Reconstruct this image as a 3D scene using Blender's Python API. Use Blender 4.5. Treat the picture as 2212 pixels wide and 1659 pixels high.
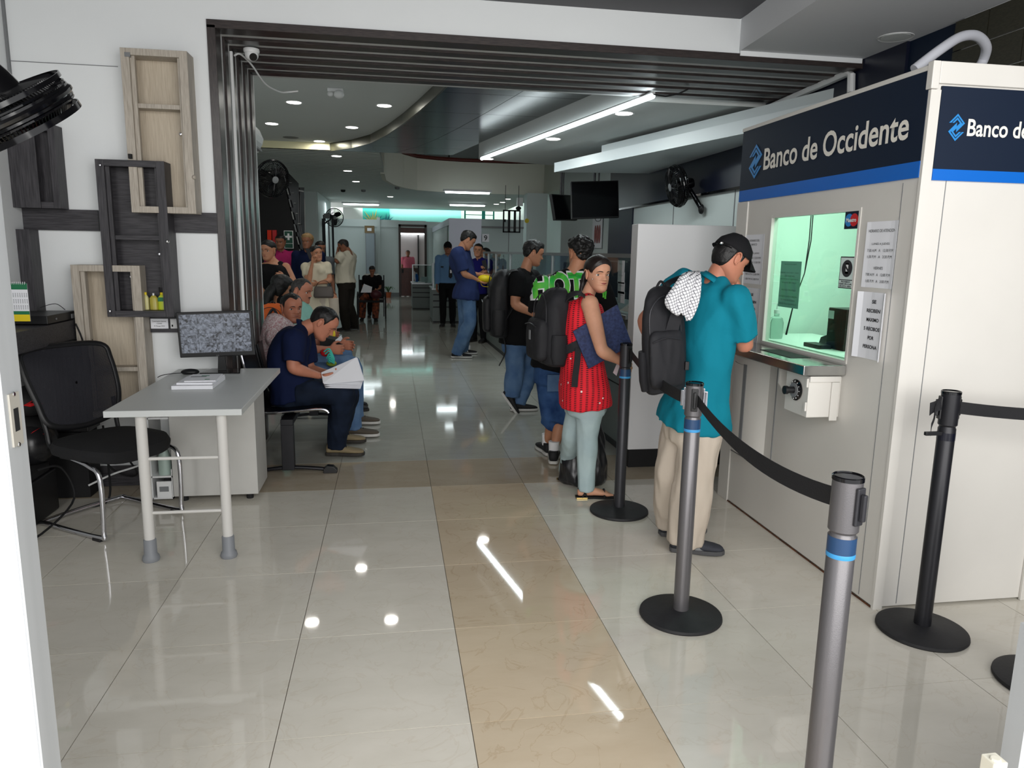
import bpy, bmesh, math, random
import numpy as np
from mathutils import Vector, Matrix, noise
for _o in list(bpy.data.objects): bpy.data.objects.remove(_o)
SC = bpy.context.scene; COL = SC.collection
random.seed(3)
# ---------------------------------------------------------------- camera
FPX, YAW, PITCH, ROLL = 1573.5, .1645, .1791, .0171
CAM = np.array([-.2318, -2.0848, 1.4824])
_cy, _sy, _cp, _sp = math.cos(YAW), math.sin(YAW), math.cos(PITCH), math.sin(PITCH)
_f = np.array([_sy*_cp, _cy*_cp, -_sp]); _r = np.array([_cy, -_sy, 0.]); _u = np.cross(_r, _f)
_cr, _sr = math.cos(ROLL), math.sin(ROLL)
CM = np.array([_cr*_r+_sr*_u, -_sr*_r+_cr*_u, _f])
cd = bpy.data.cameras.new('camera'); co = bpy.data.objects.new('camera', cd); COL.objects.link(co)
cd.sensor_fit = 'HORIZONTAL'; cd.sensor_width = 36.; cd.lens = FPX/2212*36.; cd.clip_start = .05; cd.clip_end = 200
co.matrix_world = Matrix(((CM[0][0], CM[1][0], -CM[2][0], CAM[0]), (CM[0][1], CM[1][1], -CM[2][1], CAM[1]), (CM[0][2], CM[1][2], -CM[2][2], CAM[2]), (0, 0, 0, 1)))
SC.camera = co
# ---------------------------------------------------------------- world, daylight, exposure
SC.view_settings.view_transform = 'Standard'; SC.view_settings.look = 'None'
SC.view_settings.gamma = 1.; SC.view_settings.use_curve_mapping = False
SC.view_settings.exposure = 0.12
SC.cycles.max_bounces = 7; SC.cycles.diffuse_bounces = 4; SC.cycles.glossy_bounces = 3; SC.cycles.transmission_bounces = 4; SC.cycles.transparent_max_bounces = 10
SC.cycles.caustics_reflective = False; SC.cycles.caustics_refractive = False; SC.cycles.sample_clamp_indirect = 4.0
W = bpy.data.worlds.new('overcast_sky'); SC.world = W; W.use_nodes = True
W.node_tree.nodes['Background'].inputs[0].default_value = (.97, .98, 1.0, 1); W.node_tree.nodes['Background'].inputs[1].default_value = 1.35
def area(name, loc, rot, sx, sy, power, col=(1, 1, 1), spread=180):
    l = bpy.data.lights.new(name, 'AREA'); l.shape = 'RECTANGLE'; l.size = sx; l.size_y = sy; l.energy = power; l.color = col; l.spread = math.radians(spread)
    o = bpy.data.objects.new(name, l); COL.objects.link(o); o.location = loc; o.rotation_euler = rot
    return o
R90 = math.pi/2
area('street_daylight', (.3, -4.2, 2.3), (R90*.93, 0, 0), 6.0, 3.6, 275, (1., .985, .955))
# ---------------------------------------------------------------- pixel to place
def ray(px, py): return np.array([(px-1106)/FPX, -(py-829.5)/FPX, 1.]) @ CM
def Z(px, py, z=0.):
    d = ray(px, py); return CAM+(z-CAM[2])/d[2]*d
def Y(px, py, y):
    d = ray(px, py); return CAM+(y-CAM[1])/d[1]*d
def X(px, py, x):
    d = ray(px, py); return CAM+(x-CAM[0])/d[0]*d
# ---------------------------------------------------------------- materials
def NT(m): return m.node_tree.nodes, m.node_tree.links
def lin(c):
    return tuple((v/12.92 if v <= .04045 else ((v+.055)/1.055)**2.4) for v in c)
def hexc(r, g, b): return lin((r/255, g/255, b/255))
def mat(name, col, rough=.5, metal=0., spec=.5, noise_amt=0., noise_scale=8., bump=0., bump_scale=60., stretch=None, emit=None, estr=0., trans=0., alpha=1., ior=1.45, coat=0., col2=None, sheen=0.):
    m = bpy.data.materials.new(name); m.use_nodes = True; N, L = NT(m); b = N['Principled BSDF']
    c = hexc(*col) if max(col) > 1.001 else col
    b.inputs['Base Color'].default_value = (*c, 1); b.inputs['Roughness'].default_value = rough; b.inputs['Metallic'].default_value = metal
    b.inputs['Specular IOR Level'].default_value = spec; b.inputs['IOR'].default_value = ior
    b.inputs['Transmission Weight'].default_value = trans; b.inputs['Alpha'].default_value = alpha; b.inputs['Coat Weight'].default_value = coat
    b.inputs['Sheen Weight'].default_value = sheen
    if emit: b.inputs['Emission Color'].default_value = (*emit, 1); b.inputs['Emission Strength'].default_value = estr
    if noise_amt or bump or col2:
        tc = N.new('ShaderNodeTexCoord'); mp = N.new('ShaderNodeMapping'); L.new(tc.outputs['Object'], mp.inputs[0])
        if stretch: mp.inputs['Scale'].default_value = stretch
        if noise_amt or col2:
            n = N.new('ShaderNodeTexNoise'); n.inputs['Scale'].default_value = noise_scale; n.inputs['Detail'].default_value = 6; L.new(mp.outputs[0], n.inputs[0])
            r = N.new('ShaderNodeValToRGB'); L.new(n.outputs[0], r.inputs[0])
            c2 = (hexc(*col2) if col2 and max(col2) > 1.001 else col2) if col2 else tuple(v*(1-noise_amt) for v in c)
            r.color_ramp.elements[0].position = .35; r.color_ramp.elements[1].position = .65
            r.color_ramp.elements[0].color = (*c2, 1); r.color_ramp.elements[1].color = (*c, 1); L.new(r.outputs[0], b.inputs['Base Color'])
        if bump:
            n2 = N.new('ShaderNodeTexNoise'); n2.inputs['Scale'].default_value = bump_scale; n2.inputs['Detail'].default_value = 3; L.new(mp.outputs[0], n2.inputs[0])
            bp = N.new('ShaderNodeBump'); bp.inputs['Strength'].default_value = bump; bp.inputs['Distance'].default_value = .004; L.new(n2.outputs[0], bp.inputs['Height']); L.new(bp.outputs[0], b.inputs['Normal'])
    return m
def skinmat(name, col):
    return mat(name, col, .5, spec=.35, noise_amt=.12, noise_scale=14, bump=.12, bump_scale=90)
M = {}
M['wall'] = mat('white_paint', (232, 235, 236), .7, noise_amt=.03, noise_scale=1.5, bump=.05, bump_scale=120)
M['wall_hall'] = mat('hall_paint', (205, 214, 212), .6, noise_amt=.04, noise_scale=1.2)
M['ceil_hall'] = mat('hall_ceiling_paint', (214, 218, 216), .7, noise_amt=.02, noise_scale=1.)
M['ceil_dark'] = mat('charcoal_ceiling_paint', (84, 84, 88), .6)
M['soffit'] = mat('soffit_paint', (205, 207, 210), .7)
M['wood_l'] = mat('pale_ash_laminate', (186, 178, 166), .55, col2=(160, 151, 139), noise_scale=8, stretch=(26, 26, 1.4), bump=.12, bump_scale=9)
M['wood_back'] = mat('beige_laminate', (196, 184, 165), .55, col2=(180, 167, 148), noise_scale=9, stretch=(25, 25, 1.2))
M['wood_d'] = mat('charcoal_laminate', (66, 64, 68), .5, col2=(40, 39, 43), noise_scale=6, stretch=(1.6, 22, 22), bump=.15, bump_scale=9)
M['wood_dv'] = mat('charcoal_laminate_upright', (66, 64, 68), .5, col2=(42, 41, 45), noise_scale=6, stretch=(22, 22, 1.4), bump=.15, bump_scale=9)
M['slat'] = mat('brown_slat', (62, 53, 51), .32, col2=(36, 31, 31), noise_scale=8, stretch=(2, 30, 30), spec=.55)
M['slat_v'] = mat('brown_slat_upright', (62, 54, 52), .28, col2=(38, 33, 33), noise_scale=8, stretch=(30, 30, 2), spec=.6)
M['black'] = mat('black_plastic', (22, 22, 24), .4)
M['blackg'] = mat('glossy_black', (10, 10, 13), .12, spec=.6)
M['matt'] = mat('matt_black', (20, 20, 22), .75)
M['rubber'] = mat('black_rubber', (32, 32, 35), .6, noise_amt=.35, noise_scale=14, bump=.2, bump_scale=90)
M['grey_metal'] = mat('grey_powder_coat', (104, 102, 104), .32, metal=.55, bump=.08, bump_scale=400)
M['dark_metal'] = mat('dark_powder_coat', (52, 52, 56), .38, metal=.4, bump=.08, bump_scale=400)
M['black_metal'] = mat('black_powder_coat', (34, 34, 38), .38, metal=.3)
M['chrome'] = mat('chrome', (205, 205, 210), .12, metal=1.)
M['steel'] = mat('brushed_steel', (200, 200, 198), .16, metal=1., noise_amt=.08, noise_scale=30)
M['white'] = mat('white_plastic', (225, 226, 226), .4)
M['booth'] = mat('cream_enamel', (211, 208, 202), .42, noise_amt=.05, noise_scale=2.2, bump=.03, bump_scale=60)
M['boothin'] = mat('booth_interior_paint', (222, 236, 228), .6)
M['navy'] = mat('navy_sign', (12, 26, 46), .5, spec=.3)
M['blue'] = mat('blue_stripe', (12, 98, 190), .3)
M['logo'] = mat('logo_blue', (40, 128, 196), .35)
M['cream'] = mat('cream_letters', (226, 222, 212), .45)
M['paper'] = mat('paper', (232, 233, 238), .7, bump=.25, bump_scale=12)
M['ink'] = mat('ink', (40, 40, 44), .7)
M['desk'] = mat('light_grey_laminate', (200, 203, 202), .35, noise_amt=.03, noise_scale=4)
M['desk_leg'] = mat('white_leg_paint', (206, 204, 200), .45)
M['desk_cab'] = mat('grey_cabinet_laminate', (192, 191, 187), .45, noise_amt=.08, noise_scale=5)
M['foot'] = mat('grey_rubber_foot', (128, 131, 136), .5)
M['grey'] = mat('grey_plastic', (120, 122, 124), .5)
M['lamp'] = mat('lit_diffuser', (255, 255, 255), .5, emit=(1, .98, .93), estr=9)
M['tube'] = mat('lit_tube', (255, 255, 255), .5, emit=(.86, .97, 1), estr=7)
M['red'] = mat('red_plastic', (190, 28, 34), .45)
M['yellow'] = mat('yellow_plastic', (226, 200, 20), .5)
M['green'] = mat('green_plastic', (20, 110, 70), .5)
M['strap'] = mat('black_webbing', (24, 24, 27), .75, bump=.3, bump_scale=200)
def pane(name, tint, gl=.06, rough=.02):
    m = bpy.data.materials.new(name); m.use_nodes = True; N, L = NT(m); N.remove(N['Principled BSDF']); t = N.new('ShaderNodeBsdfTransparent'); t.inputs[0].default_value = (*hexc(*tint), 1); g = N.new('ShaderNodeBsdfGlossy'); g.inputs['Roughness'].default_value = rough
    lw = N.new('ShaderNodeLayerWeight'); lw.inputs[0].default_value = .5; pw = N.new('ShaderNodeMath'); pw.operation = 'POWER'; pw.inputs[1].default_value = 4.; L.new(lw.outputs['Facing'], pw.inputs[0]); fr = N.new('ShaderNodeMath'); fr.operation = 'MULTIPLY_ADD'; fr.use_clamp = True; fr.inputs[1].default_value = .6; fr.inputs[2].default_value = .035; L.new(pw.outputs[0], fr.inputs[0]); x = N.new('ShaderNodeMixShader'); L.new(fr.outputs[0], x.inputs[0]); L.new(t.outputs[0], x.inputs[1]); L.new(g.outputs[0], x.inputs[2]); L.new(x.outputs[0], N['Material Output'].inputs[0]); return m
M['gglass'] = pane('green_glass', (218, 242, 230))
M['counter'] = mat('counter_panel', (108, 118, 116), .4, noise_amt=.06, noise_scale=3)
M['counter_d'] = mat('counter_joint', (40, 44, 46), .5)
M['alu'] = mat('aluminium', (150, 156, 158), .35, metal=.7)
M['door_wood'] = mat('mahogany', (84, 40, 30), .4, col2=(60, 27, 22), noise_scale=6, stretch=(20, 20, 1.5))
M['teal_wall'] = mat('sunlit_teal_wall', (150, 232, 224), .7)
M['teal_paint'] = mat('teal_paint', (70, 196, 180), .6)
# ---------------------------------------------------------------- mesh builder
class MB:
    def __init__(s): s.v = []; s.f = []; s.m = []; s.n = 0
    def add(s, v, f, m=0):
        v = np.asarray(v, float).reshape(-1, 3); s.v.append(v); s.f += [tuple(int(i)+s.n for i in q) for q in f]; s.m += [m]*len(f); s.n += len(v); return s
    def box(s, a, b, m=0):
        (x0, y0, z0), (x1, y1, z1) = np.minimum(a, b), np.maximum(a, b)
        v = [(x, y, z) for x in (x0, x1) for y in (y0, y1) for z in (z0, z1)]
        return s.add(v, [(0, 1, 3, 2), (4, 6, 7, 5), (0, 4, 5, 1), (2, 3, 7, 6), (0, 2, 6, 4), (1, 5, 7, 3)], m)
    def obox(s, c, ex, ey, ez, m=0):   # centre and three half-axis vectors
        c, ex, ey, ez = map(np.asarray, (c, ex, ey, ez))
        v = [c+i*ex+j*ey+k*ez for i in (-1, 1) for j in (-1, 1) for k in (-1, 1)]
        f = [(0, 1, 3, 2), (4, 6, 7, 5), (0, 4, 5, 1), (2, 3, 7, 6), (0, 2, 6, 4), (1, 5, 7, 3)]
        if np.dot(np.cross(ex, ey), ez) < 0: f = [q[::-1] for q in f]
        return s.add(v, f, m)
    def prism(s, pts, d, m=0):         # polygon pts (3d) pushed along d
        p = np.asarray(pts, float); d = np.asarray(d, float); n = len(p)
        nrm = sum((np.cross(p[i]-p[0], p[(i+1) % n]-p[0]) for i in range(1, n)), np.zeros(3))
        if np.dot(nrm, d) > 0: p = p[::-1]
        v = np.vstack([p, p+d]); f = [tuple(range(n)), tuple(range(2*n-1, n-1, -1))]
        f += [(i, i+n, (i+1) % n+n, (i+1) % n) for i in range(n)]
        return s.add(v, f, m)
    def rings(s, R, closed=False, cap=True, m=0):
        R = [np.asarray(r, float) for r in R]; n = len(R[0]); k = len(R); v = np.vstack(R); f = []
        for i in range(k if closed else k-1):
            a, b = i*n, ((i+1) % k)*n
            for j in range(n): f.append((a+j, a+(j+1) % n, b+(j+1) % n, b+j))
        if cap and not closed: f.append(tuple(range(n-1, -1, -1))); f.append(tuple((k-1)*n+j for j in range(n)))
        return s.add(v, f, m)
    def tube(s, pts, r, n=10, m=0, closed=False, cap=True, flat=1., upv=(0, 0, 1)):
        P = np.asarray(pts, float); k = len(P); rr = r if hasattr(r, '__len__') else [r]*k; R = []; last = None
        for i in range(k):
            if closed: t = P[(i+1) % k]-P[i-1]
            else: t = P[min(i+1, k-1)]-P[max(i-1, 0)]
            t = t/(np.linalg.norm(t)+1e-9)
            if last is None:
                a = np.cross(t, upv)
                if np.linalg.norm(a) < .05: a = np.cross(t, (1, .1, 0))
            else: a = last-np.dot(last, t)*t
            a = a/np.linalg.norm(a); last = a; b = np.cross(t, a)
            th = np.arange(n)*2*math.pi/n
            R.append(P[i]+rr[i]*(np.outer(np.cos(th), a)+flat*np.outer(np.sin(th), b)))
        return s.rings(R, closed, cap, m)
    def cyl(s, a, b, r, r2=None, n=20, m=0): return s.tube([a, b], [r, r if r2 is None else r2], n, m)
    def lathe(s, prof, c=(0, 0, 0), ax=(0, 0, 1), n=28, m=0, cap=True):
        ax = np.asarray(ax, float); ax = ax/np.linalg.norm(ax); a = np.cross(ax, (0, 1, 0) if abs(ax[1]) < .9 else (1, 0, 0)); a /= np.linalg.norm(a); b = np.cross(ax, a)
        th = np.arange(n)*2*math.pi/n; c = np.asarray(c, float)
        R = [c+z*ax+max(r, 1e-4)*(np.outer(np.cos(th), a)+np.outer(np.sin(th), b)) for r, z in prof]
        return s.rings(R, False, cap, m)
    def ell(s, c, r, n=16, k=10, m=0, rot=None):
        R = []; c = np.asarray(c, float)
        for i in range(k+1):
            p = -math.pi/2+math.pi*i/k; th = np.arange(n)*2*math.pi/n
            q = np.stack([math.cos(p)*np.cos(th)*r[0]+0*th, math.cos(p)*np.sin(th)*r[1], np.full(n, math.sin(p)*r[2])], 1)
            if i in (0, k): q = q*[0.02, 0.02, 1] if 0 else q
            R.append(c+(q if rot is None else q @ np.asarray(rot)))
        return s.rings(R, False, True, m)
    def mesh(s, name, off=(0, 0, 0), smooth=False):
        me = bpy.data.meshes.new(name); v = np.vstack(s.v)-np.asarray(off)
        me.from_pydata(v.tolist(), [], s.f); me.polygons.foreach_set('material_index', s.m)
        if smooth: me.polygons.foreach_set('use_smooth', [True]*len(me.polygons))
        me.update(); return me
def worg(o):
    p = np.zeros(3)
    while o is not None: p += np.array(o.location); o = o.parent
    return p
def put(name, mb, mats, parent=None, smooth=False, bevel=0., seg=2, local=False, auto=True):
    off = (0, 0, 0) if (local or parent is None) else worg(parent)
    me = mb.mesh(name, off, smooth)
    for m in (mats if isinstance(mats, (list, tuple)) else [mats]): me.materials.append(M[m] if isinstance(m, str) else m)
    o = bpy.data.objects.new(name, me); COL.objects.link(o)
    if parent is not None: o.parent = parent
    if bevel:
        b = o.modifiers.new('bevel', 'BEVEL'); b.width = bevel; b.segments = seg; b.limit_method = 'ANGLE'; b.angle_limit = math.radians(40)
    if smooth and auto:
        try: me.set_sharp_from_angle(angle=math.radians(38))
        except Exception: pass
    return o
def tag(o, label=None, cat=None, group=None, kind=None):
    if label: o['label'] = label
    if cat: o['category'] = cat
    if group: o['group'] = group
    if kind: o['kind'] = kind
    return o
def thing(name, label, cat, loc=(0, 0, 0), group=None, kind=None):
    o = bpy.data.objects.new(name, None); COL.objects.link(o); o.location = [float(v) for v in loc]; o.empty_display_size = .1
    return tag(o, label, cat, group, kind)
def dup(root, loc, rotz=None, label=None, group=None):
    def cp(o, par):
        c = o.copy(); COL.objects.link(c); c.parent = par
        for ch in list(o.children): cp(ch, c)
        return c
    r = cp(root, None); r.location = [float(v) for v in loc]
    if rotz is not None: r.rotation_euler[2] = rotz
    if label: r['label'] = label
    if group: r['group'] = group
    return r
def unit(v): v = np.asarray(v, float); return v/(np.linalg.norm(v)+1e-12)
def text(s, width, c, right, up, m, parent, name='lettering', height=None, bold=0., ext=.0006, align='CENTER', lsp=1.0):
    """flat letters fitted to a width (metres), centred on c"""
    cu = bpy.data.curves.new(name, 'FONT'); cu.body = s; cu.align_x = align; cu.align_y = 'CENTER'; cu.offset = bold; cu.extrude = 0.0; cu.resolution_u = 4; cu.space_line = lsp
    o = bpy.data.objects.new('tmp', cu); COL.objects.link(o); bpy.context.view_layer.update()
    me = bpy.data.meshes.new_from_object(o.evaluated_get(bpy.context.evaluated_depsgraph_get())); bpy.data.objects.remove(o)
    n = len(me.vertices); v = np.zeros(n*3); me.vertices.foreach_get('co', v); v = v.reshape(-1, 3)
    lo, hi = v.min(0), v.max(0); v -= (lo+hi)/2; w, h = (hi-lo)[:2]
    sx = width/w; sy = (height/h) if height else sx
    r, u = unit(right), unit(up); nn = np.cross(r, u)
    off = worg(parent) if parent is not None else np.zeros(3)
    v = np.asarray(c)-off+np.outer(v[:, 0]*sx, r)+np.outer(v[:, 1]*sy, u)+nn*ext
    me.vertices.foreach_set('co', v.ravel()); me.update(); me.name = name
    me.materials.append(M[m] if isinstance(m, str) else m)
    q = bpy.data.objects.new(name, me); COL.objects.link(q); q.parent = parent
    return q
# ================================================================= SETTING
def tile_mat(name, c1, c2, vein, rough):
    m = bpy.data.materials.new(name); m.use_nodes = True; N, L = NT(m); b = N['Principled BSDF']
    g = N.new('ShaderNodeNewGeometry'); n = N.new('ShaderNodeTexNoise'); n.inputs['Scale'].default_value = 3.2; n.inputs['Detail'].default_value = 7; n.inputs['Roughness'].default_value = .62
    mp = N.new('ShaderNodeMapping'); mp.inputs['Rotation'].default_value = (0, 0, .5); mp.inputs['Scale'].default_value = (1, 2.4, 1); L.new(g.outputs['Position'], mp.inputs[0]); L.new(mp.outputs[0], n.inputs[0])
    r = N.new('ShaderNodeValToRGB'); L.new(n.outputs[0], r.inputs[0]); r.color_ramp.elements[0].position = .3; r.color_ramp.elements[1].position = .7
    r.color_ramp.elements[0].color = (*hexc(*c2), 1); r.color_ramp.elements[1].color = (*hexc(*c1), 1)
    v = N.new('ShaderNodeTexNoise'); v.inputs['Scale'].default_value = 4.2; v.inputs['Detail'].default_value = 9; v.inputs['Distortion'].default_value = 1.6; L.new(g.outputs['Position'], v.inputs[0])
    q = N.new('ShaderNodeValToRGB'); L.new(v.outputs[0], q.inputs[0]); e = q.color_ramp.elements
    e[0].position = .485; e[0].color = (0, 0, 0, 1); e[1].position = .5; e[1].color = (vein, vein, vein, 1); e2 = e.new(.515); e2.color = (0, 0, 0, 1)
    x = N.new('ShaderNodeMixRGB'); x.blend_type = 'MULTIPLY'; L.new(q.outputs[0], x.inputs[0]); L.new(r.outputs[0], x.inputs[1]); x.inputs[2].default_value = (.72, .62, .5, 1)
    oi = N.new('ShaderNodeObjectInfo'); hs = N.new('ShaderNodeHueSaturation'); mr = N.new('ShaderNodeMapRange'); mr.inputs[3].default_value = .955; mr.inputs[4].default_value = 1.03
    L.new(oi.outputs['Random'], mr.inputs[0]); L.new(mr.outputs[0], hs.inputs['Value']); L.new(x.outputs[0], hs.inputs['Color']); L.new(hs.outputs[0], b.inputs['Base Color'])
    b.inputs['Roughness'].default_value = rough; b.inputs['Specular IOR Level'].default_value = .62
    return m
M['tile_c'] = tile_mat('cream_porcelain', (214, 209, 198), (204, 199, 187), .2, .035)
M['tile_b'] = tile_mat('beige_porcelain', (206, 190, 166), (197, 180, 155), .38, .035)
M['tile_n'] = tile_mat('tan_porcelain', (186, 174, 155), (176, 163, 143), .2, .07)
M['tile_h'] = tile_mat('grey_cream_porcelain', (184, 184, 175), (174, 173, 164), .15, .06)
M['grout'] = mat('grout', (120, 112, 100), .8)
fl = put('floor', MB().box((-3.2, -2.6, -.12), (4.6, 9.0, -.004)), 'grout'); tag(fl, kind='structure')
_t = MB().box((.0014, .0014, -.004), (.5986, .5986, 0)); tm = {}
for k in ('tile_c', 'tile_b', 'tile_n', 'tile_h'):
    me = _t.mesh('tile'); me.materials.append(M[k]); tm[k] = me
for j in range(-3, 15):
    for i in range(-4, 6):
        if j > 4 and i > 2: continue
        k = 'tile_n' if j == 4 else ('tile_b' if i == 0 and j < 4 else ('tile_c' if j < 4 else 'tile_h'))
        o = bpy.data.objects.new('tile', tm[k]); COL.objects.link(o); o.parent = fl; o.location = (i*.6, j*.6, 0)
# beyond nine metres the joints are too fine to pick apart
def far_floor():
    m = M['tile_h'].copy(); m.name = 'far_floor_porcelain'; N, L = NT(m); b = N['Principled BSDF']; src = b.inputs['Base Color'].links[0].from_socket
    g = N.new('ShaderNodeNewGeometry'); br = N.new('ShaderNodeTexBrick'); br.offset = 0; br.inputs['Scale'].default_value = 1; br.inputs['Mortar Size'].default_value = .003
    br.inputs['Brick Width'].default_value = .6; br.inputs['Row Height'].default_value = .6; br.inputs['Color1'].default_value = br.inputs['Color2'].default_value = (1, 1, 1, 1); br.inputs['Mortar'].default_value = (.6, .58, .55, 1)
    L.new(g.outputs['Position'], br.inputs[0]); x = N.new('ShaderNodeMixRGB'); x.blend_type = 'MULTIPLY'; x.inputs[0].default_value = 1; L.new(src, x.inputs[1]); L.new(br.outputs[0], x.inputs[2]); L.new(x.outputs[0], b.inputs['Base Color'])
    return m
M['farfl'] = far_floor()
tag(put('floor', MB().box((-3.2, 9.0, -.12), (4.6, 26, 0)), 'farfl'), kind='structure')
def S(name, mb, m, **k): return tag(put(name, mb, m, **k), kind='structure')
ZO, ZF, YW = 2.77, 2.98, 2.64
# front room
wl = MB(); wl.box((-2.45, -1.1, 0), (-2.33, YW, ZF)); S('wall_left', wl, 'wall')
wb = MB(); wb.box((-2.45, YW, 0), (-1.26, YW+.12, ZF)).box((-1.26, YW, ZO), (2.9, YW+.12, ZF)); S('wall_back', wb, 'wall')
S('baseboard_back', MB().box((-2.33, YW-.015, 0), (-1.26, YW, .13)), 'wood_d', bevel=.002)
S('ceiling', MB().box((-2.45, -1.3, ZF), (2.0, YW+.12, ZF+.1)), 'ceil_dark')
# dropped soffit at right, its edge running from the wall towards the street
a, b_ = Z(1597, 111, 2.785), Z(1765, 0, 2.785); dv = (b_-a)/(b_[1]-a[1]); c0 = a+dv*(YW-a[1]); c1 = a+dv*(-1.3-a[1])
sf = MB().prism([(c0[0], YW, 2.785), (c1[0], -1.3, 2.785), (4.2, -1.3, 2.785), (4.2, YW, 2.785)], (0, 0, .2)); S('ceiling', sf, 'soffit')
S('trim_1', MB().box((c0[0], YW-.02, 2.755), (2.87, YW, 2.785)), 'wall')
rl = thing('recessed_lamp', 'round unlit recessed ceiling lamp in the soffit above the bank booth', 'ceiling lamp', Z(1935, 80, 2.785))
p = Z(1935, 80, 2.785); put('lamp_trim', MB().lathe([(.085, 0), (.1, -.004), (.1, 0.002)], p, n=32), 'white', rl, smooth=True); put('diffuser', MB().lathe([(.0, -.006), (.083, -.004), (.083, 0)], p, n=32), 'ceil_hall', rl, smooth=True)
# right wall: dark wainscot, white joints high up
S('wall_right', MB().box((2.9, -1.2, 0), (3.0, 2.2, 2.785)), 'navy')
tg = S('wall_right', MB().box((2.885, .6, 2.2), (2.9, 1.75, 2.785)), 'white')
M['olive'] = mat('olive_tile', (58, 56, 44), .35, col2=(44, 43, 34), noise_scale=5, stretch=(10, 10, 40))
_me = MB().box((2.872, .003, .003), (2.886, .237, .157)).mesh('tile'); _me.materials.append(M['olive'])
for i in range(6):
    for j in range(4):
        y0 = .36+i*.24
        o = bpy.data.objects.new('tile', _me); COL.objects.link(o); o.parent = tg; o.location = (0, y0, 2.2+j*.16-.06)
# entrance: the two door leaves at the sides of the picture
M['leaf'] = mat('white_door_paint', (226, 227, 230), .5); M['leaf_edge'] = mat('aluminium_door_edge', (176, 179, 181), .45, noise_amt=.08, noise_scale=3, stretch=(8, 8, .4))
e0 = Y(132, 1640, -.84)[0]
# ---------- opening between the rooms, clad with nested slat frames
XR = 2.9
op = S('trim_2', MB().box((-1.38, YW+.12, 0), (-1.232, 3.92, ZO)).box((-1.38, YW+.12, 2.741), (XR, 3.92, ZO+.1)), 'white')
YS = [2.625, 2.865, 3.07, 3.28, 3.49, 3.70]
for k, y0 in enumerate(YS):
    dpt = .095 if k else .13; jx = -1.217; hz = 2.724
    s_ = put('slat', MB().box((-1.232 if k else -1.265, y0, 0), (jx, y0+dpt, 2.741)), 'slat_v', op, bevel=.0015, seg=1)
    s_ = put('slat', MB().box((jx if k else -1.265, y0, hz), (XR, y0+dpt, 2.741 if k else ZO)), 'slat', op, bevel=.0015, seg=1)
S('trim_3', MB().tube([(-1.217, 3.045, .02), (-1.217, 3.045, 2.70)], .010, 8), 'white', smooth=True)
# ---------- hall
HX = -2.95
S('wall_left', MB().box((HX-.1, 3.92, 0), (HX, 17.8, 3.2)), 'wall_hall')
S('wall_back', MB().box((HX, YW+.12, 0), (-1.38, YW+.2, 3.1)), 'wall_hall')
ZL, ZR, ZK, ZH = 3.03, 2.71, 2.92, 2.93
def csc(P, s): return [(CAM[0]+(x-CAM[0])*s, CAM[1]+(y-CAM[1])*s) for x, y in P]
curve = [(.42, 4.17), (.33, 4.7), (.207, 5.57), (.07, 6.4), (-.077, 7.2), (-.27, 8.1), (-.507, 8.95), (-.8, 9.55), (-1.16, 10.02)]; curve = csc(curve, .957)
S('ceiling', MB().prism([(HX, 3.92, ZL)]+[(x, y, ZL) for x, y in curve]+[(HX, curve[-1][1], ZL)], (0, 0, .12)), 'ceil_hall')
S('trim_4', MB().box((HX, curve[-1][1]-.01, ZH), (curve[-1][0], curve[-1][1]+.06, ZL)), mat('warm_lit_cove', (236, 230, 190), .6))  # cream colour carries the warm light on this cove face
re = [(1.775, 3.92), (.98, 8.03), (.70, 9.47)]
M['gpanel'] = mat('glossy_graphite_panel', (34, 42, 46), .2, metal=.35, spec=.7, noise_amt=.15, noise_scale=2, stretch=(1, 6, 1))
bp = thing('ceiling_panel', 'glossy graphite dropped ceiling panel with a curved metal edge over the hall', 'ceiling panel', (.6, 7, ZK))
gx = [3.94, 5.0, 6.0, 6.95, 7.9, 8.75, 9.46]
def cx(y):
    ys = [c[1] for c in curve]; return float(np.interp(y, ys, [c[0] for c in curve]))
def rx(y): return float(np.interp(y, [c[1] for c in re], [c[0] for c in re]))
for i in range(6):
    y0, y1 = gx[i]+.004, gx[i+1]-.004; xm = lambda y: .55*cx(y)+.45*rx(y)+.1
    ys = np.linspace(y0, y1, 5)
    put('panel', MB().prism([(cx(y)+.02, y, ZK) for y in ys]+[(xm(y1)-.003, y1, ZK), (xm(y0)-.003, y0, ZK)], (0, 0, .012)), 'gpanel', bp)
    put('panel', MB().prism([(xm(y0)+.003, y0, ZK), (xm(y1)+.003, y1, ZK), (rx(y1), y1, ZK), (rx(y0), y0, ZK)], (0, 0, .012)), 'gpanel', bp)
fa = MB(); cc = [np.array(c) for c in curve]
fa.rings([[(x, y, ZK-.006), (x+.02, y+.01, ZK-.006), (x+.02, y+.01, ZL), (x, y, ZL)] for x, y in curve])
put('fascia', fa, mat('pewter_fascia', (92, 92, 80), .28, metal=.8), bp)
S('ceiling', MB().prism([(rx(3.92), 3.92, ZR), (.95, 8.1, ZR), (1.95, 8.42, ZR), (3.0, 8.75, ZR), (3.0, 3.92, ZR)], (0, 0, .40)), 'ceil_hall')
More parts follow.
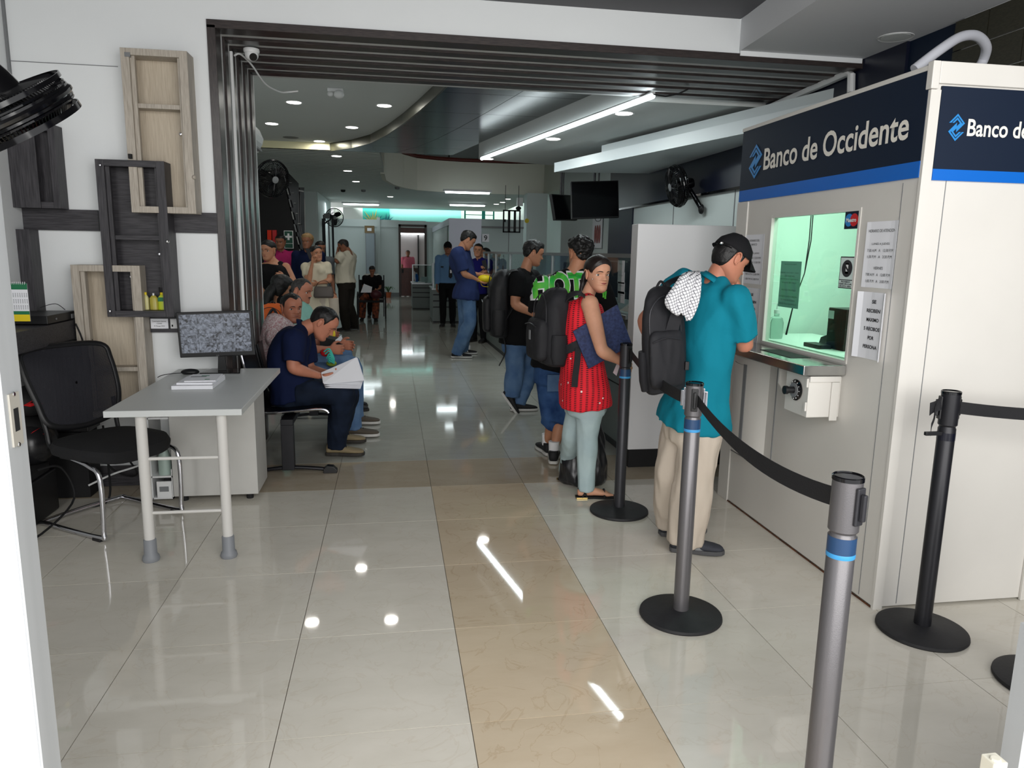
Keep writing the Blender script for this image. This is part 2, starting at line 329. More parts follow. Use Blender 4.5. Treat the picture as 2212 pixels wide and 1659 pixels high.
# dropped beam running askew along the counter
zb = 2.455; q0, q1 = Z(1197, 372, zb), Z(1600, 290, zb); d_ = (q1-q0)/np.linalg.norm(q1-q0); q2 = q0+d_*((2.88-q0[0])/d_[0])
S('trim_5', MB().prism([q0, q2, (2.88, Z(1405, 375, zb)[1], zb)], (0, 0, .11)), mat('white_beam_paint', (222, 230, 232), .5))
q0b = q0+d_*.9+np.array([.12, 0, 0]); q2b = q2+np.array([.12, 0, 0])
S('trim_5', MB().prism([q0b+(0, 0, .11), q2b+(-.12, .4, .11), (2.88, 6.3, zb+.11)], (0, 0, .10)), mat('white_beam_step', (205, 213, 214), .5))
# right hall wall with navy band and navy end
S('wall_right', MB().box((2.9, 2.2, 0), (3.0, 7.3, 2.095)), 'wall_hall'); S('wall_right', MB().box((2.88, 2.2, 2.095), (3.0, 8.35, 3.0)), mat('navy_band', (20, 24, 42), .3))
S('trim_6', MB().box((2.865, 2.75, 2.075), (2.88, 8.35, 2.1)), 'blackg'); S('wall_right', MB().box((2.88, 7.3, 0), (3.0, 8.35, 2.095)), mat('navy_paint', (20, 24, 44), .45))
S('wall_right', MB().box((2.9, 8.35, 0), (3.0, 11.5, 3.2)), 'wall_hall'); S('trim_6', MB().box((2.87, 7.4, 1.37), (2.88, 8.35, 1.39)), 'grey')
for yy in (4.4, 5.9): S('trim_7', MB().box((2.895, yy, 0), (2.9, yy+.012, 2.08)), 'grey')
# slab and balcony
zs = ZH; edge = [(-1.16, 10.05), (-.40, 10.08), (-.38, 11.5), (-.36, 13.2), (-.335, 14.6), (-.165, 15.64), (.08, 16.4), (.416, 17.0), (.95, 17.3), (1.63, 17.45), (2.85, 17.45), (3.8, 17.25)]; edge = csc(edge, .954)
def slatceil():
    m = mat('slatted_ceiling', (200, 206, 202), .55); N, L = NT(m); tc = N.new('ShaderNodeNewGeometry'); w = N.new('ShaderNodeTexWave'); w.bands_direction = 'Y'; w.inputs['Scale'].default_value = 1.6
    L.new(tc.outputs['Position'], w.inputs[0]); bpn = N.new('ShaderNodeBump'); bpn.inputs['Strength'].default_value = .9; bpn.inputs['Distance'].default_value = .05; L.new(w.outputs[0], bpn.inputs['Height']); L.new(bpn.outputs[0], N['Principled BSDF'].inputs['Normal']); return m
S('ceiling', MB().prism([(HX, edge[0][1], zs)]+[(x, y, zs) for x, y in edge]+[(3.8, 25, zs), (HX, 25, zs)], (0, 0, .1)), slatceil())
bl = thing('balcony', 'curved cream balcony parapet with dark red handrail above the hall', 'balcony', (.4, 17, 3.0))
pe = [(x+.012, y-.015) for x, y in edge[3:]]; inn = [(x-.08, y) if i < 4 else (x-.02, y+.1) for i, (x, y) in enumerate(pe)]
put('parapet', MB().rings([[(x, y, zs-.02), (x, y, zs+.72), (u_, v_, zs+.72), (u_, v_, zs-.02)] for (x, y), (u_, v_) in zip(pe, inn)]), mat('parapet_paint', (214, 214, 200), .6), bl)
put('handrail', MB().tube([(x, y+.03, zs+.77) for x, y in pe], .045, 8), mat('dark_red_rail', (92, 34, 26), .4), bl, smooth=True)
for x in (1.2, 2.9, 3.5): put('post', MB().cyl((x, 16.6, 3.6), (x, 16.6, 3.88), .015, n=8), 'matt', bl)
S('wall_back', MB().box((-3.0, 19.5, 3.1), (4.2, 19.6, 5.2)), 'wall_hall'); S('ceiling', MB().box((-3.1, 3.9, 5.1), (4.6, 26, 5.2)), 'ceil_hall')
S('wall_left', MB().box((-3.05, 3.9, 3.22), (-2.95, 26, 5.1)), 'wall_hall'); S('wall_right', MB().box((4.3, 11.5, 0), (4.4, 26, 5.1)), 'wall_hall'); S('wall_back', MB().box((-3.1, 3.82, 3.22), (4.4, 3.9, 5.1)), 'wall_hall')
S('wall_right', MB().box((3.0, 3.92, 3.1), (3.1, 11.5, 5.1)), 'wall_hall'); S('trim_8', MB().prism([(3.55, 16.45, 2.93), (4.3, 16.45, 2.93), (4.3, 12.0, 2.93), (3.8, 12.0, 2.93)], (0, 0, .95)), mat('beam_paint', (206, 206, 192), .6))
S('trim_9', MB().box((Y(1135, 600, 16.2)[0], 16.2, 0), (Y(1179, 600, 16.2)[0], 16.6, ZH)), 'wall_hall')
S('wall_back', MB().box((3.0, 11.5, 0), (4.3, 11.6, .4)), 'wall_hall')
# far left: return wall and corridor wall
S('wall_left', MB().box((-2.9, 17.8, 0), (-2.12, 17.9, 3.0)), 'wall_hall'); S('wall_left', MB().box((-2.2, 17.9, 0), (-2.1, 22.1, 3.0)), 'wall_hall')
# far partition with door, above it the sunlit patio
yf = 22.1
fw = MB().box((-2.1, yf, 0), (.02, yf+.1, 2.43)).box((.88, yf, 0), (1.42, yf+.1, 2.4)).box((.02, yf, 2.29), (.88, yf+.1, 2.42)); S('wall_back', fw, 'wall_hall')
S('trim_10', MB().box((-.68, yf-.06, 0), (-.58, yf, 2.5)), 'wall_hall'); S('baseboard_back', MB().box((-.58, yf-.02, 0), (.0, yf, .12)), 'grey'); S('trim_11', MB().box((-2.1, yf-.03, 2.2), (1.4, yf-.0, 2.24)), 'wall_hall')
dr = thing('door_1', None, None, (.45, yf, 0)); dr['kind'] = 'structure'
put('door_frame', MB().box((.0, yf-.05, 0), (.07, yf+.1, 2.3)).box((.83, yf-.05, 0), (.9, yf+.1, 2.3)).box((.0, yf-.05, 2.23), (.9, yf+.1, 2.3)), mat('dark_door_frame', (46, 28, 22), .4), dr)
put('transom', MB().box((.07, yf-.01, 2.03), (.83, yf+.03, 2.23)), 'door_wood', dr)
lf = put('half_door', MB().box((.07, yf-.02, .02), (.62, yf+.02, .92)).box((.13, yf-.03, .1), (.31, yf-.02, .84)).box((.38, yf-.03, .1), (.56, yf-.02, .84)), 'door_wood', dr)
put('latch', MB().box((.09, yf-.05, .76), (.15, yf-.02, .88)), 'matt', lf)
S('wall_back', MB().box((-.3, 23.6, 0), (1.7, 23.7, 2.43)), mat('pinkish_panel', (208, 196, 196), .6)); S('trim_12', MB().box((.66, 23.55, 0), (.70, 23.6, 2.2)), 'matt')
tb = thing('ceiling_tube_lamp', 'short lit tube lamp seen through the far wooden door', 'tube lamp', (.44, 22.8, 2.08)); put('tube', MB().cyl((.08, 23.55, 2.05), (.88, 23.55, 2.05), .037, n=10), 'tube', tb, smooth=True); put('holder', MB().box((.06, 23.56, 2.02), (.90, 23.6, 2.11)), 'white', tb)
# patio wall in daylight, with a painted plant, seen above the partition
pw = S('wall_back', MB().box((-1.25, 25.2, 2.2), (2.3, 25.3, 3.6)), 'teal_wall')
S('wall_back', MB().box((-2.3, 25.9, 0), (4.3, 26, 5.1)), mat('patio_white', (235, 240, 232), .7))
S('wall_back', MB().prism([(-1.9, 24.9, 2.3), (-1.2, 25.15, 2.3), (-1.2, 25.2, 2.3), (-1.9, 25.2, 2.3)], (0, 0, .65)), 'ceil_hall')
mu = thing('wall_painting', 'teal wall painting of yellow and blue plant leaves above the far partition', 'painting', (-.7, 25.15, 2.6))
put('board', MB().box((-1.25, 25.14, 2.36), (-.28, 25.19, 2.98)), 'teal_paint', mu)
lv = MB(); lb = MB()
for k in range(9):
    a_ = math.radians(20+k*17); L_ = .34+.1*(k % 3); x0, z0 = -.86, 2.42; dx, dz = math.cos(a_)*L_*-1, math.sin(a_)*L_; nx, nz = -dz/L_*.022, dx/L_*.022
    (lv if k < 7 else lb).prism([(x0, 25.13, z0), (x0+dx*.5+nx, 25.13, z0+dz*.5+nz), (x0+dx, 25.13, z0+dz), (x0+dx*.5-nx, 25.13, z0+dz*.5-nz)], (0, -.006, 0))
for k in range(4):
    a_ = math.radians(20+k*22); x0, z0 = -.42, 2.42; L_ = .38; dx, dz = math.cos(a_)*L_, math.sin(a_)*L_; nx, nz = -dz/L_*.02, dx/L_*.02
    lb.prism([(x0, 25.13, z0), (x0+dx*.5+nx, 25.13, z0+dz*.5+nz), (x0+dx, 25.13, z0+dz), (x0+dx*.5-nx, 25.13, z0+dz*.5-nz)], (0, -.006, 0))
put('yellow_leaves', lv, mat('ochre_leaf', (206, 196, 110), .6), mu); put('blue_leaves', lb, mat('blue_leaf', (40, 120, 150), .6), mu)
wn = thing('window_1', None, None, (2.4, 25, 2.6)); wn['kind'] = 'structure'
x0, x1 = Y(1003, 455, 24.9)[0], Y(1068, 455, 24.9)[0]; xm = .62*x1+.38*x0
put('window_frame', MB().box((x0, 24.88, 2.5), (x0+.05, 24.93, 3.0)).box((xm-.04, 24.88, 2.5), (xm+.08, 24.93, 3.0)).box((x1-.05, 24.88, 2.5), (x1, 24.93, 3.0)), 'teal_paint', wn)
for z in (2.6, 2.78, 2.95): put('bar', MB().box((x0, 24.87, z), (x1, 24.9, z+.022)), 'teal_paint', wn)
# room with the figure nine
y9 = 15.; xa, xb, xc = Y(970, 500, y9)[0], Y(1040, 500, y9)[0], Y(1131, 500, y9)[0]; z9 = Y(1040, 473, y9)[2]
M['room9'] = mat('cool_white_panel', (226, 230, 244), .55); M['room9g'] = mat('pale_green_panel', (176, 192, 190), .5)
S('wall_right', MB().box((xa, y9, 0), (xb, y9+.08, z9)), 'room9'); S('wall_right', MB().box((xb, y9, z9-.16), (xc, y9+.08, z9)), 'room9g'); S('wall_right', MB().box((xb, y9+.03, 0), (xc, y9+.08, z9-.16)), 'room9g')
S('trim_13', MB().box((xb, y9-.02, z9-.2), (xc, y9+.02, z9-.16)), 'grey'); S('wall_right', MB().box((xa, y9+.08, z9-.15), (xa+.08, 22.1, z9)), 'room9'); S('wall_right', MB().box((xa+.02, y9+.9, 0), (xa+.06, 22.1, z9-.15)), 'room9g'); S('trim_14', MB().box((xa+.1, y9+.08, 0), (xa+.16, y9+.85, z9-.15)), 'matt')
for x in (xc-.35,): S('trim_15', MB().box((x, y9+.02, 0), (x+.015, y9+.03, z9-.18)), 'grey')
sg = thing('number_sign', 'white paper sign with the number 9 on the far cubicle', 'sign', Y(1050, 513, y9-.02)); p = Y(1049, 514, y9-.03)
put('sheet', MB().box(p-(.08, 0, .09), p+(.08, .006, .09)), 'paper', sg); text('9', .075, p-(0, .004, 0), (1, 0, 0), (0, 0, 1), 'ink', sg, height=.12, bold=.01)
gr = thing('window_grille', 'black barred metal grille hung beside the far pillar', 'grille', Y(1105, 478, 14.5)); a, b_ = Y(1087, 453, 14.5), Y(1124, 503, 14.5)
put('frame', MB().box((a[0], 14.5, a[2]-.03), (b_[0], 14.54, a[2])).box((a[0], 14.5, b_[2]), (b_[0], 14.54, b_[2]+.03)).box((a[0], 14.5, b_[2]), (a[0]+.03, 14.54, a[2])).box((b_[0]-.03, 14.5, b_[2]), (b_[0], 14.54, a[2])), 'matt', gr)
for t in (.35, .68): x = a[0]+t*(b_[0]-a[0]); put('bar', MB().box((x-.025, 14.5, b_[2]), (x+.025, 14.54, a[2])), 'matt', gr)
put('hang_rod', MB().cyl((a[0]+.05, 14.52, a[2]), (a[0]+.05, 14.52, 2.95), .006, n=6), 'matt', gr); put('hang_rod', MB().cyl((b_[0]-.05, 14.52, a[2]), (b_[0]-.05, 14.52, 2.95), .006, n=6), 'matt', gr)
put('lock', MB().box((a[0]+.02, 14.48, .5*(a[2]+b_[2])-.02), (a[0]+.06, 14.5, .5*(a[2]+b_[2])+.04)), 'matt', gr)
# ---------------------------------------------------------------- lamps of the hall
def downlight(px, py, z, label, w=.085, on=True, y=None):
    p = Z(px, py, z); o = thing('downlight', label, 'downlight', p, 'round downlights in the hall ceiling')
    put('lamp_trim', MB().lathe([(w*.9, -.002), (w*1.08, -.004), (w*1.08, .002)], p, n=20), 'white', o); put('diffuser', MB().lathe([(.001, -.007), (w*.88, -.005), (w*.9, .002)], p, n=20), 'lamp', o)
    return p
DL = [((635, 221), ZL, 'lit round downlight beside the white emergency lamp'), ((830, 228), ZL, 'lit round downlight nearest the curved metal panel edge'), ((587, 267), ZL, 'lit round downlight nearest the left wall above the air conditioner'), ((760, 275), ZL, 'lit round downlight midway along the curved metal edge'), ((690, 305), ZL, 'lit round downlight over the cream ceiling step'),
      ((727, 337), ZH, 'first lit downlight just beyond the cream step'), ((751, 369), ZH, 'second lit downlight beyond the cream step'), ((769, 392), ZH, 'third lit downlight beyond the cream step'), ((843, 425), ZH, 'lit downlight alone under the curved balcony'),
      ((1348, 245), ZR, 'lit downlight beside the near end of the long tube lamp'), ((1195, 300), ZR, 'lit downlight beside the middle of the long tube lamp'), ((1053, 343), ZR, 'lit downlight at the far end of the long tube lamp'),
      ((1097, 430), ZH, 'nearest of three small downlights before the far pillar'), ((1086, 437), ZH, 'middle of three small downlights before the far pillar'), ((1072, 441), ZH, 'farthest of three small downlights before the far pillar')]
for (a, z, lab) in DL: downlight(*a, z, lab)
def lamp_area(loc, e, s=.5, col=(1, .97, .9)):
    return area('hall_lamp_light', loc, (0, 0, 0), s, s, e, col)
lt = thing('tube_lamp', 'long bright row of tube lamps along the right hall ceiling', 'tube lamp', Z(1220, 275, ZR))
pa, pb = Z(1412, 207, ZR-.02), Z(1040, 343, ZR-.02); dd = (pb-pa)/4
for k in range(4): put('tube', MB().tube([pa+dd*k+dd*.008, pa+dd*(k+1)-dd*.008], .02, 10), 'tube', lt, smooth=True)
put('rail', MB().tube([pa+(0, 0, .022), pb+(0, 0, .022)], .014, 6), 'white', lt); put('cable', MB().tube([pa+(.0, -.0, .01), pa+(.06, -.1, -.02), pa+(.14, -.16, -.01), pa+(.2, -.2, .02)], .006, 6), 'matt', lt, smooth=True)
for (x0, y0, x1, y1, lab) in [(962, 415, 1057, 418, 'lit tube lamp under the balcony, the nearest across the ceiling'), (742, 441, 818, 443, 'lit tube lamp above the painted plant wall'), (972, 443, 1047, 445, 'lit tube lamp behind the nearest one, before the teal window')]:
    a, b_ = Z(x0, y0, ZH-.07), Z(x1, y1, ZH-.07); b_[1] = a[1]; o = thing('tube_lamp', lab, 'tube lamp', (a+b_)/2)
    put('tube', MB().box(a-(0, .04, .02), b_+(0, .04, .02)), 'tube', o, bevel=.01); put('housing', MB().box(a+(-.05, -.06, .02), b_+(.05, .06, .07)), 'white', o, bevel=.005)
def disc(p, e, r=.15, col=(1, .97, .9)):
    l = bpy.data.lights.new('downlight_light', 'AREA'); l.shape = 'DISK'; l.size = r; l.energy = e; l.color = col; o = bpy.data.objects.new('downlight_light', l); COL.objects.link(o); o.location = (p[0], p[1], p[2]-.012)
for (a, z, lab) in DL:
    if z == ZL or lab.startswith(('first', 'third', 'lit')): disc(Z(*a, z), 2.4 if a[0] > 1000 else 3.)
area('hall_tube_light', tuple((pa+pb)/2-(0, 0, .03)), (0, 0, math.atan2(pb[1]-pa[1], pb[0]-pa[0])), 4.3, .04, 22, (.84, .97, 1))
area('far_tube_light', (1.6, 17.6, 2.82), (0, 0, 0), 1.3, .08, 15, (.86, .97, 1)); area('far_tube_light', (-1.4, 20.2, 2.82), (0, 0, 0), 1.2, .08, 14, (.86, .97, 1))
area('patio_daylight', (.6, 24.2, 4.9), (math.radians(38), 0, 0), 4.5, 1.2, 330, (.95, 1, .97))
area('booth_inside_light', (2.2, 1.25, 2.12), (0, 0, 0), .5, .5, 18, (.95, 1, .97))  # area light brightening the booth inside; no lamp fixture there
# ================================================================= FRONT ROOM THINGS
BX = 1.79
# ---------- bank booth
bo = thing('teller_booth', 'tall cream metal bank teller booth with service window and navy name signs', 'booth', (2.3, 1.3, 0))
by0, by1, bx1, bz = .53, 2.045, 2.53, 2.205
wy0, wy1, wz0, wz1 = .893, 1.648, 1.022, 1.688
t = .03
put('wall_panel', MB().box((BX, by0, .01), (BX+t, wy0, 2.16)).box((BX, wy1, .01), (BX+t, by1, 2.16)).box((BX, wy0, .01), (BX+t, wy1, wz0)).box((BX, wy0, wz1), (BX+t, wy1, 2.16)), 'booth', bo)
put('wall_panel', MB().box((BX+t, by0, .01), (bx1+.6, by0+t, 2.16)), 'booth', bo)
put('back_panel', MB().box((bx1+.5, by0+t, .01), (bx1+.53, by1, 2.16)).box((BX+t, by1-t, .01), (bx1+.5, by1, 2.16)), 'boothin', bo)
put('inner_panel', MB().box((BX+t+.001, by0+t+.001, .9), (BX+t+.006, wy0-.002, 2.1)), 'boothin', bo)
put('roof', MB().box((BX+.01, by0+.01, 2.13), (bx1+.6, by1, 2.17)), 'booth', bo)
put('top_rim', MB().box((BX-.012, by0-.012, 2.115), (BX+.02, by0+.02, bz+.01)).box((BX+.0201, by0-.0115, 2.135), (bx1+.6, by0+.02, bz+.0095)).box((BX-.01, by0+.0201, 2.185), (BX+.02, by1+.005, bz)), 'booth', bo, bevel=.003)
put('corner_post', MB().prism([(BX-.006, by0-.006, 0), (BX+.037, by0-.006, 0), (BX+.037, by0-.001, 0), (BX-.001, by0-.001, 0), (BX-.001, by0+.009, 0), (BX-.006, by0+.009, 0)], (0, 0, 2.113)), 'booth', bo)
put('corner_post', MB().box((BX-.008, by1-.12, 0), (BX+.01, by1+.008, 1.79)), 'booth', bo, bevel=.002)
put('door_frame', MB().box((2.50, by0-.014, 0), (2.56, by0, 2.13)), 'booth', bo, bevel=.003)
put('seam', MB().box((1.895, by0-.0015, .02), (1.898, by0, 2.1)).box((BX-.0015, .63, .02), (BX, .633, 1.78)), 'grey', bo)
M['rust'] = mat('rust', (110, 62, 30), .9, col2=(60, 40, 28), noise_scale=30)
put('rusty_edge', MB().box((BX-.004, by0, 0), (BX, by1, .006)), 'rust', bo)
# window: frame, pane
put('window_frame', MB().box((BX-.004, wy0-.012, wz0-.012), (BX+.035, wy0+.002, wz1+.012)).box((BX-.004, wy1-.002, wz0-.012), (BX+.035, wy1+.012, wz1+.012)).box((BX-.0038, wy0+.002, wz1-.002), (BX+.0348, wy1-.002, wz1+.01)).box((BX-.0038, wy0+.002, wz0-.012), (BX+.0348, wy1-.002, wz0+.002)), 'booth', bo)
put('window_pane', MB().box((BX+.012, wy0+.001, wz0+.001), (BX+.018, wy1-.001, wz1-.001)), 'gglass', bo)
# stainless shelf
sh = put('shelf', MB().prism([(1.585, .885, .958), (BX, .878, .958), (BX, 2.0, .958), (1.585, 2.0, .958)], (0, 0, .046)), 'steel', bo, bevel=.004)
put('tray', MB().box((1.655, 1.12, 1.004), (1.76, 1.42, 1.006)), 'matt', sh)
# deposit drawer with dial
db = put('deposit_box', MB().box((1.63, .905, .76), (BX, 1.10, .95)), 'booth', bo, bevel=.003)
put('hinge', MB().box((1.622, .91, .90), (1.632, .922, .94)).box((1.622, .91, .79), (1.632, .922, .83)), 'booth', db)
put('side_brace', MB().box((1.63, .897, .925), (BX-.01, .906, .952)).box((BX-.05, .896, .745), (BX-.012, .904, .924)), 'booth', db, bevel=.002)
dl = put('dial', MB().lathe([(.048, 0), (.05, .006), (.038, .012), (.036, .014)], (1.629, 1.0, .872), (-1, 0, 0), 32), 'blackg', db, smooth=True)
put('dial_ring', MB().lathe([(.030, .0), (.034, .0), (.034, .016), (.030, .016)], (1.628, 1.0, .872), (-1, 0, 0), 32), 'grey', dl, smooth=True)
mk = MB()
for k in range(12):
    a = k*math.pi/6; mk.obox((1.616, 1.0+.027*math.cos(a)*1.5, .872+.027*math.sin(a)*1.5), (.001, 0, 0), (0, .003*math.cos(a), .003*math.sin(a)), (0, -.0012*math.sin(a), .0012*math.cos(a)))
put('dial_marks', mk, 'white', dl); put('knob', MB().lathe([(.016, .01), (.016, .045), (.02, .048), (.02, .062), (.015, .064)], (1.628, 1.0, .872), (-1, 0, 0), 24), 'black', dl, smooth=True)
put('bracket', MB().prism([(BX-.12, 1.245, .955), (BX-.12, 1.245, .86), (BX-.08, 1.245, .80), (BX-.06, 1.245, .955)], (0, -.012, 0)).box((BX-.02, 1.23, .80), (BX, 1.25, .955)), 'booth', bo)
# curved hatch at the left
ch = MB(); cyc, hw = 1.72, .19
arc = [(BX-.075*math.cos((s_)*math.pi/2)**.6, cyc+s_*hw) for s_ in np.linspace(-1, 1, 15)]
ch.prism([(x, y, .37) for x, y in arc]+[(BX, cyc+hw, .37), (BX, cyc-hw, .37)], (0, 0, .55)); hc = put('hatch', ch, 'booth', bo, smooth=True)
put('hatch_door', MB().prism([(x-.004, y, .40) for x, y in arc[6:13]]+[(x+.01, y, .40) for x, y in arc[6:13]][::-1], (0, 0, .48)), 'booth', hc)
hpl = put('hatch_plate', MB().box((BX-.004, 1.46, .33), (BX, 1.95, .93)), 'booth', bo, bevel=.001); put('plate_edge', MB().box((BX-.005, 1.456, .325), (BX-.0005, 1.460, .93)), 'grey', hpl); put('plate_rim', MB().box((BX-.005, 1.456, .321), (BX-.0005, 1.95, .325)), 'grey', hpl); put('door_gap', MB().prism([(x-.0045, y, .385) for x, y in arc[5:7]]+[(x-.001, y, .385) for x, y in arc[5:7]][::-1], (0, 0, .5)), 'grey', hc)
# name signs
def bank_sign(name, o, c, r, u, w, h, tw, th, tc, lc, lw, lh, stripe, label):
    c, r, u = map(np.asarray, (c, r, u)); n = np.cross(r, u)
    sgn = put(name, MB().obox(c+n*.004, r*w/2, u*h/2, n*.004), 'navy', o)
    put('blue_stripe', MB().obox(c-u*(h/2+stripe/2)+n*.004, r*w/2, u*stripe/2, n*.0042), 'blue', sgn)
    return sgn, n
def diamond(c, r, u, w, h, n, par):
    c = np.asarray(c); r = np.asarray(r, float); u = np.asarray(u, float)
    mb = MB(); dk = MB()
    for s_ in (1, -1):
        cc = c+u*s_*h*.16; W_, H_ = w*.5, h*.34
        o_ = [cc+r*W_, cc+u*H_, cc-r*W_, cc-u*H_]; i_ = [cc+(p-cc)*.36 for p in o_]
        for k in range(4):
            if s_ == 1 and k == 2: continue
            if s_ == -1 and k == 0: continue
            a, b_, b2, a2 = o_[k], o_[(k+1) % 4], i_[(k+1) % 4], i_[k]
            mb.prism([a+n*.009, b_+n*.009, b2+n*.009, a2+n*.009], n*.001)
        q = [cc+(p-cc)*.68 for p in o_]
        for k in (0, 1) if s_ == 1 else (2, 3):
            a, b_ = q[k], q[(k+1) % 4]; d = unit(np.cross(b_-a, n))*w*.018; dk.prism([a+d+n*.0102, b_+d+n*.0102, b_-d+n*.0102, a-d+n*.0102], n*.0006)
    put('emblem', mb, 'logo', par); put('emblem_line', dk, 'navy', par)
r_, u_ = (0, -1, 0), (0, 0, 1)
sg, n_ = bank_sign('front_sign', bo, (BX-.0, (2.04+.54)/2, (2.19+1.855)/2), r_, u_, 1.50, .335, 0, 0, 0, 0, 0, 0, .062, '')
M['cream2'] = M['cream']
text('Banco de Occidente', 1.15, (BX-.009, 1.197, 2.003), r_, u_, 'cream', sg, height=.115, bold=.018)
diamond((BX, 1.868, 2.003), r_, u_, .145, .185, n_, sg)
xs0 = 1.828; sg2, n2_ = bank_sign('side_sign', bo, (xs0+.45, by0, (2.127+1.825)/2), (1, 0, 0), u_, .90, .302, 0, 0, 0, 0, 0, 0, .042, '')
text('Banco de Occidente', .60, (1.954+.30, by0-.009, 1.982), (1, 0, 0), u_, 'cream', sg2, height=.064, bold=.018)
diamond((1.906, by0, 1.98), (1, 0, 0), u_, .068, .10, n2_, sg2)
# things inside the booth
def paper_on(name, label, c, r, u, w, h, lines, group=None, m='paper', curl=0., cat='notice', th=.0016, tm='ink', bold=0.):
    c, r, u = np.asarray(c, float), unit(r), unit(u); n = np.cross(r, u); o = thing(name, label, cat, c, group)
    mb = MB(); K = 9; pts = []
    for i in range(K):
        s_ = i/(K-1)*2-1; off = th+curl*(max(0, s_-.55)*2.2)**2*.03+curl*(max(0, -s_-.6)*2.2)**2*.02+abs(math.sin(i*2.1))*.0016*min(curl, 1.)
        pts.append((s_, off))
    R0 = [c+r*w/2*s_+n*of-u*h/2 for s_, of in pts]; R1 = [p+u*h for p in R0]; B0 = [p-n*.0008 for p in R0]; B1 = [p-n*.0008 for p in R1]
    for i in range(K-1):
        mb.add([R0[i], R0[i+1], R1[i+1], R1[i], B0[i], B0[i+1], B1[i+1], B1[i]], [(0, 1, 2, 3), (7, 6, 5, 4), (0, 4, 5, 1), (3, 2, 6, 7), (0, 3, 7, 4), (1, 5, 6, 2)])
    put('sheet', mb, m, o)
    for (s_, wf, yf_, hf) in lines:
        text(s_, w*wf, c+u*h*yf_+n*(th+.0022), r, u, tm, o, height=h*hf, bold=bold)
    return o
yo = lambda a: a
paper_on('notice', 'upper printed hours notice right of the booth window, HORARIO DE ATENCION', (BX, .727, 1.497), r_, u_, .202, .276,
         [('HORARIO DE ATENCION', .84, .36, .045), ('LUNES A JUEVES', .56, .16, .042), ('7:30 A.M   A   12:30 P.M', .82, .065, .042), ('1:30 P.M   A   3:30 P.M', .78, -.03, .042), ('VIERNES', .3, -.2, .042), ('7:00 A.M   A   12:00 P.M', .78, -.30, .042), ('1:00 P.M   A   3:00 P.M', .74, -.40, .042)], 'paper notices on the booth', curl=.2)
paper_on('notice', 'lower paper notice right of the window, curling at its edges, SE RECIBEN MAXIMO 5 RECIBOS', (BX, .728, 1.198), r_, u_, .200, .285,
         [('SE', .14, .36, .055), ('RECIBEN', .44, .225, .055), ('MAXIMO', .40, .09, .055), ('5 RECIBOS', .52, -.045, .055), ('POR', .2, -.18, .055), ('PERSONA', .46, -.315, .055)], 'paper notices on the booth', curl=1., bold=.03)
paper_on('notice', 'upper printed hours notice left of the booth window, HORARIO DEL BANCO', (BX, 1.82, 1.465), r_, u_, .235, .275,
         [('HORARIO DEL', .5, .38, .042), ('BANCO', .28, .30, .042), ('LUNES A JUEVES', .56, .12, .04), ('7:30 A.M A 12:30 P.M', .72, .03, .04), ('1:30 P.M A 3:30 P.M', .72, -.06, .04), ('7:00 A.M A 12:00 P.M', .7, -.3, .04), ('1:00 P.M A 3:00 P.M', .68, -.40, .04)], 'paper notices on the booth', curl=.2)
paper_on('notice', 'lower paper notice left of the window partly behind the teal man, SE RECIBEN MAXIMO', (BX, 1.80, 1.15), r_, u_, .225, .31,
         [('SE', .12, .38, .05), ('RECIBEN', .46, .25, .05), ('MAXIMO', .42, .12, .05), ('5 RECIBOS', .52, -.01, .05), ('POR', .2, -.14, .05), ('PERSONA', .46, -.27, .05)], 'paper notices on the booth', curl=.4, bold=.03)
mg = mat('tinted_sheet', (150, 180, 176), .7); mg.node_tree.nodes['Principled BSDF'].inputs['Transmission Weight'].default_value = .75; mg.node_tree.nodes['Principled BSDF'].inputs['Roughness'].default_value = .9; M['tsheet'] = mg
paper_on('notice', 'greyish printed notice behind the booth glass at its left', (BX+.03, 1.47, 1.34), r_, u_, .20, .24,
         [('PARA PAGOS CON TARJETA', .6, .43, .035), ('SE RECIBEN TARJETAS DEBITO Y CREDITO', .86, .25, .03), ('CON PROPIETARIO', .5, .18, .03), ('PRESENTAR CEDULA Y TARJETA ORIGINAL', .9, .11, .03), ('NO SE RECIBEN PAGOS', .7, .04, .03), ('PARA PAGOS CON MONEDA', .7, -.12, .035), ('SE RECIBE EN LA OFICINA PRINCIPAL', .9, -.26, .035), ('DEL BANCO DE OCCIDENTE', .7, -.34, .035), ('UBICADO EN LA CALLE 6N No 17', .85, -.42, .035)], None, 'tsheet')
mc = thing('card_sticker', 'card sticker of a blue and a red circle in the upper window corner', 'sticker', (BX-.001, .943, 1.648)); put('sheet', MB().box((BX-.002, .893, 1.61), (BX+.011, .995, 1.685)), 'navy', mc)
for yy, k in ((.962, 'logo'), (.925, 'red')): put('circle', MB().lathe([(.001, .0), (.028, .0), (.028, .0014), (.001, .0016)], (BX-.0022-(.0004 if k == 'red' else 0), yy, 1.648), (-1, 0, 0), 24), k, mc)
text('Maestro', .072, (BX-.005, .943, 1.648), r_, u_, 'white', mc, height=.018, bold=.03)
ph = thing('phone_ban_sign', 'small no phones sticker on the glass, PROHIBIDO USAR CELULAR EN ESTA AREA', 'sticker', (BX, .943, 1.417)); put('sheet', MB().box((BX-.001, .888, 1.346), (BX+.011, .999, 1.488)), 'ink', ph)
put('border', MB().box((BX-.0018, .893, 1.386), (BX+.01, .994, 1.483)).box((BX-.0018, .893, 1.350), (BX+.01, .994, 1.382)), mat('sticker_grey', (208, 224, 220), .5), ph)
ri = MB().lathe([(.031, 0), (.038, 0), (.038, .001), (.031, .001)], (BX-.002, .943, 1.435), (-1, 0, 0), 28); ri.obox((BX-.0035, .943, 1.435), (.0005, 0, 0), (0, .026, .024), (0, -.003, .003)); put('ban_ring', ri, 'ink', ph)
